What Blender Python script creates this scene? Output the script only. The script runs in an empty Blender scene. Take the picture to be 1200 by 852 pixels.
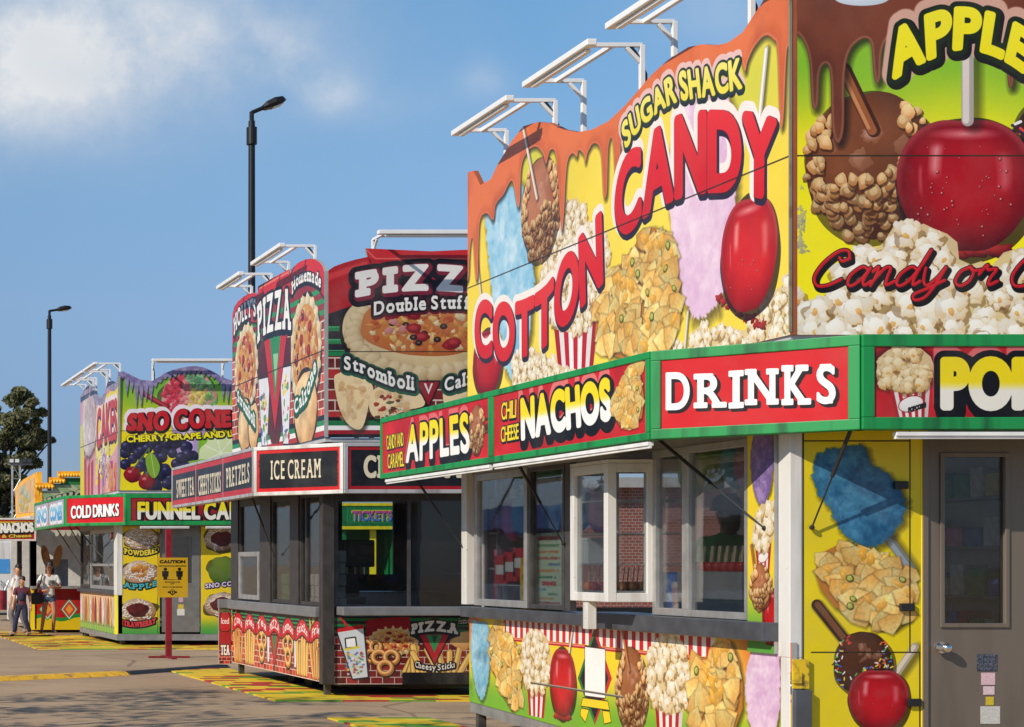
import bpy, bmesh, math, random
import numpy as np
from mathutils import Vector, Matrix
R = math.radians

# ------------------------------------------------------------------ camera, sky, sun, exposure
scene = bpy.context.scene
col = scene.collection
F, PX, PY, EYE = 2093.0, -240.0, 662.0, 1.75      # focal length and principal point in photo pixels, eye height in metres
cam_d = bpy.data.cameras.new('camera')
cam_d.sensor_width = 36.0
cam_d.lens = F / 1200.0 * 36.0
cam_d.shift_x = (600.0 - PX) / 1200.0
cam_d.shift_y = (PY - 426.0) / 1200.0
cam_d.clip_start = 0.1
cam_d.clip_end = 6000.0
cam = bpy.data.objects.new('camera', cam_d)
cam.location = (0, 0, EYE)
cam.rotation_euler = (R(90), 0, 0)
col.objects.link(cam)
scene.camera = cam

SUN_EL, SUN_AZ = 33.0, 29.0          # sun stands to the left (-X) and a little behind the camera (-Y)
sd = Vector((math.cos(R(SUN_EL)) * math.cos(R(SUN_AZ)), math.cos(R(SUN_EL)) * math.sin(R(SUN_AZ)), -math.sin(R(SUN_EL))))
sun_d = bpy.data.lights.new('sun', 'SUN')
sun_d.energy = 4.4
sun_d.angle = R(0.5)
sun_d.color = (1.0, 0.90, 0.76)
sun = bpy.data.objects.new('sun', sun_d)
sun.rotation_euler = sd.to_track_quat('-Z', 'Y').to_euler()
sun.location = (-30, -20, 40)
col.objects.link(sun)

world = bpy.data.worlds.new('World')
scene.world = world
world.use_nodes = True
def build_world():
    nt = world.node_tree
    nt.nodes.clear()
    N = nt.nodes.new
    L = nt.links.new
    out = N('ShaderNodeOutputWorld')
    bg = N('ShaderNodeBackground')
    sky = N('ShaderNodeTexSky')
    sky.sky_type = 'NISHITA'
    sky.sun_disc = False
    sky.sun_elevation = R(SUN_EL)
    sky.sun_rotation = math.atan2(-sd.x, -sd.y)     # clockwise from +Y
    sky.altitude = 3000
    sky.air_density = 2.0
    sky.dust_density = 0.0
    sky.ozone_density = 6.0
    bg.inputs['Strength'].default_value = 0.112
    # clouds: noise on the sky direction projected to a flat layer
    tc = N('ShaderNodeTexCoord')
    sx = N('ShaderNodeSeparateXYZ')
    L(tc.outputs['Generated'], sx.inputs[0])
    def math_(op, a, b=None, c=None):
        m = N('ShaderNodeMath'); m.operation = op
        for i, v in enumerate((a, b, c)):
            if v is None: continue
            if isinstance(v, (int, float)): m.inputs[i].default_value = v
            else: L(v, m.inputs[i])
        return m.outputs[0]
    # tangent-plane coordinates of the view direction towards +Y
    yy = math_('MAXIMUM', sx.outputs['Y'], 0.02)
    tx = math_('DIVIDE', sx.outputs['X'], yy)
    tz = math_('DIVIDE', sx.outputs['Z'], yy)
    cmb = N('ShaderNodeCombineXYZ')
    L(tx, cmb.inputs[0]); L(tz, cmb.inputs[1])
    nz = N('ShaderNodeTexNoise'); nz.inputs['Scale'].default_value = 9.0; nz.inputs['Detail'].default_value = 9.0; nz.inputs['Roughness'].default_value = 0.62
    L(cmb.outputs[0], nz.inputs['Vector'])
    def bank(px, py, rx, ry, amount):
        cx = (px - PX) / F; cz = (PY - py) / F
        dx = math_('DIVIDE', math_('SUBTRACT', tx, cx), rx / F)
        dz = math_('DIVIDE', math_('SUBTRACT', tz, cz), ry / F)
        r2 = math_('ADD', math_('MULTIPLY', dx, dx), math_('MULTIPLY', dz, dz))
        return math_('MULTIPLY', math_('EXPONENT', math_('MULTIPLY', r2, -1.0)), amount)
    banks = None
    for b in ((66, 72, 78, 48, 0.26), (60, 95, 230, 85, 0.40), (190, 10, 280, 75, 0.40), (250, 85, 130, 60, 0.16), (40, 150, 200, 50, 0.14), (-160, 40, 300, 140, 0.45),
              (385, 110, 36, 28, 0.36), (335, 55, 40, 34, 0.28), (430, 120, 110, 40, 0.18), (572, 95, 34, 26, 0.30), (840, 10, 120, 60, 0.25), (190, 60, 120, 50, 0.2)):
        o = bank(*b)
        banks = o if banks is None else math_('ADD', banks, o)
    dens = math_('MULTIPLY', banks, math_('MAXIMUM', math_('MULTIPLY_ADD', nz.outputs[0], 2.5, -0.45), 0.0))
    dens = math_('MINIMUM', dens, 0.88)
    # light top, greyer foot
    nz2 = N('ShaderNodeTexNoise'); nz2.inputs['Scale'].default_value = 6.0; nz2.inputs['Detail'].default_value = 4.0
    L(cmb.outputs[0], nz2.inputs['Vector'])
    ramp = N('ShaderNodeMix'); ramp.data_type = 'RGBA'
    ramp.inputs['A'].default_value = (4.3, 4.9, 6.0, 1)
    ramp.inputs['B'].default_value = (7.6, 7.6, 7.5, 1)
    L(math_('MINIMUM', math_('MULTIPLY', math_('MULTIPLY', dens, 1.25), math_('MULTIPLY_ADD', nz2.outputs[0], 2.2, -0.1)), 1.0), ramp.inputs['Factor'])
    tint = N('ShaderNodeMix'); tint.data_type = 'RGBA'; tint.blend_type = 'MULTIPLY'
    tint.inputs['Factor'].default_value = 1.0
    # thin summer haze: the sky deepens slightly towards the horizon instead of whitening
    hz = N('ShaderNodeValToRGB'); e = hz.color_ramp.elements
    e[0].position = 0.03; e[0].color = (0.42, 0.50, 0.82, 1); e[1].position = 0.30; e[1].color = (0.80, 1.02, 1.08, 1)
    for pos, c in ((0.067, (0.47, 0.55, 0.87)), (0.144, (0.76, 0.77, 0.93)), (0.206, (0.87, 0.92, 1.0))):
        q = e.new(pos); q.color = (*c, 1)
    L(sx.outputs['Z'], hz.inputs[0]); L(hz.outputs[0], tint.inputs['B'])
    L(sky.outputs[0], tint.inputs['A'])
    mix = N('ShaderNodeMix'); mix.data_type = 'RGBA'
    L(dens, mix.inputs['Factor'])
    L(tint.outputs['Result'], mix.inputs['A'])
    L(ramp.outputs['Result'], mix.inputs['B'])
    L(mix.outputs['Result'], bg.inputs['Color'])
    L(bg.outputs[0], out.inputs['Surface'])
build_world()

vs = scene.view_settings
vs.view_transform = 'Standard'
vs.look = 'None'
vs.exposure = 0.0
vs.gamma = 1.0
vs.use_curve_mapping = False
scene.render.engine = 'CYCLES'
scene.cycles.max_bounces = 8
scene.cycles.transparent_max_bounces = 24
scene.cycles.sample_clamp_indirect = 6.0
scene.cycles.use_denoising = True

# ------------------------------------------------------------------ helpers: things, parts, meshes
def srgb(r, g=None, b=None):
    """0-255 display colour -> linear"""
    if g is None: r, g, b = r
    def c(v):
        v /= 255.0
        return v / 12.92 if v <= 0.04045 else ((v + 0.055) / 1.055) ** 2.4
    return (c(r), c(g), c(b))

MATS = {}
def mat(name, color, rough=0.5, metal=0.0, vary=0.12, scale=6.0, bump=0.0, bump_scale=40.0, spec=0.5, dirt=None, streak=False):
    """Principled surface whose colour wanders a little with object-space noise."""
    if name in MATS: return MATS[name]
    m = bpy.data.materials.new(name); m.use_nodes = True
    nt = m.node_tree; N = nt.nodes.new; L = nt.links.new
    p = nt.nodes['Principled BSDF']
    p.inputs['Roughness'].default_value = rough
    p.inputs['Metallic'].default_value = metal
    p.inputs['Specular IOR Level'].default_value = spec
    tc = N('ShaderNodeTexCoord')
    nz = N('ShaderNodeTexNoise'); nz.inputs['Scale'].default_value = scale; nz.inputs['Detail'].default_value = 6
    vec = tc.outputs['Object']
    if streak:
        mp = N('ShaderNodeMapping'); mp.inputs['Scale'].default_value = (1, 1, 0.13); L(vec, mp.inputs[0]); L(mp.outputs[0], nz.inputs['Vector'])
    else: L(vec, nz.inputs['Vector'])
    mx = N('ShaderNodeMix'); mx.data_type = 'RGBA'
    lo = tuple(c * (1 - vary) for c in color) if dirt is None else dirt
    mx.inputs['A'].default_value = (*lo, 1)
    mx.inputs['B'].default_value = (*[min(1, c * (1 + vary)) for c in color], 1)
    mr = N('ShaderNodeMapRange'); mr.inputs['From Min'].default_value = 0.3; mr.inputs['From Max'].default_value = 0.7 if dirt is None else 0.5
    L(nz.outputs[0], mr.inputs['Value'])
    L(mr.outputs[0], mx.inputs['Factor'])
    if streak:      # chips and scuffs down to the primer
        n3 = N('ShaderNodeTexNoise'); n3.inputs['Scale'].default_value = 26; n3.inputs['Detail'].default_value = 5; n3.inputs['Roughness'].default_value = 0.7
        L(tc.outputs['Object'], n3.inputs['Vector'])
        m3 = N('ShaderNodeMapRange'); m3.inputs['From Min'].default_value = 0.66; m3.inputs['From Max'].default_value = 0.70; m3.inputs['To Max'].default_value = 0.7; L(n3.outputs[0], m3.inputs['Value'])
        c3 = N('ShaderNodeMix'); c3.data_type = 'RGBA'; c3.inputs['B'].default_value = (0.20, 0.15, 0.11, 1); L(m3.outputs[0], c3.inputs['Factor']); L(mx.outputs['Result'], c3.inputs['A'])
        L(c3.outputs['Result'], p.inputs['Base Color'])
    else: L(mx.outputs['Result'], p.inputs['Base Color'])
    rr = N('ShaderNodeMapRange'); rr.inputs['To Min'].default_value = rough * 0.8; rr.inputs['To Max'].default_value = min(1, rough * 1.2)
    L(nz.outputs[0], rr.inputs['Value']); L(rr.outputs[0], p.inputs['Roughness'])
    if bump:
        n2 = N('ShaderNodeTexNoise'); n2.inputs['Scale'].default_value = bump_scale; n2.inputs['Detail'].default_value = 4
        L(tc.outputs['Object'], n2.inputs['Vector'])
        bp = N('ShaderNodeBump'); bp.inputs['Strength'].default_value = bump; bp.inputs['Distance'].default_value = 0.02
        L(n2.outputs[0], bp.inputs['Height']); L(bp.outputs[0], p.inputs['Normal'])
    MATS[name] = m
    return m

def glass_mat(name, tint=(0.9, 0.95, 0.95), refl=1.0, dust=0.04):
    if name in MATS: return MATS[name]
    m = bpy.data.materials.new(name); m.use_nodes = True
    nt = m.node_tree; N = nt.nodes.new; L = nt.links.new
    nt.nodes.remove(nt.nodes['Principled BSDF'])
    out = nt.nodes['Material Output']
    tr = N('ShaderNodeBsdfTransparent'); tr.inputs[0].default_value = (*tint, 1)
    gl = N('ShaderNodeBsdfGlossy'); gl.inputs['Roughness'].default_value = 0.02
    df = N('ShaderNodeBsdfDiffuse'); df.inputs[0].default_value = (0.5, 0.5, 0.48, 1)
    fr = N('ShaderNodeFresnel'); fr.inputs['IOR'].default_value = 1.52
    mu = N('ShaderNodeMath'); mu.operation = 'MULTIPLY_ADD'; mu.inputs[1].default_value = refl; mu.inputs[2].default_value = 0.03 * refl
    L(fr.outputs[0], mu.inputs[0])
    tc = N('ShaderNodeTexCoord')
    nz = N('ShaderNodeTexNoise'); nz.inputs['Scale'].default_value = 1.3; nz.inputs['Detail'].default_value = 2
    L(tc.outputs['Object'], nz.inputs['Vector'])
    bp = N('ShaderNodeBump'); bp.inputs['Strength'].default_value = 0.06; bp.inputs['Distance'].default_value = 0.05
    L(nz.outputs[0], bp.inputs['Height']); L(bp.outputs[0], gl.inputs['Normal'])
    m1 = N('ShaderNodeMixShader'); m2 = N('ShaderNodeMixShader')
    n3 = N('ShaderNodeTexNoise'); n3.inputs['Scale'].default_value = 5; n3.inputs['Detail'].default_value = 6
    L(tc.outputs['Object'], n3.inputs['Vector'])
    d = N('ShaderNodeMath'); d.operation = 'MULTIPLY'; d.inputs[1].default_value = dust * 2
    L(n3.outputs[0], d.inputs[0]); L(d.outputs[0], m1.inputs[0])
    L(tr.outputs[0], m1.inputs[1]); L(df.outputs[0], m1.inputs[2])
    L(mu.outputs[0], m2.inputs[0]); L(m1.outputs[0], m2.inputs[1]); L(gl.outputs[0], m2.inputs[2])
    L(m2.outputs[0], out.inputs['Surface'])
    MATS[name] = m
    return m

ORIG = {}
def thing(name, label, cat, loc, group=None):
    o = bpy.data.objects.new(name, None); o.empty_display_size = 0.2
    o.location = loc; o['label'] = label; o['category'] = cat
    if group: o['group'] = group
    col.objects.link(o); ORIG[o] = Vector(loc)
    return o
def tag(o, label, cat, group=None):
    o['label'] = label; o['category'] = cat
    if group: o['group'] = group
    return o

class MB:
    """collects faces in world coordinates; build() links them as ONE mesh object under a parent"""
    def __init__(s): s.v = []; s.f = []; s.m = []; s.uv = {}
    def add(s, vs_, fs, mi=0):
        b = len(s.v); s.v += [tuple(p) for p in vs_]
        for f in fs: s.f.append(tuple(b + i for i in f)); s.m.append(mi)
        return s
    def box(s, x0, x1, y0, y1, z0, z1, mi=0):
        if x0 > x1: x0, x1 = x1, x0
        if y0 > y1: y0, y1 = y1, y0
        if z0 > z1: z0, z1 = z1, z0
        vs_ = [(x0,y0,z0),(x1,y0,z0),(x1,y1,z0),(x0,y1,z0),(x0,y0,z1),(x1,y0,z1),(x1,y1,z1),(x0,y1,z1)]
        return s.add(vs_, [(3,2,1,0),(4,5,6,7),(0,1,5,4),(1,2,6,5),(2,3,7,6),(3,0,4,7)], mi)
    def bar(s, p0, p1, w, h=None, up=(0,0,1), mi=0):
        h = w if h is None else h
        p0 = Vector(p0); p1 = Vector(p1); d = (p1 - p0).normalized(); up = Vector(up)
        if abs(d.dot(up)) > 0.98: up = Vector((1,0,0)) if abs(d.x) < 0.9 else Vector((0,1,0))
        a = d.cross(up).normalized() * w / 2; b = a.cross(d).normalized() * h / 2
        vs_ = [p + q for p in (p0, p1) for q in (-a-b, a-b, a+b, -a+b)]
        return s.add(vs_, [(3,2,1,0),(4,5,6,7),(0,1,5,4),(1,2,6,5),(2,3,7,6),(3,0,4,7)], mi)
    def tube(s, p0, p1, r0, r1=None, n=12, mi=0, caps=True):
        r1 = r0 if r1 is None else r1
        p0 = Vector(p0); p1 = Vector(p1); d = (p1 - p0).normalized()
        up = Vector((0,0,1)) if abs(d.z) < 0.95 else Vector((1,0,0))
        a = d.cross(up).normalized(); b = a.cross(d)
        vs_ = []
        for p, r in ((p0, r0), (p1, r1)):
            for i in range(n):
                t = 2*math.pi*i/n; vs_.append(p + a*math.cos(t)*r + b*math.sin(t)*r)
        fs = [(i, (i+1)%n, n+(i+1)%n, n+i) for i in range(n)]
        if caps: fs += [tuple(range(n-1,-1,-1)), tuple(range(n, 2*n))]
        return s.add(vs_, fs, mi)
    def path(s, pts, r, n=8, mi=0):
        for a, b in zip(pts[:-1], pts[1:]): s.tube(a, b, r, r, n, mi)
        return s
    def lathe(s, c, prof, n=16, mi=0):
        """prof: list of (radius, z) from bottom to top around a vertical axis at c"""
        c = Vector(c); vs_ = []
        for r, z in prof:
            for i in range(n):
                t = 2*math.pi*i/n; vs_.append((c.x+math.cos(t)*r, c.y+math.sin(t)*r, c.z+z))
        fs = []
        for k in range(len(prof)-1):
            for i in range(n): fs.append((k*n+i, k*n+(i+1)%n, (k+1)*n+(i+1)%n, (k+1)*n+i))
        fs += [tuple(range(n-1,-1,-1)), tuple(range((len(prof)-1)*n, len(prof)*n))]
        return s.add(vs_, fs, mi)
    def ball(s, c, r, n=12, sq=(1,1,1), mi=0):
        c = Vector(c); vs_ = [c + Vector((0,0,-r*sq[2]))]; k = n//2
        for j in range(1, k):
            t = math.pi*j/k
            for i in range(n):
                a = 2*math.pi*i/n
                vs_.append(c + Vector((math.cos(a)*math.sin(t)*r*sq[0], math.sin(a)*math.sin(t)*r*sq[1], -math.cos(t)*r*sq[2])))
        vs_.append(c + Vector((0,0,r*sq[2]))); e = len(vs_)-1
        fs = [(0, 1+(i+1)%n, 1+i) for i in range(n)]
        for j in range(k-2):
            for i in range(n): fs.append((1+j*n+i, 1+j*n+(i+1)%n, 1+(j+1)*n+(i+1)%n, 1+(j+1)*n+i))
        fs += [(e, 1+(k-2)*n+i, 1+(k-2)*n+(i+1)%n) for i in range(n)]
        return s.add(vs_, fs, mi)
    def prism(s, pts, d, mi_front=0, mi_side=1):
        """pts: closed 3-D outline of the front face; d: vector to the back"""
        n = len(pts); d = Vector(d); pts = [Vector(p) for p in pts]
        b = len(s.v)
        s.v += [tuple(p) for p in pts] + [tuple(p + d) for p in pts]
        s.f.append(tuple(b + i for i in range(n))); s.m.append(mi_front)
        s.f.append(tuple(b + n + i for i in range(n-1, -1, -1))); s.m.append(mi_side)
        for i in range(n):
            j = (i+1) % n
            s.f.append((b+j, b+i, b+n+i, b+n+j)); s.m.append(mi_side)
        return s
    def build(s, name, mats, parent=None, bevel=0.0, smooth=False, uvf=None):
        me = bpy.data.meshes.new(name)
        off = ORIG.get(parent, Vector((0,0,0))) if parent else Vector((0,0,0))
        if parent is None: 
            off = Vector((0,0,0))
            if s.v:
                a = np.array(s.v); off = Vector(((a[:,0].min()+a[:,0].max())/2, (a[:,1].min()+a[:,1].max())/2, a[:,2].min()))
        me.from_pydata([(p[0]-off.x, p[1]-off.y, p[2]-off.z) for p in s.v], [], s.f)
        if not isinstance(mats, (list, tuple)): mats = [mats]
        for m in mats: me.materials.append(m)
        me.polygons.foreach_set('material_index', [min(i, len(mats)-1) for i in s.m])
        if smooth:
            me.polygons.foreach_set('use_smooth', [True]*len(s.f))
            me.set_sharp_from_angle(angle=R(40))
        if uvf:
            uv = me.uv_layers.new(name='UVMap')
            for lp in me.loops:
                uv.data[lp.index].uv = uvf(s.v[lp.vertex_index])
        me.validate(); me.update()
        o = bpy.data.objects.new(name, me); col.objects.link(o)
        if parent is not None:
            o.parent = parent; ORIG[o] = off
        else:
            o.location = off; ORIG[o] = off
        if bevel:
            md = o.modifiers.new('edge', 'BEVEL'); md.width = bevel; md.segments = 2; md.limit_method = 'ANGLE'; md.angle_limit = R(40)
        return o

# planes the booths are built on; m(): photo measurement -> metres on that plane, p(): metres -> world
class Left:
    """wall facing -X at x=c; a grows towards the viewer"""
    def __init__(s, c): s.c = c; s.n = Vector((-1,0,0))
    def m(s, u, v): Y = s.c*F/(u-PX); return (-Y, EYE+(PY-v)*Y/F)
    def p(s, a, z, off=0): return Vector((s.c-off, -a, z))
class Front:
    """wall facing -Y at y=c; a grows to the right"""
    def __init__(s, c): s.c = c; s.n = Vector((0,-1,0))
    def m(s, u, v): return ((u-PX)*s.c/F, EYE+(PY-v)*s.c/F)
    def p(s, a, z, off=0): return Vector((a, s.c-off, z))
Q = math.sqrt(0.5)
class Chamfer:
    """corner face at 45 degrees starting at (x0, y0) and running towards (+X, -Y)"""
    def __init__(s, x0, y0): s.x0 = x0; s.y0 = y0; s.n = Vector((-Q,-Q,0))
    def m(s, u, v):
        t = u-PX; k = (t*s.y0 - F*s.x0)/(F+t); Y = s.y0-k
        return (k/Q, EYE+(PY-v)*Y/F)
    def p(s, a, z, off=0): return Vector((s.x0+a*Q-off*Q, s.y0-a*Q-off*Q, z))
def at(u, v, Y): return Vector(((u-PX)*Y/F, Y, EYE+(PY-v)*Y/F))
def ground_at(u, v): Y = F*EYE/(v-PY); return at(u, v, Y)

# ------------------------------------------------------------------ printed artwork: a small painter (numpy) for the vinyl prints
_gl = {}
def glyph(ch):
    """outline of one character of Blender's own font: segments (n,4), x0, x1, scaled to cap height 1"""
    if ch == ' ': return (np.zeros((0,4)), 0.0, 0.28)
    if ch in _gl: return _gl[ch]
    def raw(c):
        cu = bpy.data.curves.new('glyph', 'FONT'); cu.body = c; cu.fill_mode = 'NONE'; cu.resolution_u = 7
        o = bpy.data.objects.new('glyph', cu); col.objects.link(o)
        dg = bpy.context.evaluated_depsgraph_get(); ev = o.evaluated_get(dg); me = ev.to_mesh()
        v = np.array([q.co[:2] for q in me.vertices], float).reshape(-1, 2)
        e = np.array([q.vertices[:] for q in me.edges], int).reshape(-1, 2)
        s = np.concatenate([v[e[:,0]], v[e[:,1]]], 1) if len(e) else np.zeros((0,4))
        ev.to_mesh_clear(); bpy.data.objects.remove(o); bpy.data.curves.remove(cu)
        return s
    if 'cap' not in _gl:
        q = raw('H'); _gl['cap'] = q[:,[1,3]].max()
    s = raw(ch) / _gl['cap']
    if len(s):
        # orient every contour by its own order: keep as is (non-zero winding below)
        r = (s, s[:,[0,2]].min(), s[:,[0,2]].max())
    else: r = (s, 0.0, 0.28)
    _gl[ch] = r
    return r

def split_segs(s, k):
    if k <= 1 or not len(s): return s
    ln = np.hypot(s[:,0]-s[:,2], s[:,1]-s[:,3]); short = s[ln < 0.16]; s = s[ln >= 0.16]
    t = np.linspace(0, 1, k+1); out = [short]
    for i in range(k):
        a, b = t[i], t[i+1]
        out.append(np.concatenate([s[:,:2]*(1-a)+s[:,2:]*a, s[:,:2]*(1-b)+s[:,2:]*b], 1))
    return np.concatenate(out)
def poly_segs(p):
    p = np.asarray(p, float); return np.concatenate([p, np.roll(p, -1, 0)], 1)
def curve(pts, k=8, closed=False):
    """Catmull-Rom through the points"""
    p = np.asarray(pts, float); n = len(p); out = []
    rng_ = range(n if closed else n-1)
    for i in rng_:
        if closed: a, b, c, d = p[(i-1)%n], p[i], p[(i+1)%n], p[(i+2)%n]
        else: a, b, c, d = p[max(i-1,0)], p[i], p[i+1], p[min(i+2,n-1)]
        for t in np.linspace(0, 1, k, endpoint=False):
            out.append(0.5*((2*b)+(c-a)*t+(2*a-5*b+4*c-d)*t*t+(3*b-a-3*c+d)*t**3))
    if not closed: out.append(p[-1])
    return np.array(out)
def pinside(poly, x, y):
    poly = np.asarray(poly, float); q = np.roll(poly, -1, 0); ins = np.zeros(np.shape(x), bool)
    for (x0, y0), (x1, y1) in zip(poly, q):
        if y0 == y1: continue
        c = ((y0 <= y) != (y1 <= y)) & (x < (x1-x0)*(y-y0)/(y1-y0)+x0); ins ^= c
    return ins
def vnoise(h, w, s, seed):
    rg = np.random.RandomState(seed); gh, gw = int(h/s)+3, int(w/s)+3
    g = rg.rand(gh, gw).astype(np.float32)
    y = np.arange(h)/s; x = np.arange(w)/s
    yi = y.astype(int); xi = x.astype(int); fy = (y-yi)[:,None]; fx = (x-xi)[None,:]
    fy = fy*fy*(3-2*fy); fx = fx*fx*(3-2*fx)
    return (g[yi][:,xi]*(1-fy)*(1-fx)+g[yi+1][:,xi]*fy*(1-fx)+g[yi][:,xi+1]*(1-fy)*fx+g[yi+1][:,xi+1]*fy*fx).astype(np.float32)
def fbm(h, w, s, seed, oct=4):
    a = np.zeros((h, w), np.float32); k = 1.0; t = 0
    for i in range(oct):
        if s < 1.2: break
        a += k*vnoise(h, w, s, seed+i*17); t += k; k *= 0.55; s /= 2
    return a/max(t, 1e-6)
def lerp(a, b, t):
    a = np.asarray(a, float); b = np.asarray(b, float); t = np.asarray(t)
    if t.ndim: t = t[..., None]
    return a*(1-t)+b*t
def sstep(a, b, x): t = np.clip((x-a)/(b-a), 0, 1); return t*t*(3-2*t)

class Cv:
    """canvas on a plane: covers [a0,a1] x [z0,z1] metres, colours 0-255 display values; row 0 is the bottom"""
    def __init__(s, plane, a0, a1, z0, z1, ppm, base=(255,255,255), seed=1, r=1.5):
        s.pl = plane; s.a0, s.a1, s.z0, s.z1, s.k = a0, a1, z0, z1, ppm
        s.r = r; s.W = (a1-a0)*ppm; s.H = (z1-z0)*ppm      # canvas units; the raster is r times finer
        s.im = np.empty((max(8, int(round(s.H*r))), max(8, int(round(s.W*r))), 3), np.float32); s.im[:] = base
        s.rg = np.random.RandomState(seed); s.seed = seed
    def XY(s, sl=None):
        h, w = s.im.shape[:2]; j, i = sl if sl else (slice(0, h), slice(0, w))
        return (np.arange(i.start, i.stop)[None,:]+0.5)/s.r+np.zeros((j.stop-j.start, 1)), (np.arange(j.start, j.stop)[:,None]+0.5)/s.r+np.zeros((1, i.stop-i.start))
    def noise(s, scale, seed, oct=4, shape=None):
        h, w = s.im.shape[:2] if shape is None else shape
        return fbm(h, w, scale*s.r, seed, oct)
    # photo measurement -> canvas units
    def q(s, u, v): a, z = s.pl.m(u, v); return np.array([(a-s.a0)*s.k, (z-s.z0)*s.k])
    def qs(s, pts): return np.array([s.q(u, v) for u, v in pts])
    def sc(s, u, v): 
        c = s.q(u, v); return abs(s.q(u+1, v)[0]-c[0]), abs(s.q(u, v-1)[1]-c[1])
    def box(s, x0, y0, x1, y1, pad=2):
        r = s.r; h, w = s.im.shape[:2]
        i0 = max(0, int(math.floor((x0-pad)*r))); i1 = min(w, int(math.ceil((x1+pad)*r))+1)
        j0 = max(0, int(math.floor((y0-pad)*r))); j1 = min(h, int(math.ceil((y1+pad)*r))+1)
        if i1 <= i0 or j1 <= j0: return None
        return (slice(j0, j1), slice(i0, i1)), (np.arange(i0, i1)[None,:]+0.5)/r, (np.arange(j0, j1)[:,None]+0.5)/r
    def comp(s, sl, al, c):
        r = s.im[sl]; al = np.asarray(al, np.float32)[..., None]
        r += (np.asarray(c, np.float32)-r)*al
    # signed distance (pixels, negative inside) to an outline given as segments
    def sdf(s, segs, pad=3):
        segs = np.asarray(segs, float)
        b = s.box(min(segs[:,0].min(), segs[:,2].min()), min(segs[:,1].min(), segs[:,3].min()), max(segs[:,0].max(), segs[:,2].max()), max(segs[:,1].max(), segs[:,3].max()), pad)
        if b is None: return None
        sl, X, Y = b
        X = X.astype(np.float32); Y = Y.astype(np.float32)
        d2 = np.full((Y.shape[0], X.shape[1]), 1e12, np.float32); wn = np.zeros(d2.shape, np.int16)
        for x0, y0, x1, y1 in segs.astype(np.float32):
            ex, ey = x1-x0, y1-y0; L2 = ex*ex+ey*ey
            if L2 < 1e-9: continue
            px, py = X-x0, Y-y0
            t = np.clip((px*ex+py*ey)/L2, 0, 1)
            np.minimum(d2, (px-ex*t)**2+(py-ey*t)**2, out=d2)
            if y0 != y1:
                cr = (y0 <= Y) != (y1 <= Y)
                if cr.any():
                    xs = x0+(Y-y0)*(ex/ey)
                    hit = cr & (X < xs)
                    wn += hit*(np.int16(1) if y1 > y0 else np.int16(-1))
        d = np.sqrt(d2); d[wn != 0] *= -1
        return sl, d
    def sdf_line(s, pts, pad=3):
        p = np.asarray(pts, float)
        b = s.box(p[:,0].min(), p[:,1].min(), p[:,0].max(), p[:,1].max(), pad)
        if b is None: return None
        sl, X, Y = b
        d2 = np.full((Y.shape[0], X.shape[1]), 1e12, np.float32)
        for (x0, y0), (x1, y1) in zip(p[:-1], p[1:]):
            ex, ey = x1-x0, y1-y0; L2 = max(ex*ex+ey*ey, 1e-9)
            t = np.clip(((X-x0)*ex+(Y-y0)*ey)/L2, 0, 1)
            np.minimum(d2, (X-x0-ex*t)**2+(Y-y0-ey*t)**2, out=d2)
        return sl, np.sqrt(d2)
    def fill(s, pts, c, op=1.0, grow=0, feather=0, shadow=None, outline=None):
        """polygon in canvas px; shadow=(dx,dy,blur,op); outline=(width,colour)"""
        sg = poly_segs(pts)
        if shadow:
            dx, dy, bl, o = shadow
            r = s.sdf(sg+np.array([dx,dy,dx,dy]), pad=bl+2)
            if r: s.comp(r[0], o*np.clip(0.5-(r[1]-bl*0.3)/bl, 0, 1), (25,18,10))
        r = s.sdf(sg, pad=3+grow+feather+(outline[0] if outline else 0))
        if not r: return None
        sl, d = r
        if outline: s.comp(sl, np.clip(0.5-(d-outline[0])*s.r, 0, 1), outline[1])
        al = np.clip(0.5-(d-grow)/max(1.0/s.r, feather), 0, 1)*op
        if callable(c): c = c(sl, d)
        s.comp(sl, al, c)
        return r
    def line(s, pts, w, c, op=1.0, shadow=None):
        if shadow:
            dx, dy, bl, o = shadow
            r = s.sdf_line(np.asarray(pts)+np.array([dx,dy]), pad=w+bl+2)
            if r: s.comp(r[0], o*np.clip(0.5-(r[1]-w/2-bl*0.3)/bl, 0, 1), (25,18,10))
        r = s.sdf_line(pts, pad=w/2+2)
        if r:
            s.comp(r[0], np.clip(0.5-(r[1]-w/2)*s.r, 0, 1)*op, c(r[0], r[1]) if callable(c) else c)
    def grad(s, sl, c0, c1, y0, y1):
        y = s.XY(sl)[1]
        return lerp(c0, c1, np.clip((y-y0)/(y1-y0), 0, 1))
    def lump(s, x, y, rx, ry, hi, lo, rot=0.0, wob=0.08, op=1.0, lx=-0.45, ly=0.65, rim=0.35, seed=None, grain=0.0):
        """rounded lump lit in the print from the upper left"""
        m = max(rx, ry)*1.3
        b = s.box(x-m, y-m, x+m, y+m)
        if b is None: return
        sl, X, Y = b
        dx, dy = X-x, Y-y; c, n = math.cos(rot), math.sin(rot)
        p, q_ = (dx*c+dy*n)/rx, (-dx*n+dy*c)/ry
        r = np.sqrt(p*p+q_*q_)
        if wob:
            th = np.arctan2(q_, p); f = s.rg.rand(3)*6.28
            r = r/(1+wob*(np.sin(3*th+f[0])+0.7*np.sin(5*th+f[1])+0.5*np.sin(8*th+f[2])))
        al = np.clip((1-r)*min(rx, ry)*s.r+0.5, 0, 1)*op
        sh = np.clip(0.55+0.5*(dx/rx*lx+dy/ry*ly)-rim*np.clip(r,0,1)**4, 0, 1)
        cl = lerp(lo, hi, sh)
        if grain:
            cl = cl*(1+grain*(s.noise(max(3, m/3), int(s.rg.randint(9999)), 4, al.shape)[...,None]-0.5))
        s.comp(sl, al, cl)
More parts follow.
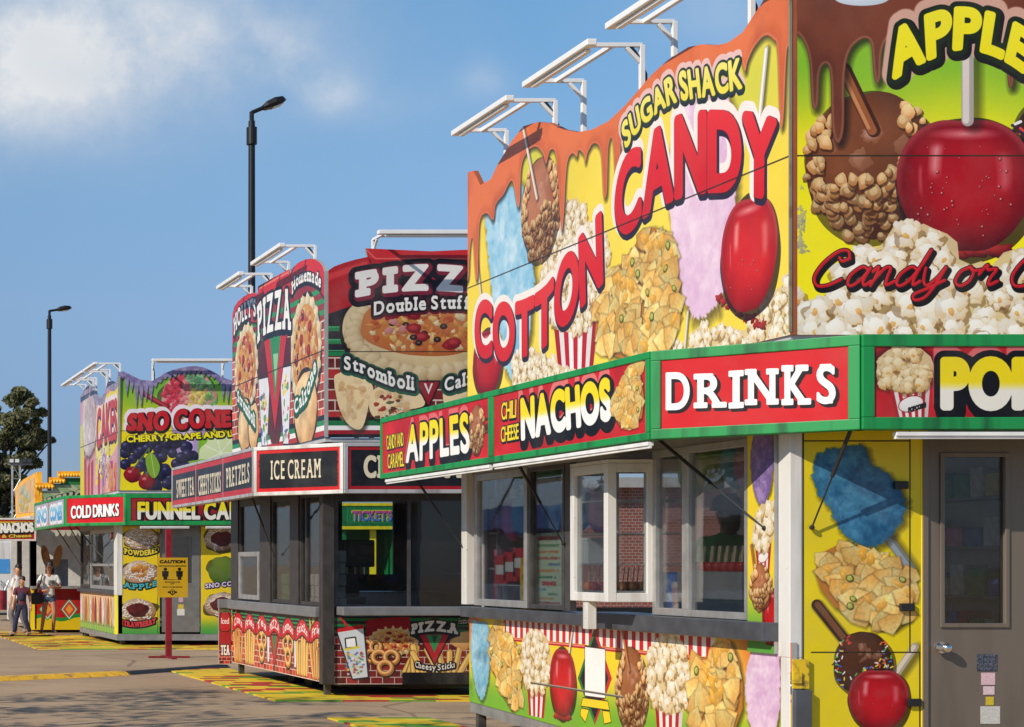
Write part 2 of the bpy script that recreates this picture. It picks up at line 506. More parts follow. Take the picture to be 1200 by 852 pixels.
    def grain(s, amp=5, wear=0.0):
        n = s.rg.randn(*s.im.shape[:2], 1)*amp*0.5+(s.noise(s.k*0.5, s.seed+5)[...,None]-0.5)*amp*2.5
        s.im += n
    def image(s, name):
        h, w = s.im.shape[:2]; im = bpy.data.images.new(name, w, h)
        a = np.ones((h, w, 4), np.float32); a[..., :3] = np.clip(s.im/255.0, 0, 1)
        im.pixels.foreach_set(a.ravel()); im.update(); im.pack()
        return im

# ---- lettering
def letters(text, warp, slab=0.0, gap=0.09, sub=3, space=0.30, serif_h=0.15):
    """list of segment sets, one per letter, in canvas px. warp(s,t): s 0..1 along the word, t 0..1 baseline..cap"""
    x = 0; items = []
    for ch in text:
        g, x0, x1 = glyph(ch)
        if not len(g): x += space; continue
        sets = [g - np.array([x0,0,x0,0])]
        e = slab if slab else 0
        if slab:
            h = g[:,[1,3]].max()
            ends = {0.0, round(h, 3)} | ({1.0} if ch.isupper() else {0.75})
            for k in range(len(g)):
                ax, ay, bx, by = g[k]
                if abs(ay-by) < 0.012 and 0.05 < abs(ax-bx) < 0.34:
                    for E in ends:
                        if abs(ay-E) < 0.03:
                            lo, hi = min(ax,bx)-slab-x0, max(ax,bx)+slab-x0
                            yy0, yy1 = (E, E+serif_h) if E < 0.1 else (E-serif_h, E)
                            sets.append(poly_segs([(lo,yy0),(hi,yy0),(hi,yy1),(lo,yy1)]))
        w = x1-x0
        items.append((x+e, sets, w)); x += w+gap+2*e
    tot = x-gap if x > gap else 1
    out = []
    for x0, sets, w in items:
        conv = []
        for g in sets:
            g = split_segs(g, sub)
            a = np.array([warp((px+x0)/tot, py) for px, py in g[:,:2]]); b = np.array([warp((px+x0)/tot, py) for px, py in g[:,2:]])
            conv.append(np.concatenate([a, b], 1))
        out.append(conv)
    return out
def quad(cv, bl, br, tr, tl):
    bl, br, tr, tl = [cv.q(*p) for p in (bl, br, tr, tl)]
    return lambda s, t: (bl*(1-s)+br*s)*(1-t)+(tl*(1-s)+tr*s)*t
def arc(cv, bottom, top):
    """words along curves given as photo points left to right"""
    b = curve(cv.qs(bottom), 10); t_ = curve(cv.qs(top), 10)
    def par(p):
        d = np.concatenate([[0], np.cumsum(np.hypot(*np.diff(p, axis=0).T))]); return d/d[-1]
    pb, pt = par(b), par(t_)
    def w(s, t):
        B = np.array([np.interp(s, pb, b[:,0]), np.interp(s, pb, b[:,1])]); T = np.array([np.interp(s, pt, t_[:,0]), np.interp(s, pt, t_[:,1])])
        return B*(1-t)+T*t
    return w
def put_text(cv, text, warp, layers, slab=0.0, gap=0.09, bold=0.0, **k):
    """layers: (grow_px, colour or (low, high) or (low, high, split), (dx,dy)[, feather]) drawn for all letters in turn"""
    if bold:
        w0, w1, w2 = warp(0, 0), warp(1, 0), warp(0, 1)
        si = bold/max(1, np.hypot(*(w1-w0))); ti = bold/max(1, np.hypot(*(w2-w0))); wp = warp
        warp = lambda s, t: wp(si+(1-2*si)*s, ti+(1-2*ti)*t)
        layers = [(l[0]+bold,)+tuple(l[1:]) for l in layers]
    gs = letters(text, warp, slab, gap, **k)
    gmax = max(l[0]+(l[3] if len(l) > 3 else 0) for l in layers)+3
    for l in layers:
        g, c, (dx, dy) = l[:3]; fe = l[3] if len(l) > 3 else 1.0/cv.r
        for sets in gs:
            for sg in sets:
                sg2 = sg+np.array([dx,dy,dx,dy])
                r = cv.sdf(sg2, pad=max(2, g+fe+2))
                if not r: continue
                sl, d = r
                al = np.clip(0.5-(d-g)/fe, 0, 1)
                cc = c
                if isinstance(c[0], (tuple, list)):
                    al_y = np.concatenate([q[:,[1,3]].ravel() for q in sets]); y0, y1 = al_y.min()+dy, al_y.max()+dy
                    if len(c) > 2: m = y0+(y1-y0)*c[2]; h = (y1-y0)*0.10; cc = cv.grad(sl, c[0], c[1], m-h, m+h)
                    else: cc = cv.grad(sl, c[0], c[1], y0, y1)
                cv.comp(sl, al, cc)

# ---- food as it is printed on the boards
WHITE = (250,248,240)
def popcorn(cv, poly, k, n=1.0, hi=(255,253,244), lo=(222,192,135), shadow=True):
    poly = np.asarray(poly, float); x0, y0 = poly.min(0); x1, y1 = poly.max(0)
    cv.fill(poly, (225,200,150), op=0.95)
    step = k*1.25/math.sqrt(n); pts = []
    y = y1; row = 0
    while y > y0-step*0.5:
        x = x0+(row%2)*step/2
        while x < x1+step:
            px, py = x+cv.rg.randn()*step*0.22, y+cv.rg.randn()*step*0.22
            if pinside(poly, px, py): pts.append((px, py))
            x += step
        y -= step*0.8; row += 1
    for px, py in pts: kernel(cv, px, py, k*(0.8+0.5*cv.rg.rand()), hi, lo, shadow)
def kernel(cv, x, y, k, hi, lo, shadow=True):
    rg = cv.rg
    if shadow: cv.lump(x+k*0.08, y-k*0.22, k*0.78, k*0.72, (140,100,50), (110,75,35), op=0.5, wob=0.1)
    a0 = rg.rand()*6.28; n = rg.randint(5, 9)
    for i in range(n):
        a = a0+i*6.28/n+rg.randn()*0.4; r = k*(0.28+0.22*rg.rand())
        t = 0.9+0.1*rg.rand()
        cv.lump(x+math.cos(a)*r, y+math.sin(a)*r, k*(0.24+0.2*rg.rand()), k*(0.22+0.2*rg.rand()), tuple(np.array(hi)*t), lo, rot=rg.rand()*3, wob=0.12, rim=0.42)
    cv.lump(x+rg.randn()*k*0.1, y+k*0.12, k*0.4, k*0.36, hi, tuple(np.array(lo)*0.5+np.array(hi)*0.5), wob=0.06)
    if rg.rand() < 0.6: cv.lump(x+rg.randn()*k*0.2, y-k*0.12, k*0.19, k*0.13, (244,190,84), (206,130,44), rot=rg.rand()*3, op=0.75)
def nachos(cv, poly, k, pep=True, lo=(242,172,74), hi=(255,238,160), cheese=(250,184,66)):
    poly = np.asarray(poly, float); x0, y0 = poly.min(0); x1, y1 = poly.max(0); rg = cv.rg
    cv.fill(poly, (190,120,45), shadow=(k*0.15, -k*0.15, k*0.35, 0.6))
    pts = []; step = k*0.95; y = y1
    while y > y0:
        x = x0
        while x < x1:
            px, py = x+rg.randn()*step*0.3, y+rg.randn()*step*0.3
            if pinside(poly, px, py): pts.append((px, py))
            x += step
        y -= step*0.7
    for px, py in pts:
        a = rg.rand()*6.28; r = k*(0.85+0.35*rg.rand())
        tri = [(px+math.cos(a+i*2.09+rg.randn()*0.15)*r*(1 if i else 1.2), py+math.sin(a+i*2.09)*r*0.85) for i in range(3)]
        c = []
        for i in range(3):
            p, q_ = np.array(tri[i]), np.array(tri[(i+1)%3]); m = (p+q_)/2+((p+q_)/2-np.array([px,py]))*0.45
            c += [p, (p+m*2)/3, m, (q_+m*2)/3]
        da = rg.rand()*6.28; t0 = 0.85+0.2*rg.rand()
        def colf(sl, d, px=px, py=py, da=da, r=r, t0=t0):
            X, Y = cv.XY(sl)
            g = np.clip(0.5+0.5*((X-px)*math.cos(da)+(Y-py)*math.sin(da))/r, 0, 1)
            cc = lerp(lo, hi, g)*t0*(1+0.22*(cv.noise(max(2.5, r*0.16), 31+int(px) % 97, 3, d.shape)[...,None]-0.5))
            rim = np.clip(1+d/(0.10*r), 0, 1)
            return cc*(1-0.20*rim[...,None])+np.array((255,240,190))*0.0
        cv.fill(c, colf, shadow=(k*0.05, -k*0.07, k*0.18, 0.36))
    for i in range(len(pts)//3):
        px, py = pts[rg.randint(len(pts))]
        cv.lump(px, py, k*(0.3+0.25*rg.rand()), k*(0.16+0.14*rg.rand()), tuple(np.array(cheese)*1.05), tuple(np.array(cheese)*0.8), rot=rg.rand()*3, wob=0.13, op=0.92)
        cv.lump(px-k*0.05, py+k*0.06, k*0.10, k*0.04, (255,235,180), (255,220,150), rot=rg.rand()*3, op=0.6)
    if pep:
        for i in range(max(3, len(pts)//9)):
            px, py = pts[rg.randint(len(pts))]; jal(cv, px, py, k*0.27)
def jal(cv, x, y, r):
    ro = cv.rg.rand()*3; sq = 0.6+0.35*cv.rg.rand()
    cv.lump(x+r*0.1, y-r*0.15, r*1.1, r*sq*1.1, (60,40,10), (60,40,10), rot=ro, op=0.5, wob=0)
    cv.lump(x, y, r, r*sq, (120,140,40), (60,80,20), rot=ro, wob=0.03)
    cv.lump(x, y, r*0.72, r*sq*0.72, (205,205,110), (160,165,70), rot=ro, wob=0.05)
    for i in range(4):
        a = cv.rg.rand()*6.28; cv.lump(x+math.cos(a)*r*0.35, y+math.sin(a)*r*sq*0.35, r*0.14, r*0.12, (235,220,150), (200,180,100), wob=0)
def floss(cv, poly, c_hi, c_lo, rough=5, amp=None, shadow=True):
    """cotton candy: ragged cloud of spun sugar"""
    p = np.asarray(poly, float); size = np.ptp(p, axis=0).mean(); amp = size*0.018 if amp is None else amp
    c = curve(p, 10, True); c = c+cv.rg.randn(*c.shape)*amp*0.55
    n = None
    def colf(sl, d):
        h, w = d.shape
        f = 0.55*cv.noise(size*0.16, cv.rg.randint(9999), 5, d.shape)+0.45*cv.noise(size*0.05, cv.rg.randint(9999), 4, d.shape)
        x = np.linspace(0, 1, w)[None,:]
        t = np.clip((f-0.5)*1.9+0.62-0.42*x, 0, 1)
        t = t*np.clip(0.55-d/(size*0.16), 0.35, 1)
        return lerp(c_lo, c_hi, np.clip(t*1.25, 0, 1))
    cv.fill(c, colf, feather=4, shadow=(size*0.03, -size*0.03, size*0.06, 0.55) if shadow else None)
def stick(cv, p0, p1, w, c=(240,232,215), sh=True):
    p0, p1 = np.asarray(p0, float), np.asarray(p1, float)
    cv.line([p0, p1], w, tuple(np.array(c)*0.78), shadow=(w*0.5, -w*0.3, w*0.7, 0.5) if sh else None)
    o = np.array([-w*0.14, 0]); cv.line([p0+o, p1+o], w*0.55, c)
def candy_apple(cv, x, y, rx, ry, base=(190,16,22), dark=(92,4,10), hi=(255,205,200), lip=True, bub=14):
    rg = cv.rg
    cv.lump(x+rx*0.06, y-ry*0.06, rx*1.07, ry*1.06, (25,12,8), (25,12,8), wob=0.015, op=0.75)
    if lip:
        for i in range(7):
            t = -0.8+1.6*i/6
            cv.lump(x+t*rx*0.62, y-ry*(0.93+0.05*rg.rand()), rx*0.2, ry*0.09, (225,60,50), (70,4,8), wob=0.15)
    m = 1.25*max(rx, ry); b = cv.box(x-m, y-m, x+m, y+m)
    if b is None: return
    sl, X, Y = b
    p, q_ = (X-x)/rx, (Y-y)/ry
    p = p/(1+0.09*np.clip(q_, -1.2, 1.2)-0.04*np.clip(-q_, 0, 1.2)**2)
    th = np.arctan2(q_, p)
    rad = 1-0.075*np.exp(-((th-1.57)/0.28)**2)-0.05*np.exp(-((th+1.57)/0.3)**2)+0.015*np.cos(2*(th-0.75))**2
    r = np.sqrt(p*p+q_*q_)/rad
    al = np.clip((1-r)*min(rx, ry)*cv.r+0.5, 0, 1)
    n = cv.noise(rx*0.5, rg.randint(9999), 4, r.shape)
    t = np.clip(1.05-0.75*r**3-0.28*(q_ < 0)*q_**2+0.35*(n-0.5), 0, 1)
    c = lerp(dark, base, t)
    c = lerp(c, (215,40,40), np.clip(0.5*np.exp(-((p+0.1)**2+(q_+0.25)**2)/0.18), 0, 1)*0.4)
    # rim light
    c = lerp(c, (225,120,120), np.clip(sstep(0.88, 0.98, r)*0.35*sstep(-0.7, 0.4, q_), 0, 1))
    # window-shaped highlights
    for cx, w_, y0, y1, o in ((-0.42, 0.11, 0.02, 0.66, 0.62), (0.55, 0.13, -0.20, 0.52, 0.38), (-0.62, 0.04, -0.25, 0.35, 0.3)):
        bend = cx*np.sqrt(np.clip(1-q_*q_*0.7, 0.05, 1))/math.sqrt(0.9)
        k = np.clip(1-np.abs(p-bend)/w_, 0, 1)**0.7*sstep(y0, y0+0.25, q_)*(1-sstep(y1-0.15, y1, q_))*o
        c = lerp(c, hi, k)
    k = np.clip(1-np.hypot(p/0.55, (q_-0.74)/0.10), 0, 1)*0.75
    c = lerp(c, (250,170,170), k)
    cv.comp(sl, al, c)
    for i in range(bub):
        a = rg.rand()*6.28; q = 0.2+0.65*rg.rand(); bx, by = x+math.cos(a)*rx*q, y+math.sin(a)*ry*q; s_ = rx*(0.008+0.014*rg.rand())
        cv.lump(bx, by, s_*1.3, s_*1.3, (70,2,6), (70,2,6), op=0.5); cv.lump(bx-s_*0.4, by+s_*0.4, s_*0.7, s_*0.7, (255,220,215), (240,120,110), op=0.8, wob=0)
def caramel_apple(cv, x, y, rx, ry, nut=0.15, nuts=None, sprinkles=False, cover=0.45, base=(158,88,42), dark=(72,34,14)):
    rg = cv.rg
    cv.lump(x+rx*0.03, y-ry*0.05, rx*1.07, ry*1.06, (30,18,8), (30,18,8), wob=0.02, op=0.6)
    cv.lump(x, y, rx, ry, base, dark, wob=0.02, rim=0.5, grain=0.25)
    for i in range(9):
        cv.lump(x+rg.randn()*rx*0.3, y+ry*(0.05+0.5*rg.rand()), rx*(0.06+0.14*rg.rand()), ry*(0.04+0.10*rg.rand()), (226,190,178), (190,130,100), rot=rg.rand()*3, op=0.3, wob=0.1)
    n = int(2.5*cover/(nut*nut)) if nuts is None else nuts
    L = []
    for i in range(n*4):
        a = rg.rand()*6.28; q = math.sqrt(rg.rand())
        p_, q_ = math.cos(a)*q, math.sin(a)*q
        keep = q > 0.70 or q_ < -0.05+0.35*p_
        if q_ > 0.2 and abs(p_) < 0.45: keep = False
        if keep: L.append((p_, q_, q))
        if len(L) >= n: break
    for p_, q_, q in sorted(L, key=lambda t: -t[2]):
        nx, ny = x+p_*rx*1.02, y+q_*ry*1.02
        if sprinkles:
            cc = [(235,70,60), (70,110,210), (250,215,80), (90,180,80), (240,240,240), (240,130,60), (60,30,60)][rg.randint(7)]
            a = rg.rand()*3.14; l = nut*rx*0.5
            cv.line([(nx-math.cos(a)*l, ny-math.sin(a)*l), (nx+math.cos(a)*l, ny+math.sin(a)*l)], nut*rx*0.5, cc)
            continue
        k = rg.randint(5, 8); s_ = nut*(0.65+0.6*rg.rand()); a0 = rg.rand()*6
        pol = [(nx+math.cos(a0+j*6.28/k)*rx*s_*(0.6+0.65*rg.rand()), ny+math.sin(a0+j*6.28/k)*ry*s_*(0.6+0.65*rg.rand())) for j in range(k)]
        t = (0.82+0.25*rg.rand())*(0.72+0.28*sstep(-1, 0.5, q_))
        cv.fill(curve(np.array(pol)+np.array([rx*0.02, -ry*0.03]), 3, True), (70,36,14), op=0.7, grow=1.0)
        ym = ny
        def cf(sl, d, ny=ny, s_=s_, t=t):
            g = cv.grad(sl, (202,130,66), (255,216,150), ny-ry*s_, ny+ry*s_)
            return g*t
        pol = curve(pol, 2, True)
        cv.fill(pol, cf)
        cv.fill([(0.55*a+0.45*nx-rx*s_*0.1, 0.55*b+0.45*ny+ry*s_*0.2) for a, b in pol], (255,226,176), op=0.45)
def carton(cv, p_tl, p_tr, p_br, p_bl, n=9, badge=True):
    tl, tr, br, bl = [np.asarray(p, float) for p in (p_tl, p_tr, p_br, p_bl)]
    for i in range(n):
        a, b = i/n, (i+1)/n
        sh = 0.72+0.28*math.sin(math.pi*(0.15+0.75*(i+0.5)/n))
        c = np.array((200,22,40) if i % 2 == 0 else (250,244,240))*sh
        cv.fill([tl+(tr-tl)*a, tl+(tr-tl)*b+0.6, bl+(br-bl)*b+0.6, bl+(br-bl)*a], tuple(c))
    if badge:
        c = (tl+tr+br+bl)/4; w = abs(tr[0]-tl[0])*0.3
        cv.lump(c[0], c[1], w*1.06, w*0.66, (150,10,30), (150,10,30), wob=0, rot=0.3); cv.lump(c[0], c[1], w, w*0.58, (252,250,245), (230,225,220), wob=0, rot=0.3)
def pizza(cv, x, y, rx, ry, n_pep=8, a0=0, olive=True, crust=(232,200,140), lumps=26):
    rg = cv.rg
    cv.lump(x+rx*0.04, y-ry*0.06, rx*1.08, ry*1.08, (20,12,8), (20,12,8), wob=0.02, op=0.6)
    cv.lump(x, y, rx*1.02, ry*1.02, crust, tuple(np.array(crust)*0.72), wob=0.02)
    for i in range(lumps):
        a = 6.28*i/lumps; cv.lump(x+math.cos(a)*rx*0.94, y+math.sin(a)*ry*0.94, rx*0.13, ry*0.14, tuple(np.array(crust)*1.06), tuple(np.array(crust)*0.75), rot=a, wob=0.1)
    cv.lump(x, y+ry*0.02, rx*0.84, ry*0.83, (226,170,90), (190,110,50), wob=0.03, rim=0.15)
    k = min(rx, ry)
    for i in range(130):
        a = rg.rand()*6.28; q = math.sqrt(rg.rand())*0.8; px, py = x+math.cos(a)*rx*q, y+math.sin(a)*ry*q
        cc = [(246,214,140), (235,170,80), (215,110,50), (250,232,180), (200,80,40)][rg.randint(5)]
        cv.lump(px, py, rx*(0.03+0.07*rg.rand()), ry*(0.03+0.06*rg.rand()), cc, tuple(np.array(cc)*0.8), rot=rg.rand()*3, wob=0.2, op=0.85)
    for i in range(n_pep):
        a = a0+i*2.4; q = math.sqrt((i+0.7)/n_pep)*0.72; px, py = x+math.cos(a)*rx*q, y+math.sin(a)*ry*q
        cv.lump(px, py, rx*0.12, ry*0.115, (185,40,40), (120,15,20), wob=0.05); cv.lump(px-rx*0.02, py+ry*0.02, rx*0.06, ry*0.04, (220,100,80), (190,60,50), op=0.5)
    for i in range(n_pep*2):
        a = rg.rand()*6.28; q = math.sqrt(rg.rand())*0.75; px, py = x+math.cos(a)*rx*q, y+math.sin(a)*ry*q
        if olive and i % 2:
            cv.lump(px, py, rx*0.055, ry*0.05, (45,40,45), (15,12,15), wob=0); cv.lump(px, py, rx*0.022, ry*0.02, (190,120,60), (150,90,40), wob=0)
        else: cv.lump(px, py, rx*0.07, ry*0.05, (215,150,150), (180,100,110), rot=rg.rand()*3, wob=0.2)
def pretzel(cv, x, y, rx, ry, w, c=(222,150,78)):
    for cx, cy in ((-0.5, 0.35), (0.5, 0.35), (0, -0.45)):
        t = np.linspace(0, 6.28, 22); p = np.stack([x+cx*rx*0.9+np.cos(t)*rx*0.48, y+cy*ry+np.sin(t)*ry*0.46], 1)
        cv.line(p+np.array([w*0.15, -w*0.2]), w*1.25, (50,25,10)); cv.line(p, w, tuple(np.array(c)*0.72)); cv.line(p+np.array([-w*0.1, w*0.15]), w*0.6, c); cv.line(p+np.array([-w*0.15, w*0.22]), w*0.2, (250,210,150))
def fries(cv, x, y, rx, ry, n, c=(232,176,80), lean=0.25):
    for i in range(n):
        t = (i+0.5)/n*2-1; dx = t*rx; a = t*lean+cv.rg.randn()*0.06; h = ry*(0.8+0.35*cv.rg.rand())
        p0 = np.array([x+dx*0.8, y-ry]); p1 = p0+np.array([math.sin(a)*2*h, math.cos(a)*2*h]); w = rx*1.7/n
        cv.line([p0, p1], w*1.25, (110,60,20), op=0.8); cv.line([p0, p1], w, tuple(np.array(c)*(0.85+0.2*cv.rg.rand())))
        cv.line([p0-[w*0.2,0], p1-[w*0.2,0]], w*0.35, (250,215,130), op=0.7)
def bricks(cv, x0, y0, x1, y1, bw, bh, c=(170,52,44), mortar=(214,196,180)):
    b = cv.box(x0, y0, x1, y1, 0)
    if b is None: return
    sl, X, Y = b
    row = np.floor(Y/bh); fx = (X/bw+0.5*(row % 2)) % 1.0; fy = (Y/bh) % 1.0
    idn = (np.floor(X/bw+0.5*(row % 2))*12.9898+row*78.233); rn = np.abs(np.sin(idn)*43758.5) % 1.0
    m = (fx < 0.07) | (fy < 0.13)
    c_ = lerp(np.array(c)*0.62, np.array(c)*1.15, rn)
    c_ = c_*(0.85+0.3*cv.noise(bh*0.6, 3, 4, c_.shape[:2])[...,None])
    cv.comp(sl, np.ones(m.shape), np.where(m[...,None], np.array(mortar, float), c_))
def drips(cv, top, low, c_hi=(128,68,40), c_lo=(86,40,22), gloss=True):
    """melting topping: area between an upper outline and a lower outline with drips (canvas px, left to right)"""
    lowc = curve(low, 6)
    pol = np.concatenate([np.asarray(top, float), lowc[::-1]])
    def cf(sl, d):
        n = cv.noise(cv.k*0.25, 77, 3, d.shape)
        base = lerp(c_lo, c_hi, np.clip(0.35+0.9*(n-0.3)+np.clip(-d/(cv.k*0.25), 0, 0.5), 0, 1))
        e = np.exp(-((d+cv.k*0.012)/(cv.k*0.008))**2)*0.25
        return lerp(base, (250,200,170), e) if gloss else base
    cv.fill(pol, cf, shadow=(cv.k*0.02, -cv.k*0.025, cv.k*0.05, 0.7))

PRINTS = {}
def print_mat(name, cv, rough=0.32, fade=1.0, dirt=0.10):
    """vinyl print: the artwork with grime, faded patches and a slightly wavy gloss"""
    img = cv.image(name)
    m = bpy.data.materials.new(name); m.use_nodes = True
    nt = m.node_tree; N = nt.nodes.new; L = nt.links.new
    p = nt.nodes['Principled BSDF']
    t = N('ShaderNodeTexImage'); t.image = img; t.extension = 'EXTEND'; t.interpolation = 'Linear'
    tc = N('ShaderNodeTexCoord')
    L(tc.outputs['UV'], t.inputs['Vector'])
    nz = N('ShaderNodeTexNoise'); nz.inputs['Scale'].default_value = 2.3; nz.inputs['Detail'].default_value = 8; nz.inputs['Roughness'].default_value = 0.65
    L(tc.outputs['Object'], nz.inputs['Vector'])
    mr = N('ShaderNodeMapRange'); mr.inputs['From Min'].default_value = 0.45; mr.inputs['From Max'].default_value = 0.8; mr.inputs['To Max'].default_value = dirt*2
    L(nz.outputs[0], mr.inputs['Value'])
    mx = N('ShaderNodeMix'); mx.data_type = 'RGBA'; mx.inputs['B'].default_value = (0.30, 0.27, 0.23, 1)
    L(mr.outputs[0], mx.inputs['Factor']); L(t.outputs[0], mx.inputs['A'])
    mu = N('ShaderNodeMix'); mu.data_type = 'RGBA'; mu.blend_type = 'MULTIPLY'; mu.inputs['Factor'].default_value = 1; mu.inputs['B'].default_value = (fade, fade, fade, 1)
    L(mx.outputs['Result'], mu.inputs['A'])
    L(mu.outputs['Result'], p.inputs['Base Color'])
    r2 = N('ShaderNodeMapRange'); r2.inputs['To Min'].default_value = rough*0.8; r2.inputs['To Max'].default_value = rough*1.5
    L(nz.outputs[0], r2.inputs['Value']); L(r2.outputs[0], p.inputs['Roughness'])
    bp = N('ShaderNodeBump'); bp.inputs['Strength'].default_value = 0.05; bp.inputs['Distance'].default_value = 0.05
    n2 = N('ShaderNodeTexNoise'); n2.inputs['Scale'].default_value = 3.0; L(tc.outputs['Object'], n2.inputs['Vector'])
    L(n2.outputs[0], bp.inputs['Height']); L(bp.outputs[0], p.inputs['Normal'])
    p.inputs['Specular IOR Level'].default_value = 0.35
    return m
def printed(name, cv, outline, parent, thick=0.04, off=0.0, edge=None, rough=0.32, fade=0.86, dirt=0.10, art=None):
    """flat printed panel: outline in plane metres (a,z); its front lies `off` metres out from the plane"""
    m = print_mat((art or name)+'_print', cv, rough, fade, dirt)
    pl = cv.pl
    mb = MB().prism([pl.p(a, z, off) for a, z in outline], -pl.n*thick)
    edge = edge or mat('panel_edge_grey', (0.35,0.35,0.34), 0.5)
    # uv from the plane coordinates
    if isinstance(pl, Left): uvf = lambda c: ((-c[1]-cv.a0)/(cv.a1-cv.a0), (c[2]-cv.z0)/(cv.z1-cv.z0))
    elif isinstance(pl, Front): uvf = lambda c: ((c[0]-cv.a0)/(cv.a1-cv.a0), (c[2]-cv.z0)/(cv.z1-cv.z0))
    else: uvf = lambda c: ((((c[0]-pl.x0)-(c[1]-pl.y0))*Q-cv.a0)/(cv.a1-cv.a0), (c[2]-cv.z0)/(cv.z1-cv.z0))
    return mb.build(name, [m, edge], parent, uvf=uvf)
def rect(a0, a1, z0, z1): return [(a0,z0),(a1,z0),(a1,z1),(a0,z1)]

# ------------------------------------------------------------------ prints of the candy stand (nearest)
A_X, A_Y, A_YF = 7.175, 12.88, 19.01           # wall plane X, front plane Y, far end Y
A_L, A_F = Left(A_X), Front(A_Y)
A_SX, A_SY, A_SC, A_SFX, A_SE = 6.393, 12.38, 13.381, 7.394, 19.53
Z_S0, Z_S1, Z_SEAM = 2.69, 3.35, 4.70          # sign foot, sign top, seam of the boards
A_XR = 9.95         # sign planes: left X, front Y, corner Y
A_SL, A_SF, A_SD = Left(A_SX), Front(A_SY), Chamfer(A_SX, A_SC)
A_TOP = [(548,202),(555,200),(563,217),(575,210),(583,193),(600,165),(613,148),(630,143),(643,144),(660,152),(677,155),(693,152),(713,142),(733,123),(747,107),(763,88),(783,70),(807,55),(823,52),(840,53),(853,50),(870,38),(880,23),(893,3),(905,-20),(915,-31),(925.9,-36)]
Z_ROOF = 3.41

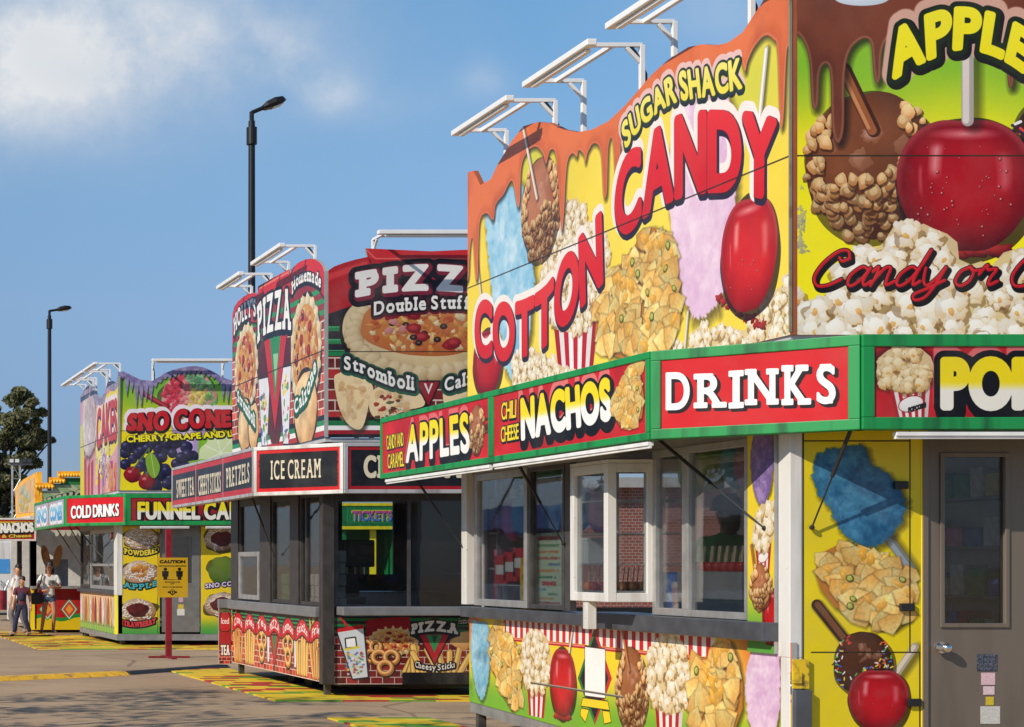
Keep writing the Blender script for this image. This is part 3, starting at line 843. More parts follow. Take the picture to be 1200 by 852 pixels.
def art_candy_side():
    cv = Cv(A_L, -A_YF-0.05, -A_Y, Z_ROOF-0.1, 6.25, 230, (250,222,72), 3)
    n = cv.noise(160, 5, 3)[...,None]
    cv.im += (n-0.5)*np.array((10,24,40))
    # greenish glow behind the toffee at both ends
    for u, v, ru, rv in ((628,190,34,60),(880,95,50,70)):
        c = cv.q(u, v); sx, sy = cv.sc(u, v)
        X, Y = cv.XY()
        k = np.exp(-(((X-c[0])/(ru*sx))**2+((Y-c[1])/(rv*sy))**2))*0.6
        cv.im = lerp(cv.im, (196,206,58), k).astype(np.float32)
    Q_ = cv.qs
    # stick on the far left and blue floss
    stick(cv, cv.q(552,232), cv.q(564,352), 10)
    # red apple peeping out below the lettering at the far end
    c = cv.q(571,425); sx, sy = cv.sc(571,425); candy_apple(cv, c[0], c[1], 17*sx, 40*sy, bub=3, lip=False)
    floss(cv, Q_([(571,228),(583,221),(598,219),(612,217),(616,250),(621,268),(624,300),(626,330),(622,370),(617,420),(607,447),(595,440),(588,400),(581,370),(575,330),(571,290),(569,255)]), (208,234,246), (128,190,222))
    # lilac floss
    floss(cv, Q_([(800,112),(822,98),(845,105),(858,130),(861,180),(862,230),(858,290),(848,340),(836,362),(820,374),(806,362),(797,330),(788,280),(783,230),(786,180),(790,140)]), (248,222,238), (226,184,218))
    stick(cv, cv.q(806,366), cv.q(802,412), 8)
    # popcorn cup
    carton(cv, cv.q(648,372), cv.q(702,362), cv.q(694,440), cv.q(656,450), 9, False)
    popcorn(cv, Q_([(652,262),(663,235),(676,232),(684,244),(690,262),(700,258),(708,278),(712,300),(714,330),(710,362),(690,382),(668,390),(646,385),(634,350),(632,320),(640,296)]), 19)
    popcorn(cv, Q_([(600,420),(614,405),(630,412),(644,420),(660,430),(700,440),(700,470),(600,470)]), 17)
    # popcorn drift along the foot, near end
    popcorn(cv, Q_([(808,392),(822,380),(836,388),(852,382),(872,388),(884,370),(893,352),(905,342),(916,335),(926,330),(926,420),(808,420)]), 20)
    popcorn(cv, Q_([(756,405),(770,388),(786,392),(800,404),(800,420),(756,420)]), 17)
    # nachos
    nachos(cv, Q_([(727,310),(742,292),(752,270),(766,266),(780,272),(788,300),(795,330),(798,360),(790,390),(776,408),(752,418),(728,420),(708,412),(697,395),(700,350),(712,330)]), 34)
    # nut covered toffee apple
    c = cv.q(633,244); sx, sy = cv.sc(633,244)
    caramel_apple(cv, c[0], c[1], 22*sx, 60*sy, 0.10, base=(214,144,108), dark=(140,76,40), cover=0.7)
    # toffee running down from the top edge
    top = Q_([(545,230),(548,190),(926,-60),(930,20)])
    top = Q_([(546,195)]+[(u, v-14) for u, v in A_TOP[1:-1]]+[(930,-60)])
    low = Q_([(546,330),(549,325),(551,290),(554,280),(557,322),(560,322),(562,262),(570,250),(578,258),(581,240),(590,228),(600,212),(606,240),(609,238),(611,196),(618,178),(628,172),(636,180),(640,192),(645,176),(652,186),(657,262),(660,262),(664,196),(670,180),(676,184),(678,176),(684,181),(686,190),(689,178),(696,168),(704,178),(707,226),(711,226),(713,172),(718,166),(722,226),(726,222),(729,150),(745,135),(770,116),(790,100),(803,97),(815,110),(820,150),(824,150),(828,95),(840,82),(852,82),(862,76),(868,70),(873,84),(876,72),(884,55),(896,42),(906,46),(911,60),(914,140),(918,140),(922,60),(928,58)])
    drips(cv, top, low, (232,120,66), (186,78,36))
    # sticks over the toffee
    stick(cv, cv.q(613,150), cv.q(629,232), 11, (250,226,206))
    c = cv.q(877,298); sx, sy = cv.sc(877,298)
    c2 = cv.q(867,366)
    for i in range(9):
        t = i/8; p = cv.q(842+52*t, 350+32*t); cv.lump(p[0]+cv.rg.randn()*2, p[1]+cv.rg.randn()*2, 12, 8, (220,60,50), (90,10,12), wob=0.2)
    candy_apple(cv, c[0], c[1], 33*sx, 70*sy, base=(214,34,34), dark=(126,10,14), lip=False)
    stick(cv, cv.q(898,58), cv.q(888,160), 12, (250,246,240))
    # lettering
    red = ((214,26,34),(232,48,50))
    w = arc(cv, [(556,419),(572,420),(587,423),(611,419),(633,411),(658,386),(690,352),(707,332)], [(556,351),(572,352),(587,354),(611,352),(640,334),(660,303),(690,262),(705,245)])
    put_text(cv, 'COTTON', w, [(11,(250,240,232),(-2,5)),(4,(44,36,60),(5,-8)),(2.5,(60,28,40),(2,-3)),(0,red,(0,0))], gap=0.16, bold=8)
    w = arc(cv, [(720,284),(735,275),(764,250),(802,232),(850,226),(887,232),(910,238)], [(720,200),(735,180),(764,153),(802,131),(850,129),(887,132),(910,140)])
    put_text(cv, 'CANDY', w, [(12,(250,240,234),(-2,6)),(4,(44,36,60),(5,-9)),(2.5,(60,28,40),(2,-3)),(0,red,(0,0))], gap=0.18, bold=9)
    w = arc(cv, [(733,176),(745,158),(760,142),(777,128),(797,119),(833,113),(870,104)], [(727,148),(740,130),(753,118),(773,99),(792,85),(833,77),(868,67)])
    put_text(cv, 'SUGAR SHACK', w, [(11,(236,196,190),(-2,4)),(6.5,(40,44,40),(3,-5)),(4.5,(48,60,40),(0,0)),(0,((244,226,70),(250,238,120)),(0,0))], gap=0.2, bold=3)
    # folding seam of the two board halves
    zs = (Z_SEAM-cv.z0)*cv.k
    cv.line([(0, zs), (cv.W, zs)], 2.6, (50,36,26))
    cv.grain(4)
    return cv

def art_candy_front():
    cv = Cv(A_F, A_X, A_XR, Z_ROOF-0.1, 6.25, 250, (228,212,24), 11)
    X, Y = cv.XY(); Y = Y/cv.k+cv.z0
    g = sstep(4.70, 5.45, Y)
    n = cv.noise(150, 9, 3)
    cv.im = lerp((255,240,16), (140,196,44), np.clip(g+(n-0.5)*0.5, 0, 1)).astype(np.float32)
    Q_ = cv.qs
    # toffee apple with nuts
    c = cv.q(1021,194); s1, s2 = cv.sc(1021,194)
    caramel_apple(cv, c[0], c[1], 76*s1, 86*s2, 0.095, cover=0.55, base=(160,90,48), dark=(74,36,16))
    cv.line(Q_([(990,82),(1024,153)]), 25, (70,32,14)); cv.line(Q_([(989,84),(1022,153)]), 17, (160,92,48)); cv.line(Q_([(987,86),(1018,150)]), 6, (206,140,90))
    # sprinkled apple at the right
    c = cv.q(1262,180); caramel_apple(cv, c[0], c[1], 78*s1, 80*s2, 0.09, sprinkles=True, nuts=170, base=(88,48,28), dark=(40,20,10))
    # big red apple
    c = cv.q(1131,217)
    candy_apple(cv, c[0], c[1], 80*s1, 81*s2, base=(176,10,24), dark=(78,2,10), bub=40)
    stick(cv, cv.q(1134,50), cv.q(1134,141), 22, (226,214,206))
    # popcorn drift
    popcorn(cv, Q_([(924,352),(938,338),(950,362),(962,352),(975,345),(990,330),(990,300),(1003,290),(1020,296),(1035,285),(1048,264),(1060,258),(1072,266),(1082,262),(1095,268),(1110,274),(1122,284),(1124,304),(1138,310),(1150,306),(1162,312),(1176,296),(1196,290),(1220,292),(1260,280),(1300,300),(1380,290),(1440,300),(1440,440),(924,440)]), 34, 1.1, hi=(255,254,248), lo=(228,196,146))
    # toffee from the top
    top = Q_([(900,-80),(1500,-80)])
    low = Q_([(915,60),(922,40),(930,38),(940,46),(948,70),(951,120),(955,128),(959,120),(961,85),(968,75),(973,90),(975,150),(982,168),(989,150),(990,90),(996,60),(1010,46),(1020,50),(1023,80),(1025,94),(1028,98),(1032,90),(1034,60),(1045,42),(1080,40),(1120,52),(1150,48),(1165,40),(1178,48),(1181,95),(1184,103),(1188,95),(1190,50),(1215,44),(1240,70),(1246,130),(1250,70),(1300,40),(1340,90),(1346,40),(1400,46),(1500,50)])
    drips(cv, top, low, (128,66,42), (88,42,26))
    c = cv.q(1010,-2); cv.lump(c[0], c[1], 32*s1, 9*s2, (222,232,240), (196,208,220), wob=0)
    # lettering
    w_ = arc(cv, [(1046,96),(1066,83),(1086,73),(1120,60),(1150,62),(1178,73),(1204,91),(1222,110)], [(1037,44),(1056,30),(1075,20),(1116,8),(1152,11),(1188,24),(1220,46),(1240,66)])
    put_text(cv, 'APPLES', w_, [(20,(216,170,150),(2,6),3),(13,(30,24,14),(3,-5)),(9,(30,40,14),(0,0)),(0,((250,234,18),(252,240,40)),(0,0))], gap=0.20, bold=5.5)
    script(cv, 'Candy or Caramel', cv.q(946,335), 24*s2, 26.9*s1)
    zs = (Z_SEAM-cv.z0)*cv.k
    cv.line([(0, zs), (cv.W, zs)], 2.6, (50,36,20))
    # torn patch of vinyl near the corner
    for i in range(16):
        p = cv.q(927+cv.rg.rand()*16, 220+cv.rg.rand()*90); cv.lump(p[0], p[1], 3+5*cv.rg.rand(), 3+9*cv.rg.rand(), (196,190,150), (150,150,130), wob=0.4, op=0.8)
    cv.grain(5)
    return cv

SCRIPT = {  # brush strokes in units of the small-letter height; each letter: advance, strokes
 'C': (1.75, [[(1.55,1.45),(1.35,1.85),(0.9,1.8),(0.4,1.2),(0.2,0.5),(0.45,0.02),(0.95,0.02),(1.5,0.35)], [(1.55,1.45),(1.25,1.3),(1.05,1.5)]]),
 'a': (1.12, [[(0.85,0.85),(0.55,1.0),(0.15,0.6),(0.12,0.15),(0.35,0.0),(0.7,0.35),(0.95,0.95)], [(0.95,0.95),(0.82,0.3),(0.95,0.02),(1.2,0.25)]]),
 'n': (1.2, [[(0.0,0.75),(0.2,1.0),(0.22,0.5),(0.12,0.0)], [(0.15,0.2),(0.5,0.9),(0.78,0.95),(0.78,0.45),(0.85,0.05),(1.2,0.25)]]),
 'd': (1.15, [[(0.85,0.85),(0.55,1.0),(0.15,0.6),(0.12,0.15),(0.35,0.0),(0.7,0.35),(1.05,1.2),(1.2,1.9)], [(1.2,1.9),(0.9,0.6),(0.92,0.05),(1.2,0.25)]]),
 'y': (1.2, [[(0.1,0.95),(0.2,0.3),(0.45,0.02),(0.8,0.4),(1.05,0.98)], [(1.05,0.98),(0.85,0.1),(0.55,-0.6),(0.1,-0.75),(0.0,-0.45),(0.6,-0.1),(1.2,0.3)]]),
 'o': (1.1, [[(0.6,1.0),(0.2,0.75),(0.1,0.25),(0.4,0.0),(0.75,0.25),(0.8,0.75),(0.55,1.0),(0.75,0.8),(1.1,0.85)]]),
 'r': (1.0, [[(0.0,0.6),(0.25,1.1),(0.35,0.85),(0.75,0.88),(0.6,0.4),(0.65,0.05),(1.0,0.25)]]),
 'm': (1.75, [[(0.0,0.75),(0.2,1.0),(0.22,0.5),(0.12,0.0)], [(0.15,0.2),(0.45,0.9),(0.72,0.95),(0.68,0.0)], [(0.7,0.2),(1.0,0.9),(1.3,0.95),(1.3,0.4),(1.4,0.05),(1.75,0.25)]]),
 'e': (1.0, [[(0.1,0.45),(0.55,0.55),(0.75,0.85),(0.5,1.0),(0.15,0.6),(0.15,0.15),(0.45,0.0),(1.0,0.3)]]),
 'l': (0.75, [[(0.0,0.3),(0.5,1.3),(0.6,1.9),(0.35,1.7),(0.2,0.6),(0.3,0.05),(0.75,0.25)]]),
 ' ': (0.42, [])}
def script(cv, text, org, sy, sx, fill=(196,16,26)):
    x = 0; polys = []
    for ch in text:
        adv, st = SCRIPT[ch]
        for s in st:
            c = curve([((x+a+0.32*b), b) for a, b in s], 7)
            polys.append(np.array([(org[0]+a*sx*0.92, org[1]+b*sy*0.92) for a, b in c]))
        x += adv
    for g, c, d in ((11,(20,10,8),(4,-6)),(8,(40,8,10),(0,0)),(4.6,fill,(0,0)),(1.6,(226,40,46),(-1.2,1.6))):
        for p in polys: cv.line(p+np.array(d), g*sy/58.0*1.75, c)

def swirl_red(cv, c=(206,20,30), seed=4):
    n = cv.noise(cv.k*0.22, seed, 3)
    cv.im = lerp(np.array(c)*0.82, np.minimum(np.array(c)*1.12+np.array((6,14,12)), 255), n).astype(np.float32)

def art_sign_apples():
    a0, _ = A_SL.m(445,500); a1, _ = A_SL.m(569.5,500)
    cv = Cv(A_SL, a0+0.09, a1-0.06, Z_S0+0.055, Z_S1-0.055, 300, (206,20,30), 21); swirl_red(cv)
    w = quad(cv, (474,543), (549.5,530), (547,483), (475,499))
    put_text(cv, 'APPLES', lambda s,t: w(s,t)+np.array([-4,16]), [(5,(228,110,110),(0,0),3)], gap=0.10)
    put_text(cv, 'APPLES', w, [(13,(16,12,16),(10,-12)),(10,(14,10,14),(3,-4)),(0,((252,252,246),(250,226,20),0.55),(0,0))], gap=0.2, bold=6)
    w = quad(cv, (452,527), (471.5,522), (471,507), (451.5,511)); put_text(cv, 'CANDY AND', w, [(5,(16,12,16),(2,-2)),(0.8,(250,226,30),(0,0))])
    w = quad(cv, (453,549), (472,546), (471.5,529), (453,533)); put_text(cv, 'CARAMEL', w, [(5,(16,12,16),(2,-2)),(0.8,(250,226,30),(0,0))])
    c = cv.q(557,503); sx, sy = cv.sc(557,503); caramel_apple(cv, c[0], c[1], 8.5*sx, 29*sy, 0.17, base=(200,130,84), dark=(120,60,30), cover=0.7)
    cv.grain(4); return cv
def art_sign_nachos():
    a0, _ = A_SL.m(577,480)
    cv = Cv(A_SL, a0+0.06, -A_SC-0.07, Z_S0+0.055, Z_S1-0.055, 300, (206,20,30), 22); swirl_red(cv, seed=8)
    w = quad(cv, (609,517), (716,492), (713,442), (608,467))
    put_text(cv, 'NACHOS', lambda s,t: w(s,t)+np.array([-6,20]), [(6,(230,120,116),(0,0),3)], gap=0.10)
    put_text(cv, 'NACHOS', w, [(15,(16,12,16),(9,-12)),(11,(14,10,14),(2,-3)),(0,((252,252,248),(250,226,20),0.52),(0,0))], gap=0.2, bold=8)
    w = quad(cv, (586,492), (603,489), (603.5,468.5), (586,473)); put_text(cv, 'CHILI', w, [(6,(16,12,16),(2,-2)),(1.0,(250,226,30),(0,0))])
    w = quad(cv, (585.5,518), (606,514), (606,496.5), (585.5,501)); put_text(cv, 'CHEESE', w, [(6,(16,12,16),(2,-2)),(1.0,(250,226,30),(0,0))])
    nachos(cv, cv.qs([(724,450),(735,436),(746,430),(751,450),(753,470),(750,490),(740,496),(724,498),(718,488),(717,468)]), 26)
    cv.grain(4); return cv
def art_sign_drinks():
    L_ = (A_SFX-A_SX)/Q
    cv = Cv(A_SD, 0.07, L_-0.09, Z_S0+0.055, Z_S1-0.055, 300, (208,22,30), 23)
    n = cv.noise(90, 4, 2)[...,None]; cv.im += (n-0.5)*14
    # playful slab letters, alternately tall and short
    xs = [776,812,853,872,915,952]; xe = [812,852,872,913,951,984]
    base = [480,477.5,476.5,475,473,472.5]; top = [437,437,436,431,430,428]
    for i, ch in enumerate('DRINKS'):
        jb, jt = (0,0,1.5,-1,1,0)[i], (0,1.5,-1,2,-1.5,0)[i]
        w = quad(cv, (xs[i], base[i]+jb+1), (xe[i]-1.0, base[i]+jb), (xe[i]-1.0, top[i]+jt-1.5), (xs[i], top[i]+jt-0.5))
        put_text(cv, ch, w, [(1.5,(30,14,16),(6,-6)),(0,(252,250,246),(0,0))], slab=0.12, serif_h=0.11, bold=2.5)
    cv.grain(3); return cv
def art_sign_popcorn():
    cv = Cv(A_SF, A_SFX+0.10, A_XR-0.12, Z_S0+0.055, Z_S1-0.055, 300, (190,18,28), 24); swirl_red(cv, (194,16,28), 6)
    pop = cv.qs([(1028,440),(1030,420),(1042,410),(1060,406),(1080,408),(1092,418),(1097,432),(1092,448),(1080,458),(1062,462),(1044,456),(1032,452)])
    cv.fill(pop, (20,8,8), op=0.5, grow=8, feather=12)
    carton(cv, cv.q(1043,455), cv.q(1091,450), cv.q(1088,494), cv.q(1053,494), 10)
    w = quad(cv, (1066,483), (1086,477), (1086,472), (1066,478)); put_text(cv, 'POPCORN', w, [(1.2,(20,14,20),(0,0))])
    popcorn(cv, pop, 21, 1.2, hi=(250,240,205), lo=(206,160,90))
    w = quad(cv, (1103,481), (1400,481), (1400,418), (1103,418))
    put_text(cv, 'POPCORN', lambda s,t: w(s,t)+np.array([-6,16]), [(8,(222,110,110),(0,0),4)], gap=0.12)
    put_text(cv, 'POPCORN', w, [(18,(16,12,16),(8,-10)),(13,(14,10,14),(0,0)),(0,((244,240,226),(248,224,16),0.45),(0,0))], gap=0.2, bold=9)
    cv.grain(4); return cv

def art_skirt():
    a0, _ = A_L.m(548,770); zt = 0
    cv = Cv(A_L, a0, -A_Y-0.02, 0.25, 1.30, 260, (246,214,40), 25)
    h, w = cv.H, cv.W; Q_ = cv.qs
    X, Y = cv.XY(); Y = Y/cv.H
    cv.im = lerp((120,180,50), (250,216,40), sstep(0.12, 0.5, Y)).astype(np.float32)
    # orange ends
    x = X/cv.W; k = (1-sstep(0.03, 0.09, x))+sstep(0.85, 0.93, x)
    cv.im = lerp(cv.im, (226,106,44), np.clip(k*sstep(0.35, 0.9, Y)*0.95, 0, 1)).astype(np.float32)
    # red and white awning band
    x0, x1 = cv.q(590,730)[0], cv.q(838,760)[0]; n = 30
    for i in range(n*2):
        a, b = x0+(x1-x0)*i/(2*n), x0+(x1-x0)*(i+1)/(2*n)
        cv.fill([(a, h*0.74), (b+0.5, h*0.74), (b+0.5, h*0.95), (a, h*0.95)], (206,36,44) if i % 2 == 0 else (250,244,236))
    cv.line([(x0-10, h*0.72), (x1+10, h*0.72)], 9, (190,30,30)); cv.line([(x0-10, h*0.725), (x1+10, h*0.725)], 3, (240,150,130))
    floss(cv, Q_([(553,730),(562,728),(572,732),(574,760),(573,790),(569,812),(563,820),(556,800),(552,770)]), (176,216,234), (104,170,204))
    nachos(cv, Q_([(575,735),(586,728),(594,745),(604,752),(611,765),(612,790),(608,825),(600,832),(590,815),(578,785),(573,760)]), 30)
    carton(cv, cv.q(618,805), cv.q(640,808), cv.q(637,842), cv.q(620,838), 7, False)
    popcorn(cv, Q_([(612,750),(620,738),(632,738),(642,748),(646,770),(643,800),(634,812),(618,806),(610,785)]), 22)
    c = cv.q(659,800); sx, sy = cv.sc(659,800); candy_apple(cv, c[0], c[1], 15*sx, 42*sy, base=(206,24,30), bub=6)
    stick(cv, cv.q(671,736), cv.q(667,764), 8)
    # diamond badge with a blank white card
    for s_, cc in ((1.0,(40,120,60)),(0.86,(24,24,28)),(0.80,(24,24,28))):
        cv.fill(Q_([(697,795-60*s_),(697+20*s_,795),(697,795+55*s_),(697-20*s_,795)]), cc)
    cv.fill(Q_([(697,735),(717,795),(697,850),(697,843),(713,795),(697,744)]), (200,30,36)); 
    cv.fill(Q_([(683,818),(712,822),(714,832),(681,827)]), (244,214,40), outline=(2,(20,20,20)))
    cv.fill(Q_([(681,830),(690,832),(686,846),(680,838)]), (244,214,40), outline=(2,(20,20,20))); cv.fill(Q_([(706,833),(714,834),(716,846),(708,848)]), (244,214,40), outline=(2,(20,20,20)))
    cv.fill(Q_([(685.5,758),(709,761),(709,818),(685.5,815)]), (252,250,246), outline=(2.5,(60,20,20)))
    c = cv.q(740,808); sx, sy = cv.sc(740,808); caramel_apple(cv, c[0], c[1], 18.5*sx, 50*sy, 0.10, base=(190,120,70), dark=(110,60,30), cover=0.75)
    stick(cv, cv.q(729,738), cv.q(737,785), 9, (214,130,70))
    carton(cv, cv.q(768,828), cv.q(800,832), cv.q(797,880), cv.q(771,876), 8, False)
    popcorn(cv, Q_([(765,755),(775,742),(790,742),(800,752),(808,780),(809,805),(802,832),(786,838),(770,832),(761,810),(758,780)]), 25)
    nachos(cv, Q_([(810,785),(822,772),(836,765),(846,748),(858,752),(866,775),(870,800),(870,830),(862,852),(842,862),(818,856),(808,835),(806,808)]), 38)
    floss(cv, Q_([(884,758),(896,752),(910,756),(914,780),(914,820),(910,850),(900,872),(888,870),(878,848),(873,810),(876,780)]), (240,214,234), (212,170,208))
    cv.fill(Q_([(917,820),(922,818),(927,830),(927,880),(917,880)]), (240,190,40), outline=(3,(190,70,30)))
    cv.fill(Q_([(919.5,796),(926,797),(926,812),(919.5,811)]), (250,250,250), outline=(2.5,(20,20,20)))
    w_ = quad(cv, (920.5,810), (925,811), (925,799), (920.5,798)); put_text(cv, 'G', w_, [(1.4,(20,20,20),(0,0))])
    cv.line(Q_([(622,800),(730,817)]), 5, (90,84,76)); cv.line(Q_([(622,799),(730,816)]), 2, (170,164,150))
    cv.grain(5); return cv
def art_strip():
    a0, _ = A_L.m(880.5,600); a1, _ = A_L.m(912,600)
    cv = Cv(A_L, a0, a1, 1.05, 2.74, 260, (240,212,30), 26); h, w = cv.H, cv.W; Q_ = cv.qs
    X, Y = cv.XY(); Y = Y/cv.H
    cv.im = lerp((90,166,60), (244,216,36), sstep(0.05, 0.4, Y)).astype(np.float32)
    floss(cv, Q_([(884,540),(887,515),(893,500),(906,498),(911,520),(911,550),(906,580),(896,592),(888,575)]), (168,140,196), (110,88,150))
    carton(cv, cv.q(889,635), cv.q(909,630), cv.q(906,672), cv.q(893,672), 7, True)
    popcorn(cv, Q_([(886,625),(889,605),(897,590),(908,592),(911,610),(911,632),(904,642),(890,642)]), 20)
    stick(cv, cv.q(885,640), cv.q(892,690), 8, (190,110,60))
    c = cv.q(910,722); sx, sy = cv.sc(905,722); candy_apple(cv, c[0], c[1], 12*sx, 32*sy, bub=4)
    c = cv.q(896,688); sx, sy = cv.sc(896,688); caramel_apple(cv, c[0], c[1], 12*sx, 27*sy, 0.19, base=(200,130,80), dark=(130,70,30), cover=0.8)
    cv.grain(4); return cv
def art_hatch():
    a0, _ = A_F.m(941,600); a1, _ = A_F.m(1079,600)
    cv = Cv(A_F, a0, a1, 0.20, 2.74, 260, (238,214,22), 27); h, w = cv.H, cv.W; Q_ = cv.qs
    def P(pts): return Q_([(920+x/2.42, 500+y/2.42) for x, y in pts])
    def p1(x, y): return cv.q(920+x/2.42, 500+y/2.42)
    n = cv.noise(120, 4, 3)[...,None]; cv.im += (n-0.5)*16
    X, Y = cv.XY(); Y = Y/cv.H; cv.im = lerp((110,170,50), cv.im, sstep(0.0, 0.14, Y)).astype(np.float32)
    stick(cv, p1(292,315), p1(356,402), 17, (150,160,165))
    floss(cv, P([(78,130),(92,75),(150,60),(225,55),(240,100),(285,130),(322,170),(342,225),(330,270),(290,318),(250,340),(200,330),(155,292),(130,240),(88,175)]), (74,140,176), (30,84,124))
    nachos(cv, P([(85,412),(100,360),(130,345),(170,325),(210,345),(250,370),(300,382),(335,402),(360,450),(352,545),(310,575),(255,565),(200,540),(140,510),(100,460)]), 27)
    cv.line(P([(90,505),(175,612)]), 20, (60,34,18), shadow=(3,-3,6,0.6)); cv.line(P([(92,504),(172,606)]), 11, (120,76,46))
    stick(cv, p1(368,624), p1(300,722), 15, (230,214,190))
    c = p1(222,672); k = cv.k*A_Y/F/2.42; caramel_apple(cv, c[0], c[1], 84*k, 90*k, 0.09, sprinkles=True, nuts=120, base=(104,58,34), dark=(50,26,12))
    c = p1(265,775); candy_apple(cv, c[0], c[1], 85*k, 90*k, base=(190,12,28), dark=(96,4,12))
    # door outline of the hatch
    for a in (P([(52,-40),(52,900)]), P([(354,-40),(354,640)]), P([(52,40),(354,40)]), P([(75,640),(382,640)]), P([(382,640),(382,900)])): cv.line(a, 2.4, (40,36,20))
    cv.grain(4); return cv

# ------------------------------------------------------------------ prints of the pizza stand (second)
B_X, B_Y, B_YF = 7.0, 23.63, 28.62
B_SX, B_SY, B_SC, B_SFX, B_SE = 6.183, 23.2, 24.145, 7.128, 29.35
B_L, B_F = Left(B_X), Front(B_Y)
B_SL, B_SF, B_SD = Left(B_SX), Front(B_SY), Chamfer(B_SX, B_SC)
B_XR = B_X + (632-380)*B_Y/F
def B3c(x, y): return (190+x/2.94, 270+y/2.94)
def B4c(x, y): return (370+x/3.04, 260+y/3.04)
B_TOP = [(272.3,369),(275,359),(279,353),(285,348),(291,344.5),(297,343),(302,345),(302.4,335.5),(320,325.5),(339,315.5),(340,321),(343,314),(348,309),(353,306),(358,304),(363.5,303),(369,304),(374,307),(378,312),(379.8,318)]
B_TOPF = [(380.2,317),(392,312),(403,308),(417,304),(431,301),(428.5,291),(505,294.5),(581.5,291),(579,301),(593,304),(607,308),(620,312),(631.8,317)]

def art_pizza_side():
    cv = Cv(B_L, -B_YF, -B_Y, 3.36, 6.1, 130, (176,44,44), 31, r=2.0); Q_ = cv.qs
    bricks(cv, 0, 0, cv.W, cv.H, 34, 15, (212,84,66), (244,224,206))
    def px(u, v): c = cv.q(u, v); return (c[0], c[1]) + cv.sc(u, v)
    # stripes along the foot and behind the arches
    def band(v_near, v_far, c, n=0):
        pass
    z0 = cv.q(350,519)[1]
    for i, c in enumerate(((36,30,40),(190,44,52),(246,242,236),(40,140,84),(30,32,40))): cv.fill([(0, 4+i*9), (cv.W, 4+i*9), (cv.W, 13+i*9), (0, 13+i*9)], c)
    zt = cv.H*0.60
    cv.fill([(0, zt), (cv.W, zt), (cv.W, cv.H), (0, cv.H)], (150,44,50))
    for i in range(3): cv.fill([(0, zt+8+i*20), (cv.W, zt+8+i*20), (cv.W, zt+17+i*20), (0, zt+17+i*20)], (44,150,86))
    # red domes
    for pts in ([(270,420),(272,370),(279,350),(290,340),(300,338),(303,350),(303,378),(290,376),(280,384),(274,398)], [(302,340),(340,312),(341,345),(330,341),(320,342),(310,348),(302,360)], [(340,345),(341,322),(350,303),(364,298),(376,302),(382,318),(382,352),(372,335),(360,330),(348,335)]):
        cv.fill(Q_(pts), (214,34,46), outline=(3,(60,18,24)), shadow=(2,-4,6,0.6))
    cv.line(Q_([(304,338),(338,319)]), 4, (236,120,110))
    # white rimmed slices left and right
    for u, v, ru, rv in ((288.5,432,13,50),(357.5,412,17.5,64)):
        x, y, sx, sy = px(u, v); cv.lump(x, y, ru*sx+6, rv*sy+6, (40,30,34), (40,30,34), wob=0.02); pizza(cv, x, y, ru*sx, rv*sy, 7, lumps=18, crust=(250,230,188))
    for u, v, ru, rv in ((287,498,8,30),(297,500,6,28),(358,480,13,46)):
        x, y, sx, sy = px(u, v); cv.lump(x, y, ru*sx+5, rv*sy+5, (50,36,34), (50,36,34), wob=0.02); cv.lump(x, y, ru*sx, rv*sy, (248,226,180), (214,160,100), wob=0.04, grain=0.5)
    # middle: cups and the green wedge
    cv.fill(Q_([(303,400),(341,395),(341,440),(327,520),(318,520),(303,450)]), (90,24,34))
    for (u0, u1, t, b) in ((304,315,445,522),(329,340,432,520)):
        cv.fill(Q_([(u0-1,t),(u1+1,t-3),(u1-2,b),(u0+3,b)]), (232,232,236), outline=(3,(40,40,60)))
        for i in range(26):
            f = cv.rg.rand(); uu = u0+1.5+(u1-u0-3)*cv.rg.rand(); x, y, sx, sy = px(uu, t+8+(b-t-12)*f); cc = [(210,60,50),(60,90,170),(240,210,80),(90,150,90),(120,110,110),(240,240,240)][cv.rg.randint(6)]
            cv.lump(x, y, 7*(0.4+cv.rg.rand()), 6*(0.4+cv.rg.rand()), cc, cc, wob=0.1, op=0.85)
    cv.fill(Q_([(309,396),(336,392),(322,505)]), (200,36,48), outline=(4,(36,20,26)))
    cv.fill(Q_([(316,394),(329,392),(322.5,470)]), (48,140,84)); cv.fill(Q_([(320,415),(326,414),(322.7,455)]), (150,206,160))
    # lettering
    blk = (28,24,34)
    w = arc(cv, [(274,394),(279,383),(286,376),(293,372),(300,371)], [(273.5,375),(278,363),(285,356),(293,351),(300,350)])
    put_text(cv, "HOLLY'S", w, [(6,blk,(2,-3)),(0,(250,248,244),(0,0))], slab=0.1, gap=0.14, bold=1.5)
    w = arc(cv, [(301.5,404),(306,396),(313,391),(321,388),(330,386),(341,387)], [(301,360),(306,352),(313,346),(321,342),(330,339),(341,339)])
    put_text(cv, 'PIZZA', w, [(9,blk,(2,-3)),(0,(250,248,244),(0,0))], slab=0.1, gap=0.14, bold=2.5)
    w = arc(cv, [(342,346),(347,337),(353,332),(360,330),(367,332),(376,338)], [(341.5,332),(346,322),(353,316),(360,314),(368,316),(377,323)])
    put_text(cv, 'Homemade', w, [(5,blk,(2,-3)),(0,(250,248,244),(0,0))], slab=0.08, gap=0.12, bold=1)
    for t, b, tp in (('Stromboli', [(278,470),(284,478),(291,490),(299,502)], [(278,457),(284,464),(291,474),(299,486)]), ('Calzone', [(345,487),(352,478),(360,468),(371,432)], [(344,470),(351,462),(358,450),(369,416)])):
        put_text(cv, t, arc(cv, b, tp), [(8,(30,84,66),(2,-3)),(5,(30,100,70),(0,0)),(0,(250,250,246),(0,0))], slab=0.08, gap=0.1, bold=1.0)
    zs = (1.75+(PY-453.7)*B_X/(273-PX)-cv.z0)*cv.k; cv.line([(0, zs), (cv.W, zs)], 2, (50,36,30))
    cv.grain(6); return cv

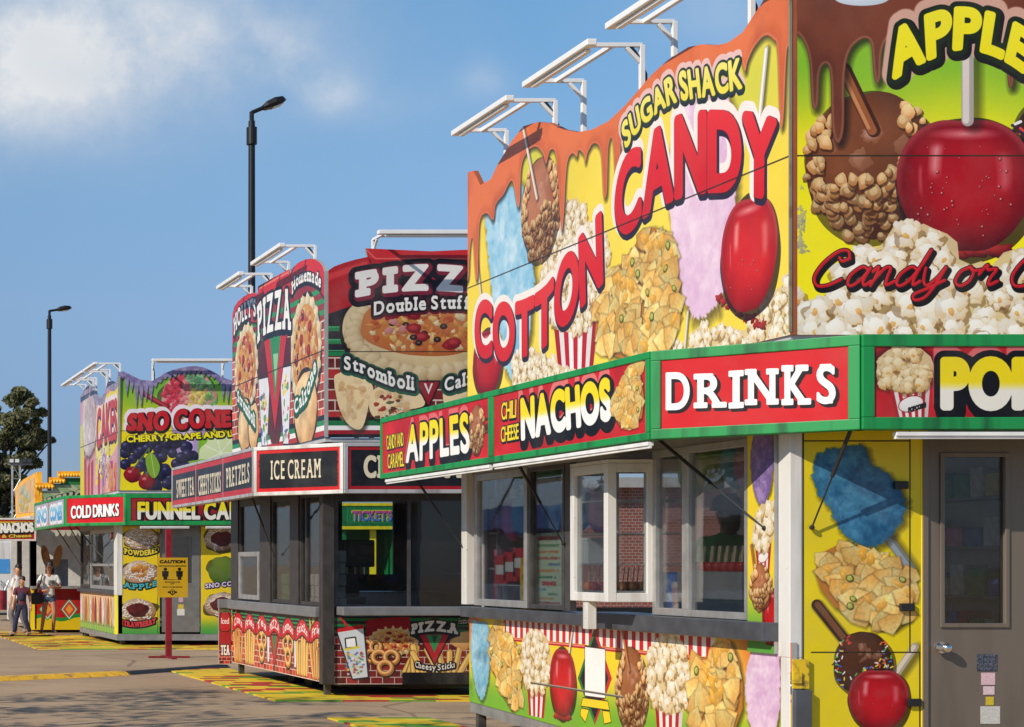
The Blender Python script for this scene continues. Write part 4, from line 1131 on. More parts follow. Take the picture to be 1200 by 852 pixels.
def art_pizza_front():
    cv = Cv(B_F, B_X, B_XR, 3.36, 6.1, 150, (36,30,38), 32, r=1.6); Q_ = cv.qs
    c4 = lambda pts: Q_([B4c(x, y) for x, y in pts])
    def px(u, v): c = cv.q(u, v); return (c[0], c[1]) + cv.sc(u, v)
    yb = cv.q(400,418)[1]; bricks(cv, 0, 0, cv.W, yb, 40, 21, (150,38,38), (206,190,176))
    for y0, y1, cc in ((0,18,(24,22,30)),(18,26,(150,30,40)),(26,35,(236,232,228)),(35,45,(30,110,66)),(45,52,(20,20,26))): cv.fill([(0,y0),(cv.W,y0),(cv.W,y1),(0,y1)], cc)
    for v0, v1 in ((382,388),(397,403),(410,417)): a = cv.q(400,v0)[1]; b = cv.q(400,v1)[1]; cv.fill([(0,b),(cv.W,b),(cv.W,a),(0,a)], (28,124,70)); cv.line([(0,a-2),(cv.W,a-2)], 2, (70,170,110))
    # red crown
    cv.fill(Q_([(370,372),(390,366),(430,352),(505,346),(580,352),(620,366),(645,372),(645,270),(370,270)]), (176,26,36))
    cv.fill(Q_([(381,322),(431,305),(431,312),(381,330)]), (208,60,62), feather=5)
    cv.fill(Q_([(428,290),(583,290),(578,303),(433,303)]), (200,40,48)); cv.line(Q_([(433,303),(438,320),(432,330)]), 3, (120,16,24)); cv.line(Q_([(430,293),(440,303),(572,303),(581,293)]), 3, (226,96,90))
    # big stuffed pizza
    x, y, sx, sy = px(502,386)
    cv.lump(x, y-6, 104*sx, 62*sy, (26,18,16), (26,18,16), wob=0.01)
    cv.lump(x, y, 100*sx, 58*sy, (222,206,170), (176,150,104), wob=0.015, grain=0.35, rim=0.2)
    for i in range(34):
        a = 6.28*i/34; cv.lump(x+math.cos(a)*88*sx, y-6*sy+math.sin(a)*46*sy, 11*sx, 10*sy, (232,216,178), (150,120,76), rot=a, wob=0.08)
    cv.lump(x, y+6*sy, 80*sx, 38*sy, (200,130,66), (170,90,40), wob=0.02)
    k = sx
    for i in range(170):
        a = cv.rg.rand()*6.28; q = math.sqrt(cv.rg.rand())*0.92; cc = [(236,196,120),(226,150,70),(196,80,44),(244,226,180),(206,110,60)][cv.rg.randint(5)]
        cv.lump(x+math.cos(a)*78*sx*q, y+6*sy+math.sin(a)*36*sy*q, k*(2+4*cv.rg.rand()), k*(1.5+2.5*cv.rg.rand()), cc, tuple(np.array(cc)*0.75), rot=cv.rg.rand()*3, wob=0.12, op=0.9)
    for i in range(30):
        a = cv.rg.rand()*6.28; q = math.sqrt(cv.rg.rand())*0.88; X, Y = x+math.cos(a)*78*sx*q, y+6*sy+math.sin(a)*36*sy*q
        m = i % 3
        if m == 0: cv.lump(X, Y, 9*k, 6*k, (170,34,40), (110,16,24), wob=0.05); cv.lump(X-1, Y+1, 5*k, 2.5*k, (210,90,80), (180,60,56), op=0.5)
        elif m == 1: cv.lump(X, Y, 4.4*k, 3.4*k, (44,44,48), (16,16,18), wob=0); cv.lump(X, Y+0.4, 1.6*k, 1.2*k, (150,96,60), (120,70,40), wob=0)
        else: cv.lump(X, Y, 6*k, 4*k, (206,150,140), (170,100,100), rot=a, wob=0.1)
    # folded dough below
    for pts in ([(65,560),(80,540),(110,535),(170,555),(205,590),(190,650),(172,720),(150,740),(110,715),(80,650)], [(205,600),(260,580),(330,590),(380,620),(385,655),(330,670),(270,690),(215,700),(190,660)], [(455,600),(520,580),(620,590),(700,620),(690,700),(600,720),(480,690)]):
        p = c4(pts); cv.fill(curve(p, 6, True), (232,206,158), shadow=(4,-5,8,0.7)); m = p.mean(0); s_ = np.ptp(p, axis=0)
        for i in range(30):
            X, Y = m+(cv.rg.rand(2)-0.5)*s_*0.7; t = cv.rg.rand(); cc = lerp((244,226,190), (196,140,80), t); cv.lump(X, Y, 4+8*cv.rg.rand(), 3+6*cv.rg.rand(), tuple(cc), tuple(cc*0.9), op=0.5, wob=0.1, rot=cv.rg.rand()*3)
    for i in range(40):
        X, Y = c4([(210+100*cv.rg.rand(), 620+80*cv.rg.rand())])[0]; cc = [(190,70,50),(120,60,40),(240,220,190),(90,110,60)][cv.rg.randint(4)]; cv.lump(X, Y, 3+3*cv.rg.rand(), 2+3*cv.rg.rand(), cc, tuple(np.array(cc)*0.7), wob=0.1)
    cv.fill(c4([(360,570),(440,570),(402,655)]), (140,20,34), outline=(3,(30,12,18))); cv.fill(c4([(385,575),(418,575),(402,615)]), (220,220,214)); cv.fill(c4([(392,572),(412,572),(402,600)]), (150,20,34))
    # lettering
    w = arc(cv, [(416,349),(440,345),(470,342),(500,341),(540,343),(590,350)], [(416,319),(440,315),(470,311),(500,309),(540,311),(590,318)])
    put_text(cv, 'PIZZA', w, [(15,(26,20,28),(2,-4)),(5,(120,30,50),(3,-3)),(0,(232,230,226),(0,0))], slab=0.16, gap=0.14, bold=4, serif_h=0.17)
    w = arc(cv, [(437,370),(460,366),(500,363),(540,362),(573,366)], [(437,354),(460,350),(500,347),(540,346),(573,350)])
    put_text(cv, 'Double Stuffed', w, [(7,(90,20,34),(1,-2)),(4.5,(30,16,22),(0,0)),(0,(238,236,230),(0,0))], slab=0.09, gap=0.1, bold=1)
    for t, b, tp in (('Stromboli', [(402,433),(420,436),(440,445),(460,453),(486,458)], [(402,417),(420,420),(440,428),(460,436),(486,441)]), ('Calzones', [(520,459),(540,454),(560,447),(590,436)], [(520,443),(540,438),(560,430),(590,420)])):
        put_text(cv, t, arc(cv, b, tp), [(9,(22,80,62),(1,-2)),(5,(18,30,30),(0,0)),(0,(238,236,230),(0,0))], slab=0.09, gap=0.1, bold=1)
    y = cv.q(450,412)[1]; cv.line([(0, y), (cv.W, y)], 1.6, (40,30,26))
    cv.grain(5); return cv

def slab_sign(cv, text, w, c=(226,214,186), bold=1.5):
    put_text(cv, text, w, [(2.2,(10,10,14),(1.5,-2)),(0,c,(0,0))], slab=0.10, gap=0.14, bold=bold, serif_h=0.10)
def art_ice_cream():
    L_ = (B_SFX-B_SX)/Q
    cv = Cv(B_SD, 0.05, L_-0.05, 2.68+0.05, 3.34-0.05, 260, (214,30,34), 41, r=1.5)
    cv.fill(rect(12, cv.W-12, 12, cv.H-12), (26,28,34))
    for i in range(90):
        s = cv.rg.randint(4); t = cv.rg.rand(); x, y = ((16+t*(cv.W-32), 16), (16+t*(cv.W-32), cv.H-16), (16, 16+t*(cv.H-32)), (cv.W-16, 16+t*(cv.H-32)))[s]
        cv.lump(x, y, 3+4*cv.rg.rand(), 2+3*cv.rg.rand(), (26,28,34), (26,28,34), wob=0.1)
    slab_sign(cv, 'ICE CREAM', quad(cv, (316.5,562), (375.5,559.5), (375.5,537.5), (316.5,540)), bold=0.8)
    cv.grain(6); return cv
def art_snack_strip():
    cv = Cv(B_SL, -B_SE+0.04, -B_SC-0.05, 2.68+0.05, 3.34-0.05, 200, (40,40,52), 42, r=1.5); Q_ = cv.qs
    H = cv.H
    cv.fill([(0,0),(cv.W,0),(cv.W,H*0.13),(0,H*0.13)], (196,46,56)); cv.fill([(0,H*0.87),(cv.W,H*0.87),(cv.W,H),(0,H)], (196,46,56))
    n = cv.noise(40, 3, 3)[...,None]; cv.im += (n-0.5)*26
    for u in (228.5, 260.2): x = cv.q(u,560)[0]; cv.fill([(x-7,0),(x+7,0),(x+7,H),(x-7,H)], (180,60,66)); cv.fill([(x-3,0),(x+3,0),(x+3,H),(x-3,H)], (150,150,156))
    for t, q in (('SWEET TEA', ((206,584),(226.5,580),(226.5,558.5),(205.5,563))), ('CHEESY STICKS', ((231.5,581),(258,576),(258,552.5),(231,558))), ('PRETZELS', ((264.5,571.8),(291.5,565),(291.5,542),(263.8,549)))):
        slab_sign(cv, t, quad(cv, *q), bold=1.5)
    cv.grain(6); return cv
def art_cheesy():
    cv = Cv(B_SF, B_SFX+0.05, B_XR-0.05, 2.68+0.05, 3.34-0.05, 200, (26,28,34), 43, r=1.5)
    cv.fill([(0,0),(cv.W,0),(cv.W,9),(0,9)], (170,24,34)); cv.fill([(0,cv.H-9),(cv.W,cv.H-9),(cv.W,cv.H),(0,cv.H)], (170,24,34)); cv.fill([(0,0),(9,0),(9,cv.H),(0,cv.H)], (170,24,34))
    slab_sign(cv, 'CHEESY STICKS', quad(cv, (425,560), (600,560), (600,533.5), (425,533.5)), bold=3)
    cv.grain(5); return cv
def art_pizza_skirt():
    a1 = -B_Y+0.0
    cv = Cv(B_L, -B_YF, a1, 0.19, 1.04, 150, (180,60,50), 44, r=1.8)
    W, H = cv.W, cv.H
    bricks(cv, 0, 0, W, H, 26, 13, (200,70,56), (240,214,196))
    cv.fill([(0,H*0.78),(W,H*0.78),(W,H),(0,H)], (34,36,40))
    for i in range(3): cv.fill([(0,H*(0.80+0.065*i)),(W,H*(0.80+0.065*i)),(W,H*(0.83+0.065*i)),(0,H*(0.83+0.065*i))], (38,150,84))
    n = 7
    for i in range(n):
        x = W*(i+0.55)/n
        if i in (0, 6): fries(cv, x-W*0.03, H*0.62, W*0.035, H*0.30, 6)
    for i in range(n):
        x = W*(i+0.55)/n; w = W/n*0.46
        if i in (1, 5): fries(cv, x, H*0.36, w, H*0.26, 5, (238,186,96), 0.1)
        elif i == 3:
            cv.fill([(x-w*0.7,H*0.62),(x+w*0.7,H*0.62),(x,H*0.1)], (200,36,48), outline=(3,(30,20,26))); cv.fill([(x-w*0.35,H*0.62),(x+w*0.35,H*0.62),(x,H*0.25)], (48,140,84))
        elif i in (2, 4):
            pretzel(cv, x, H*0.42, w*0.8, H*0.28, H*0.11, (240,180,90)); 
            cv.fill([(x+w*0.95,H*0.7),(x+w*1.35,H*0.7),(x+w*1.25,H*0.15),(x+w*1.02,H*0.15)], (236,236,240), outline=(2,(60,60,90)))
        else: fries(cv, x, H*0.32, w*0.9, H*0.24, 5, (226,150,80), 0.3)
        cv.fill(curve([(x-w,H*0.60),(x-w*0.9,H*0.80),(x,H*0.95),(x+w*0.9,H*0.80),(x+w,H*0.60),(x,H*0.70)], 6, True), (206,36,46), outline=(3,(50,16,22)))
        t = ('Corn','Fries','Tea','PIZZA','Lemon','Sticks','Fries')[i]
        ww = arc_xy([(x-w*0.75,H*0.68),(x,H*0.76),(x+w*0.75,H*0.68)], [(x-w*0.75,H*0.80),(x,H*0.90),(x+w*0.75,H*0.80)])
        put_text(cv, t, ww, [(0.4,(250,248,244),(0,0))], slab=0.06)
    cv.grain(6); return cv
def arc_xy(b, t):
    b = curve(b, 8); t_ = curve(t, 8)
    u = np.linspace(0, 1, len(b)); v = np.linspace(0, 1, len(t_))
    return lambda s, t: np.array([np.interp(s, u, b[:,0])*(1-t)+np.interp(s, v, t_[:,0])*t, np.interp(s, u, b[:,1])*(1-t)+np.interp(s, v, t_[:,1])*t])
def art_pizza_skirt_front():
    cv = Cv(B_F, B_X+0.13, B_XR, 0.17, 1.06, 170, (40,36,40), 45, r=1.6); Q_ = cv.qs
    c5 = lambda pts: Q_([(380+x/3.28, 560+y/3.28) for x, y in pts])
    p = lambda x, y: c5([(x, y)])[0]
    bricks(cv, 0, 0, cv.W, p(0,600)[1], 27, 15, (140,34,36), (196,178,166))
    for y in (545, 567, 590): cv.line([p(-10,y), p(1000,y)], 6, (26,120,66))
    k = np.hypot(*(p(1,0)-p(0,0)))
    cv.fill(c5([(160,545),(330,530),(330,600),(160,605)]), (150,22,32))
    pizza(cv, *p(265,630), 92*k, 52*k, 8, lumps=20)
    pretzel(cv, *p(180,665), 40*k, 45*k, 15*k); pretzel(cv, *p(235,708), 52*k, 50*k, 19*k)
    fries(cv, *p(345,705), 60*k, 46*k, 5, (232,186,100), -0.6); fries(cv, *p(480,705), 62*k, 46*k, 5, (232,186,100), 0.6)
    cv.lump(*p(530,625), 44*k, 34*k, (232,200,140), (190,130,70)); 
    cv.fill(c5([(335,610),(345,560),(420,540),(500,555),(512,610),(440,640),(400,640)]), (28,22,28)); cv.fill(c5([(365,602),(480,602),(424,715)]), (176,26,38), outline=(3,(24,16,20))); cv.fill(c5([(392,604),(452,604),(424,672)]), (36,140,80)); cv.fill(c5([(412,606),(436,606),(425,640)]), (20,80,44))
    put_text(cv, 'PIZZA', arc_xy([p(334,602), p(424,590), p(514,602)], [p(336,562), p(424,548), p(512,562)]), [(3.5,(20,14,20),(1,-2)),(0,(232,230,226),(0,0))], slab=0.14, bold=1.8)
    put_text(cv, 'Homemade', arc_xy([p(516,562), p(600,556)], [p(516,540), p(600,534)]), [(2.5,(20,14,20),(1,-1)),(0,(232,230,226),(0,0))], slab=0.08)
    put_text(cv, 'Cheesy Sticks', arc_xy([p(350,728), p(424,740), p(502,728)], [p(350,706), p(424,718), p(502,706)]), [(4,(24,18,20),(1,-1)),(0.3,(240,238,230),(0,0))], slab=0.06)
    cv.fill(c5([(50,590),(150,575),(167,765),(110,772)]), (214,220,226), outline=(3,(40,40,50)), shadow=(3,-3,5,0.6)); cv.fill(c5([(46,595),(50,580),(148,563),(154,578)]), (200,30,40)); cv.line([p(92,575), p(62,535)], 5, (200,30,40))
    for i in range(60):
        t = cv.rg.rand(); x, y = p(82+70*cv.rg.rand(), 670+85*t); cc = [(200,60,60),(70,110,180),(230,200,90),(120,150,90),(240,240,240)][cv.rg.randint(5)]; cv.lump(x, y, 3, 2.5, cc, cc, op=0.8)
    cv.fill(c5([(83,620),(118,615),(122,648),(86,652)]), (250,250,250), outline=(3,(30,40,30))); cv.line([p(80,660), p(132,650)], 5, (230,210,60))
    cv.fill(c5([(300,748),(1000,748),(1000,830),(300,830)]), (22,22,24))
    cv.grain(5); return cv
def art_tea():
    cv = Cv(B_F, 0, 0.22, 0, 0.9, 220, (170,40,46), 46, r=1.5); W, H = cv.W, cv.H
    bricks(cv, 0, 0, W, H*0.25, 20, 12, (190,60,52), (230,206,190))
    cv.fill(curve([(W*0.1,H*0.62),(W*0.2,H*0.9),(W*0.8,H*0.9),(W*0.9,H*0.62)], 6, True), (200,36,46), outline=(3,(50,16,22)))
    put_text(cv, 'Iced', lambda s,t: np.array([W*(0.2+0.6*s), H*(0.72+0.1*t)]), [(0.5,(250,250,246),(0,0))])
    put_text(cv, 'TEA', lambda s,t: np.array([W*(0.12+0.76*s), H*(0.16+0.18*t)]), [(3,(60,16,20),(0,0)),(0,(250,250,246),(0,0))], slab=0.1, bold=1.5)
    for i in range(3): cv.line([(0,H*(0.93+0.03*i)),(W,H*(0.93+0.03*i))], 3, (38,140,84))
    cv.grain(5); return cv

# ------------------------------------------------------------------ prints of the sno cone stand (third)
C_X, C_Y, C_YF = 6.96, 38.55, 43.6
C_SX, C_SY, C_SC, C_SFX, C_SE = 5.908, 38.1, 39.255, 7.063, 44.16
C_L, C_F = Left(C_X), Front(C_Y)
C_SL, C_SF, C_SD = Left(C_SX), Front(C_SY), Chamfer(C_SX, C_SC)
C_XR = C_X + (318-138)*C_Y/F
def c2(x, y): return (60+x/3.55, 380+y/3.55)
C_TOPF = [c2(*p) for p in ((278,198),(300,196),(330,210),(370,230),(420,236),(455,216),(470,205),(505,190),(540,181),(575,175),(600,174),(630,178),(660,190),(690,206),(710,220),(750,234),(790,232),(830,214),(870,200),(915,198))]
C_TOPL = [c2(*p) for p in ((122,300),(130,285),(145,262),(160,252),(172,268),(185,292),(205,310),(222,285),(235,240),(250,236),(265,250),(278,215))]
def art_sno_front():
    cv = Cv(C_F, C_X, C_XR, 3.3, 6.2, 110, (236,220,30), 51, r=2.0); Q_ = cv.qs; cc2 = lambda pts: Q_([c2(x, y) for x, y in pts])
    X, Y = cv.XY(); cv.im = lerp((240,218,26), (110,180,52), sstep(0.42, 0.85, Y/cv.H+0.1*(cv.noise(40, 2, 3)-0.5))).astype(np.float32)
    k = cv.C = cv.k*C_Y/F/3.55
    p = lambda x, y: cc2([(x, y)])[0]
    cv.fill(cc2([(500,420),(660,420),(620,690),(540,690)]), (176,150,196), shadow=(2,-2,5,0.6)); cv.fill(cc2([(540,420),(590,420),(585,690),(560,690)]), (214,196,226), feather=6)
    x, y = p(575,310); cv.lump(x, y, 122*k, 118*k, (30,40,20), (30,40,20), op=0.6)
    cv.lump(x, y, 116*k, 112*k, (236,200,190), (200,120,120), wob=0.02)
    for i in range(420):
        a = cv.rg.rand()*6.28; q = math.sqrt(cv.rg.rand())*0.97; dx, dy = math.cos(a)*q, math.sin(a)*q
        t = dx*0.9-dy*0.2
        cc = (206,34,60) if t < -0.35 else ((240,110,110) if t < -0.05 else ((244,196,90) if dy < 0.35 and t < 0.5 else (110,170,90)))
        if dy > 0.55: cc = (90,160,110) if dx > -0.1 else cc
        cc = np.array(cc)*(0.75+0.4*cv.rg.rand())+cv.rg.rand()*40; cc = np.clip(cc, 0, 255)
        cv.lump(x+dx*112*k, y+dy*108*k, (5+9*cv.rg.rand())*k, (4+7*cv.rg.rand())*k, tuple(np.minimum(cc*1.15, 255)), tuple(cc*0.7), rot=cv.rg.rand()*3, wob=0.12, op=0.75)
    cv.line([p(370,280), p(480,345)], 22*k, (120,20,30)); cv.line([p(370,277), p(480,342)], 9*k, (190,50,60))
    # grapes, cherries, leaf, lime
    for i in range(90):
        gx, gy = 300+290*cv.rg.rand(), 470+215*cv.rg.rand()
        if gx < 400 and gy > 600: continue
        X_, Y_ = p(gx, gy); r = (20+6*cv.rg.rand())*k; cv.lump(X_, Y_, r, r, (62,60,110), (14,12,34), wob=0); cv.lump(X_-r*0.3, Y_+r*0.35, r*0.3, r*0.2, (150,150,190), (100,100,150), op=0.6)
    for gx, gy in ((338,625),(398,655)): X_, Y_ = p(gx, gy); cv.lump(X_, Y_, 36*k, 34*k, (186,24,44), (84,4,20), wob=0.02); cv.lump(X_-10*k, Y_+12*k, 9*k, 6*k, (255,190,190), (220,120,120), op=0.7); cv.line([(X_, Y_+20*k), p(408,515)], 5*k, (90,120,60))
    cv.fill(curve(cc2([(392,560),(415,535),(440,560),(452,600),(432,640),(405,620)]), 6, True), (126,170,50), shadow=(2,-2,3,0.5)); cv.line([p(415,540), p(430,632)], 3*k, (190,210,120))
    cv.lump(*p(700,540), 95*k, 90*k, (140,196,40), (96,160,30)); cv.lump(*p(705,535), 84*k, 78*k, (226,236,190), (200,220,150)); 
    for i in range(7):
        a = i*0.9; q = p(705,535); cv.line([q, q+np.array([math.cos(a), math.sin(a)])*74*k], 4*k, (240,246,220))
    cv.fill(cc2([(570,570),(640,560),(620,590),(580,592)]), (130,180,50))
    # icicles
    top = Q_([(u, v-20) for u, v in C_TOPF]); 
    lows = []
    for i in range(66):
        gx = 275+10*i; tv = np.interp(60+gx/3.55, [u for u, v in C_TOPF], [v for u, v in C_TOPF]); 
        d = 2 if i % 2 else (30 if 3 <= i <= 15 or i > 42 else 8)*(0.6+cv.rg.rand()*0.8)
        lows.append((60+gx/3.55, tv+3.5+d*0.75))
    low = Q_(lows)
    pol = np.concatenate([top, low[::-1]])
    cv.fill(pol, lambda sl, d: lerp((96,84,140), (178,170,206), cv.noise(7, 4, 3, d.shape)), shadow=(2,-2,3,0.7))
    w = arc(cv, [c2(308,445),(180,505.5),(222,503),c2(720,430),c2(800,424)], [c2(316,372),(182,482),(222,478.5),c2(716,355),c2(794,350)])
    put_text(cv, 'SNO CONES', w, [(7,(240,230,236),(-1,3)),(3.5,(26,10,14),(2,-3)),(0,(196,26,36),(0,0))], slab=0.08, gap=0.16, bold=3.5)
    w = arc(cv, [c2(314,492),(200,516),c2(725,470),c2(815,462)], [c2(312,464),(200,508.5),c2(720,443),c2(811,435)])
    put_text(cv, 'CHERRY, GRAPE AND LIME', w, [(2.6,(26,30,20),(1,-1.5)),(0,(250,234,20),(0,0))], gap=0.16, bold=1)
    zs = cv.q(140,505)[1]; cv.line([(0, zs), (cv.W, zs)], 1.4, (70,60,30))
    cv.grain(5); return cv
def art_sno_side():
    cv = Cv(C_L, -C_YF, -C_Y, 3.3, 6.2, 80, (222,170,150), 52, r=2.0); Q_ = cv.qs; W, H = cv.W, cv.H
    X, Y = cv.XY(); n = cv.noise(45, 3, 4)
    cv.im = lerp((226,120,120), (214,190,214), n[...]).astype(np.float32)
    cv.fill(Q_([(118,470),(138,450),(138,520),(128,540),(118,520)]), (236,214,60)); cv.fill(Q_([(112,480),(120,470),(120,560),(112,570)]), (236,214,60)); cv.fill(Q_([(94,500),(98,495),(99,583),(94,583)]), (226,210,70))
    floss(cv, Q_([(98,470),(104,458),(110,466),(113,500),(110,525),(102,535),(97,515)]), (226,220,214), (176,150,160))
    for u in (100,104,108,116,121,126,131,135):
        c = [(176,50,70),(140,110,160),(236,200,190),(190,60,60)][int(u)%4]; cv.fill(Q_([(u-1.4,535+cv.rg.rand()*15),(u+1.4,532+cv.rg.rand()*12),(u+1.2,584),(u-1.2,584)]), c, feather=2)
    for i in range(70):
        x, y = Q_([(113+16*cv.rg.rand(), 515+45*cv.rg.rand())])[0]; a = cv.rg.rand()*6.28; cv.line([(x,y),(x+9*math.cos(a),y+7*math.sin(a)),(x+14*math.cos(a+1),y+12*math.sin(a+1))], 3.4, [(240,240,244),(110,100,140),(170,160,190)][i%3])
    for i in range(26):
        x, y = Q_([(120+16*cv.rg.rand(), 545+36*cv.rg.rand())])[0]; cv.lump(x, y, 8, 9, (236,190,120), (190,110,60), op=0.7)
    w = arc(cv, [(113,528),(121,520),(137,515)], [(113,482),(121,474),(137,466)])
    put_text(cv, 'CAKES', w, [(6,(240,226,226),(-1,3)),(3,(80,20,30),(2,-3)),(0,(208,54,62),(0,0))], gap=0.14, bold=3)
    top = Q_([(u, v-12) for u, v in C_TOPL]); low = Q_([(u, v+8+4*(i%2)) for i, (u, v) in enumerate(C_TOPL)])
    cv.fill(np.concatenate([top, low[::-1]]), lambda sl, d: lerp((110,96,130), (190,180,200), cv.noise(6, 4, 3, d.shape)))
    zs = cv.q(120,514)[1]; cv.line([(0, zs), (W, zs)], 1.4, (70,50,50))
    cv.grain(8); return cv
def art_cold():
    L_ = (C_SFX-C_SX)/Q
    cv = Cv(C_SD, 0.06, L_-0.06, 2.60+0.055, 3.27-0.055, 160, (212,24,36), 53, r=1.6)
    put_text(cv, 'COLD DRINKS', quad(cv, (82.5,608), (139,604.5), (139,590), (82.5,593)), [(2.5,(60,8,14),(1.5,-2)),(0,(250,248,246),(0,0))], gap=0.18, bold=1.8)
    cv.grain(4); return cv
def art_funnel():
    cv = Cv(C_SF, C_SFX+0.1, C_XR-0.06, 2.60+0.055, 3.27-0.055, 130, (150,22,34), 54, r=1.6)
    swirl_red(cv, (160,22,34), 5)
    w = quad(cv, (161,609), (303,609), (303,588), (161,588))
    put_text(cv, 'FUNNEL CAKES', w, [(5.5,(16,12,14),(3,-4)),(3,(16,12,14),(0,0)),(0,((240,238,226),(246,224,30),0.5),(0,0))], gap=0.2, bold=2.8)
    cv.grain(4); return cv
def art_sno_strip():
    cv = Cv(C_SL, -C_SE+0.05, -C_SC-0.06, 2.60+0.055, 3.27-0.055, 90, (190,170,190), 55, r=1.8); W, H = cv.W, cv.H
    X, Y = cv.XY(); cv.im = lerp((150,196,220), (226,150,160), cv.noise(60, 3, 3)).astype(np.float32)
    cv.fill([(W*0.5-5,0),(W*0.5+5,0),(W*0.5+5,H),(W*0.5-5,H)], (70,150,100))
    put_text(cv, 'SNO', lambda s,t: np.array([W*(0.08+0.36*s), H*(0.16+0.62*t)]), [(6,(246,246,250),(0,0)),(0,((60,150,210),(150,210,236)),(0,0))], bold=3)
    put_text(cv, 'CONES', lambda s,t: np.array([W*(0.54+0.40*s), H*(0.16+0.62*t)]), [(6,(246,246,250),(0,0)),(0,((60,150,210),(150,210,236)),(0,0))], bold=3)
    cv.grain(5); return cv
def funnel_cake(cv, x, y, rx, ry, top=None):
    cv.lump(x+rx*0.03, y-ry*0.1, rx*1.08, ry*1.08, (20,24,20), (20,24,20), op=0.7)
    cv.lump(x, y, rx, ry, (226,214,200), (150,110,80), wob=0.03, grain=0.4)
    for i in range(60):
        a = cv.rg.rand()*6.28; q = math.sqrt(cv.rg.rand())*0.85; px, py = x+math.cos(a)*rx*q, y+math.sin(a)*ry*q; b = cv.rg.rand()*6.28; l = rx*0.16
        p = curve([(px,py),(px+math.cos(b)*l,py+math.sin(b)*l*0.6),(px+math.cos(b+1)*l*1.6,py+math.sin(b+1)*l)], 5)
        cv.line(p+np.array([0.5,-1]), rx*0.07, (96,66,48), op=0.7); cv.line(p, rx*0.055, [(246,242,238),(220,190,150),(236,228,220)][i%3])
    if top == 'apple':
        for i in range(14): a = cv.rg.rand()*6.28; q = cv.rg.rand()*0.45; cv.lump(x+math.cos(a)*rx*q, y+ry*0.1+math.sin(a)*ry*q, rx*0.2, ry*0.12, (226,160,60), (160,90,30), rot=cv.rg.rand()*3, wob=0.1)
    if top == 'berry':
        cv.lump(x, y, rx*0.62, ry*0.62, (110,34,34), (66,16,18), wob=0.06, grain=0.6)
def art_funnel_hatch():
    a0 = C_F.m(138.5,700)[0]; a1 = C_F.m(187,700)[0]
    cv = Cv(C_F, a0, a1, 0.22, 2.58, 150, (226,200,34), 56, r=1.6); W, H = cv.W, cv.H
    X, Y = cv.XY(); cv.im = lerp((70,160,70), (236,206,30), sstep(0.02, 0.2, Y/H)).astype(np.float32)
    c7 = lambda x, y: cv.q(80+x/4.72, 590+y/4.72); k = cv.k*C_Y/F/4.72
    for (x, y, t, nm, cc) in ((404,195,None,'POWDERED',(246,222,60)),(396,380,'apple','APPLE',(70,180,190)),(385,590,'berry','STRAWBERRY',(226,60,70))):
        p = c7(x, y); funnel_cake(cv, p[0], p[1], 98*k, 62*k, t)
        a, b = c7(x-95, y+82), c7(x+100, y+72); a2, b2 = c7(x-95, y+52), c7(x+100, y+42)
        put_text(cv, nm, lambda s,t_: (a*(1-s)+b*s)*(1-t_)+(a2*(1-s)+b2*s)*t_+np.array([0,-6*math.sin(s*3.14)*k*3]), [(4,(24,24,24),(1,-1)),(0,cc,(0,0))], slab=0.1, bold=1)
    for x in (6, W-6): cv.line([(x,0),(x,H)], 2, (60,54,24))
    cv.grain(5); return cv
def art_funnel_hatch_right():
    a0 = C_F.m(235.5,700)[0]; a1 = C_F.m(300,700)[0]
    cv = Cv(C_F, a0, a1, 0.22, 2.58, 150, (226,200,34), 57, r=1.4); W, H = cv.W, cv.H
    X, Y = cv.XY(); cv.im = lerp((70,160,70), (236,206,30), sstep(0.02, 0.2, Y/H)).astype(np.float32)
    c7 = lambda x, y: cv.q(80+x/4.72, 590+y/4.72); k = cv.k*C_Y/F/4.72
    p = c7(850,195); funnel_cake(cv, p[0], p[1], 98*k, 66*k, 'berry')
    p = c7(865,370); cv.lump(p[0], p[1], 98*k, 78*k, (40,50,30), (40,50,30), op=0.7); cv.lump(p[0], p[1], 92*k, 72*k, (120,140,50), (60,90,30))
    a, b = c7(755,470), c7(960,450); put_text(cv, 'SNO CONE', lambda s,t: (a*(1-s)+b*s)+np.array([0,26*k*t]), [(3,(30,20,60),(1,-1)),(0,(226,214,240),(0,0))], slab=0.1, bold=0.8)
    p = c7(850,560); funnel_cake(cv, p[0], p[1], 98*k, 66*k, 'berry')
    cv.grain(5); return cv
def art_sno_skirt():
    cv = Cv(C_L, -C_YF, -C_Y, 0.25, 1.12, 90, (230,180,150), 58, r=1.8); W, H = cv.W, cv.H
    X, Y = cv.XY(); cv.im = lerp((120,180,70), (240,196,150), sstep(0.05, 0.5, Y/H)).astype(np.float32)
    cs = [(240,240,244),(250,214,160),(226,110,60),(236,190,110),(226,170,150),(200,70,70),(150,50,70),(240,220,226),(190,110,60)]
    for i in range(15):
        x = W*(i+0.5)/15; c = cs[(i*4)%9]; w = W/15*0.36
        cv.fill(curve([(x-w,H*0.25),(x-w*1.1,H*0.6),(x-w*0.5,H*0.86),(x+w*0.5,H*0.86),(x+w*1.1,H*0.6),(x+w,H*0.25),(x,H*0.16)], 5, True), lambda sl, d, c=c: lerp(np.array(c)*0.72, np.minimum(np.array(c)*1.08, 255), cv.noise(12, i, 3, d.shape)), shadow=(2,-2,4,0.6))
        cv.line([(x,H*0.18),(x,H*0.03)], 4, (226,200,160))
    cv.grain(6); return cv

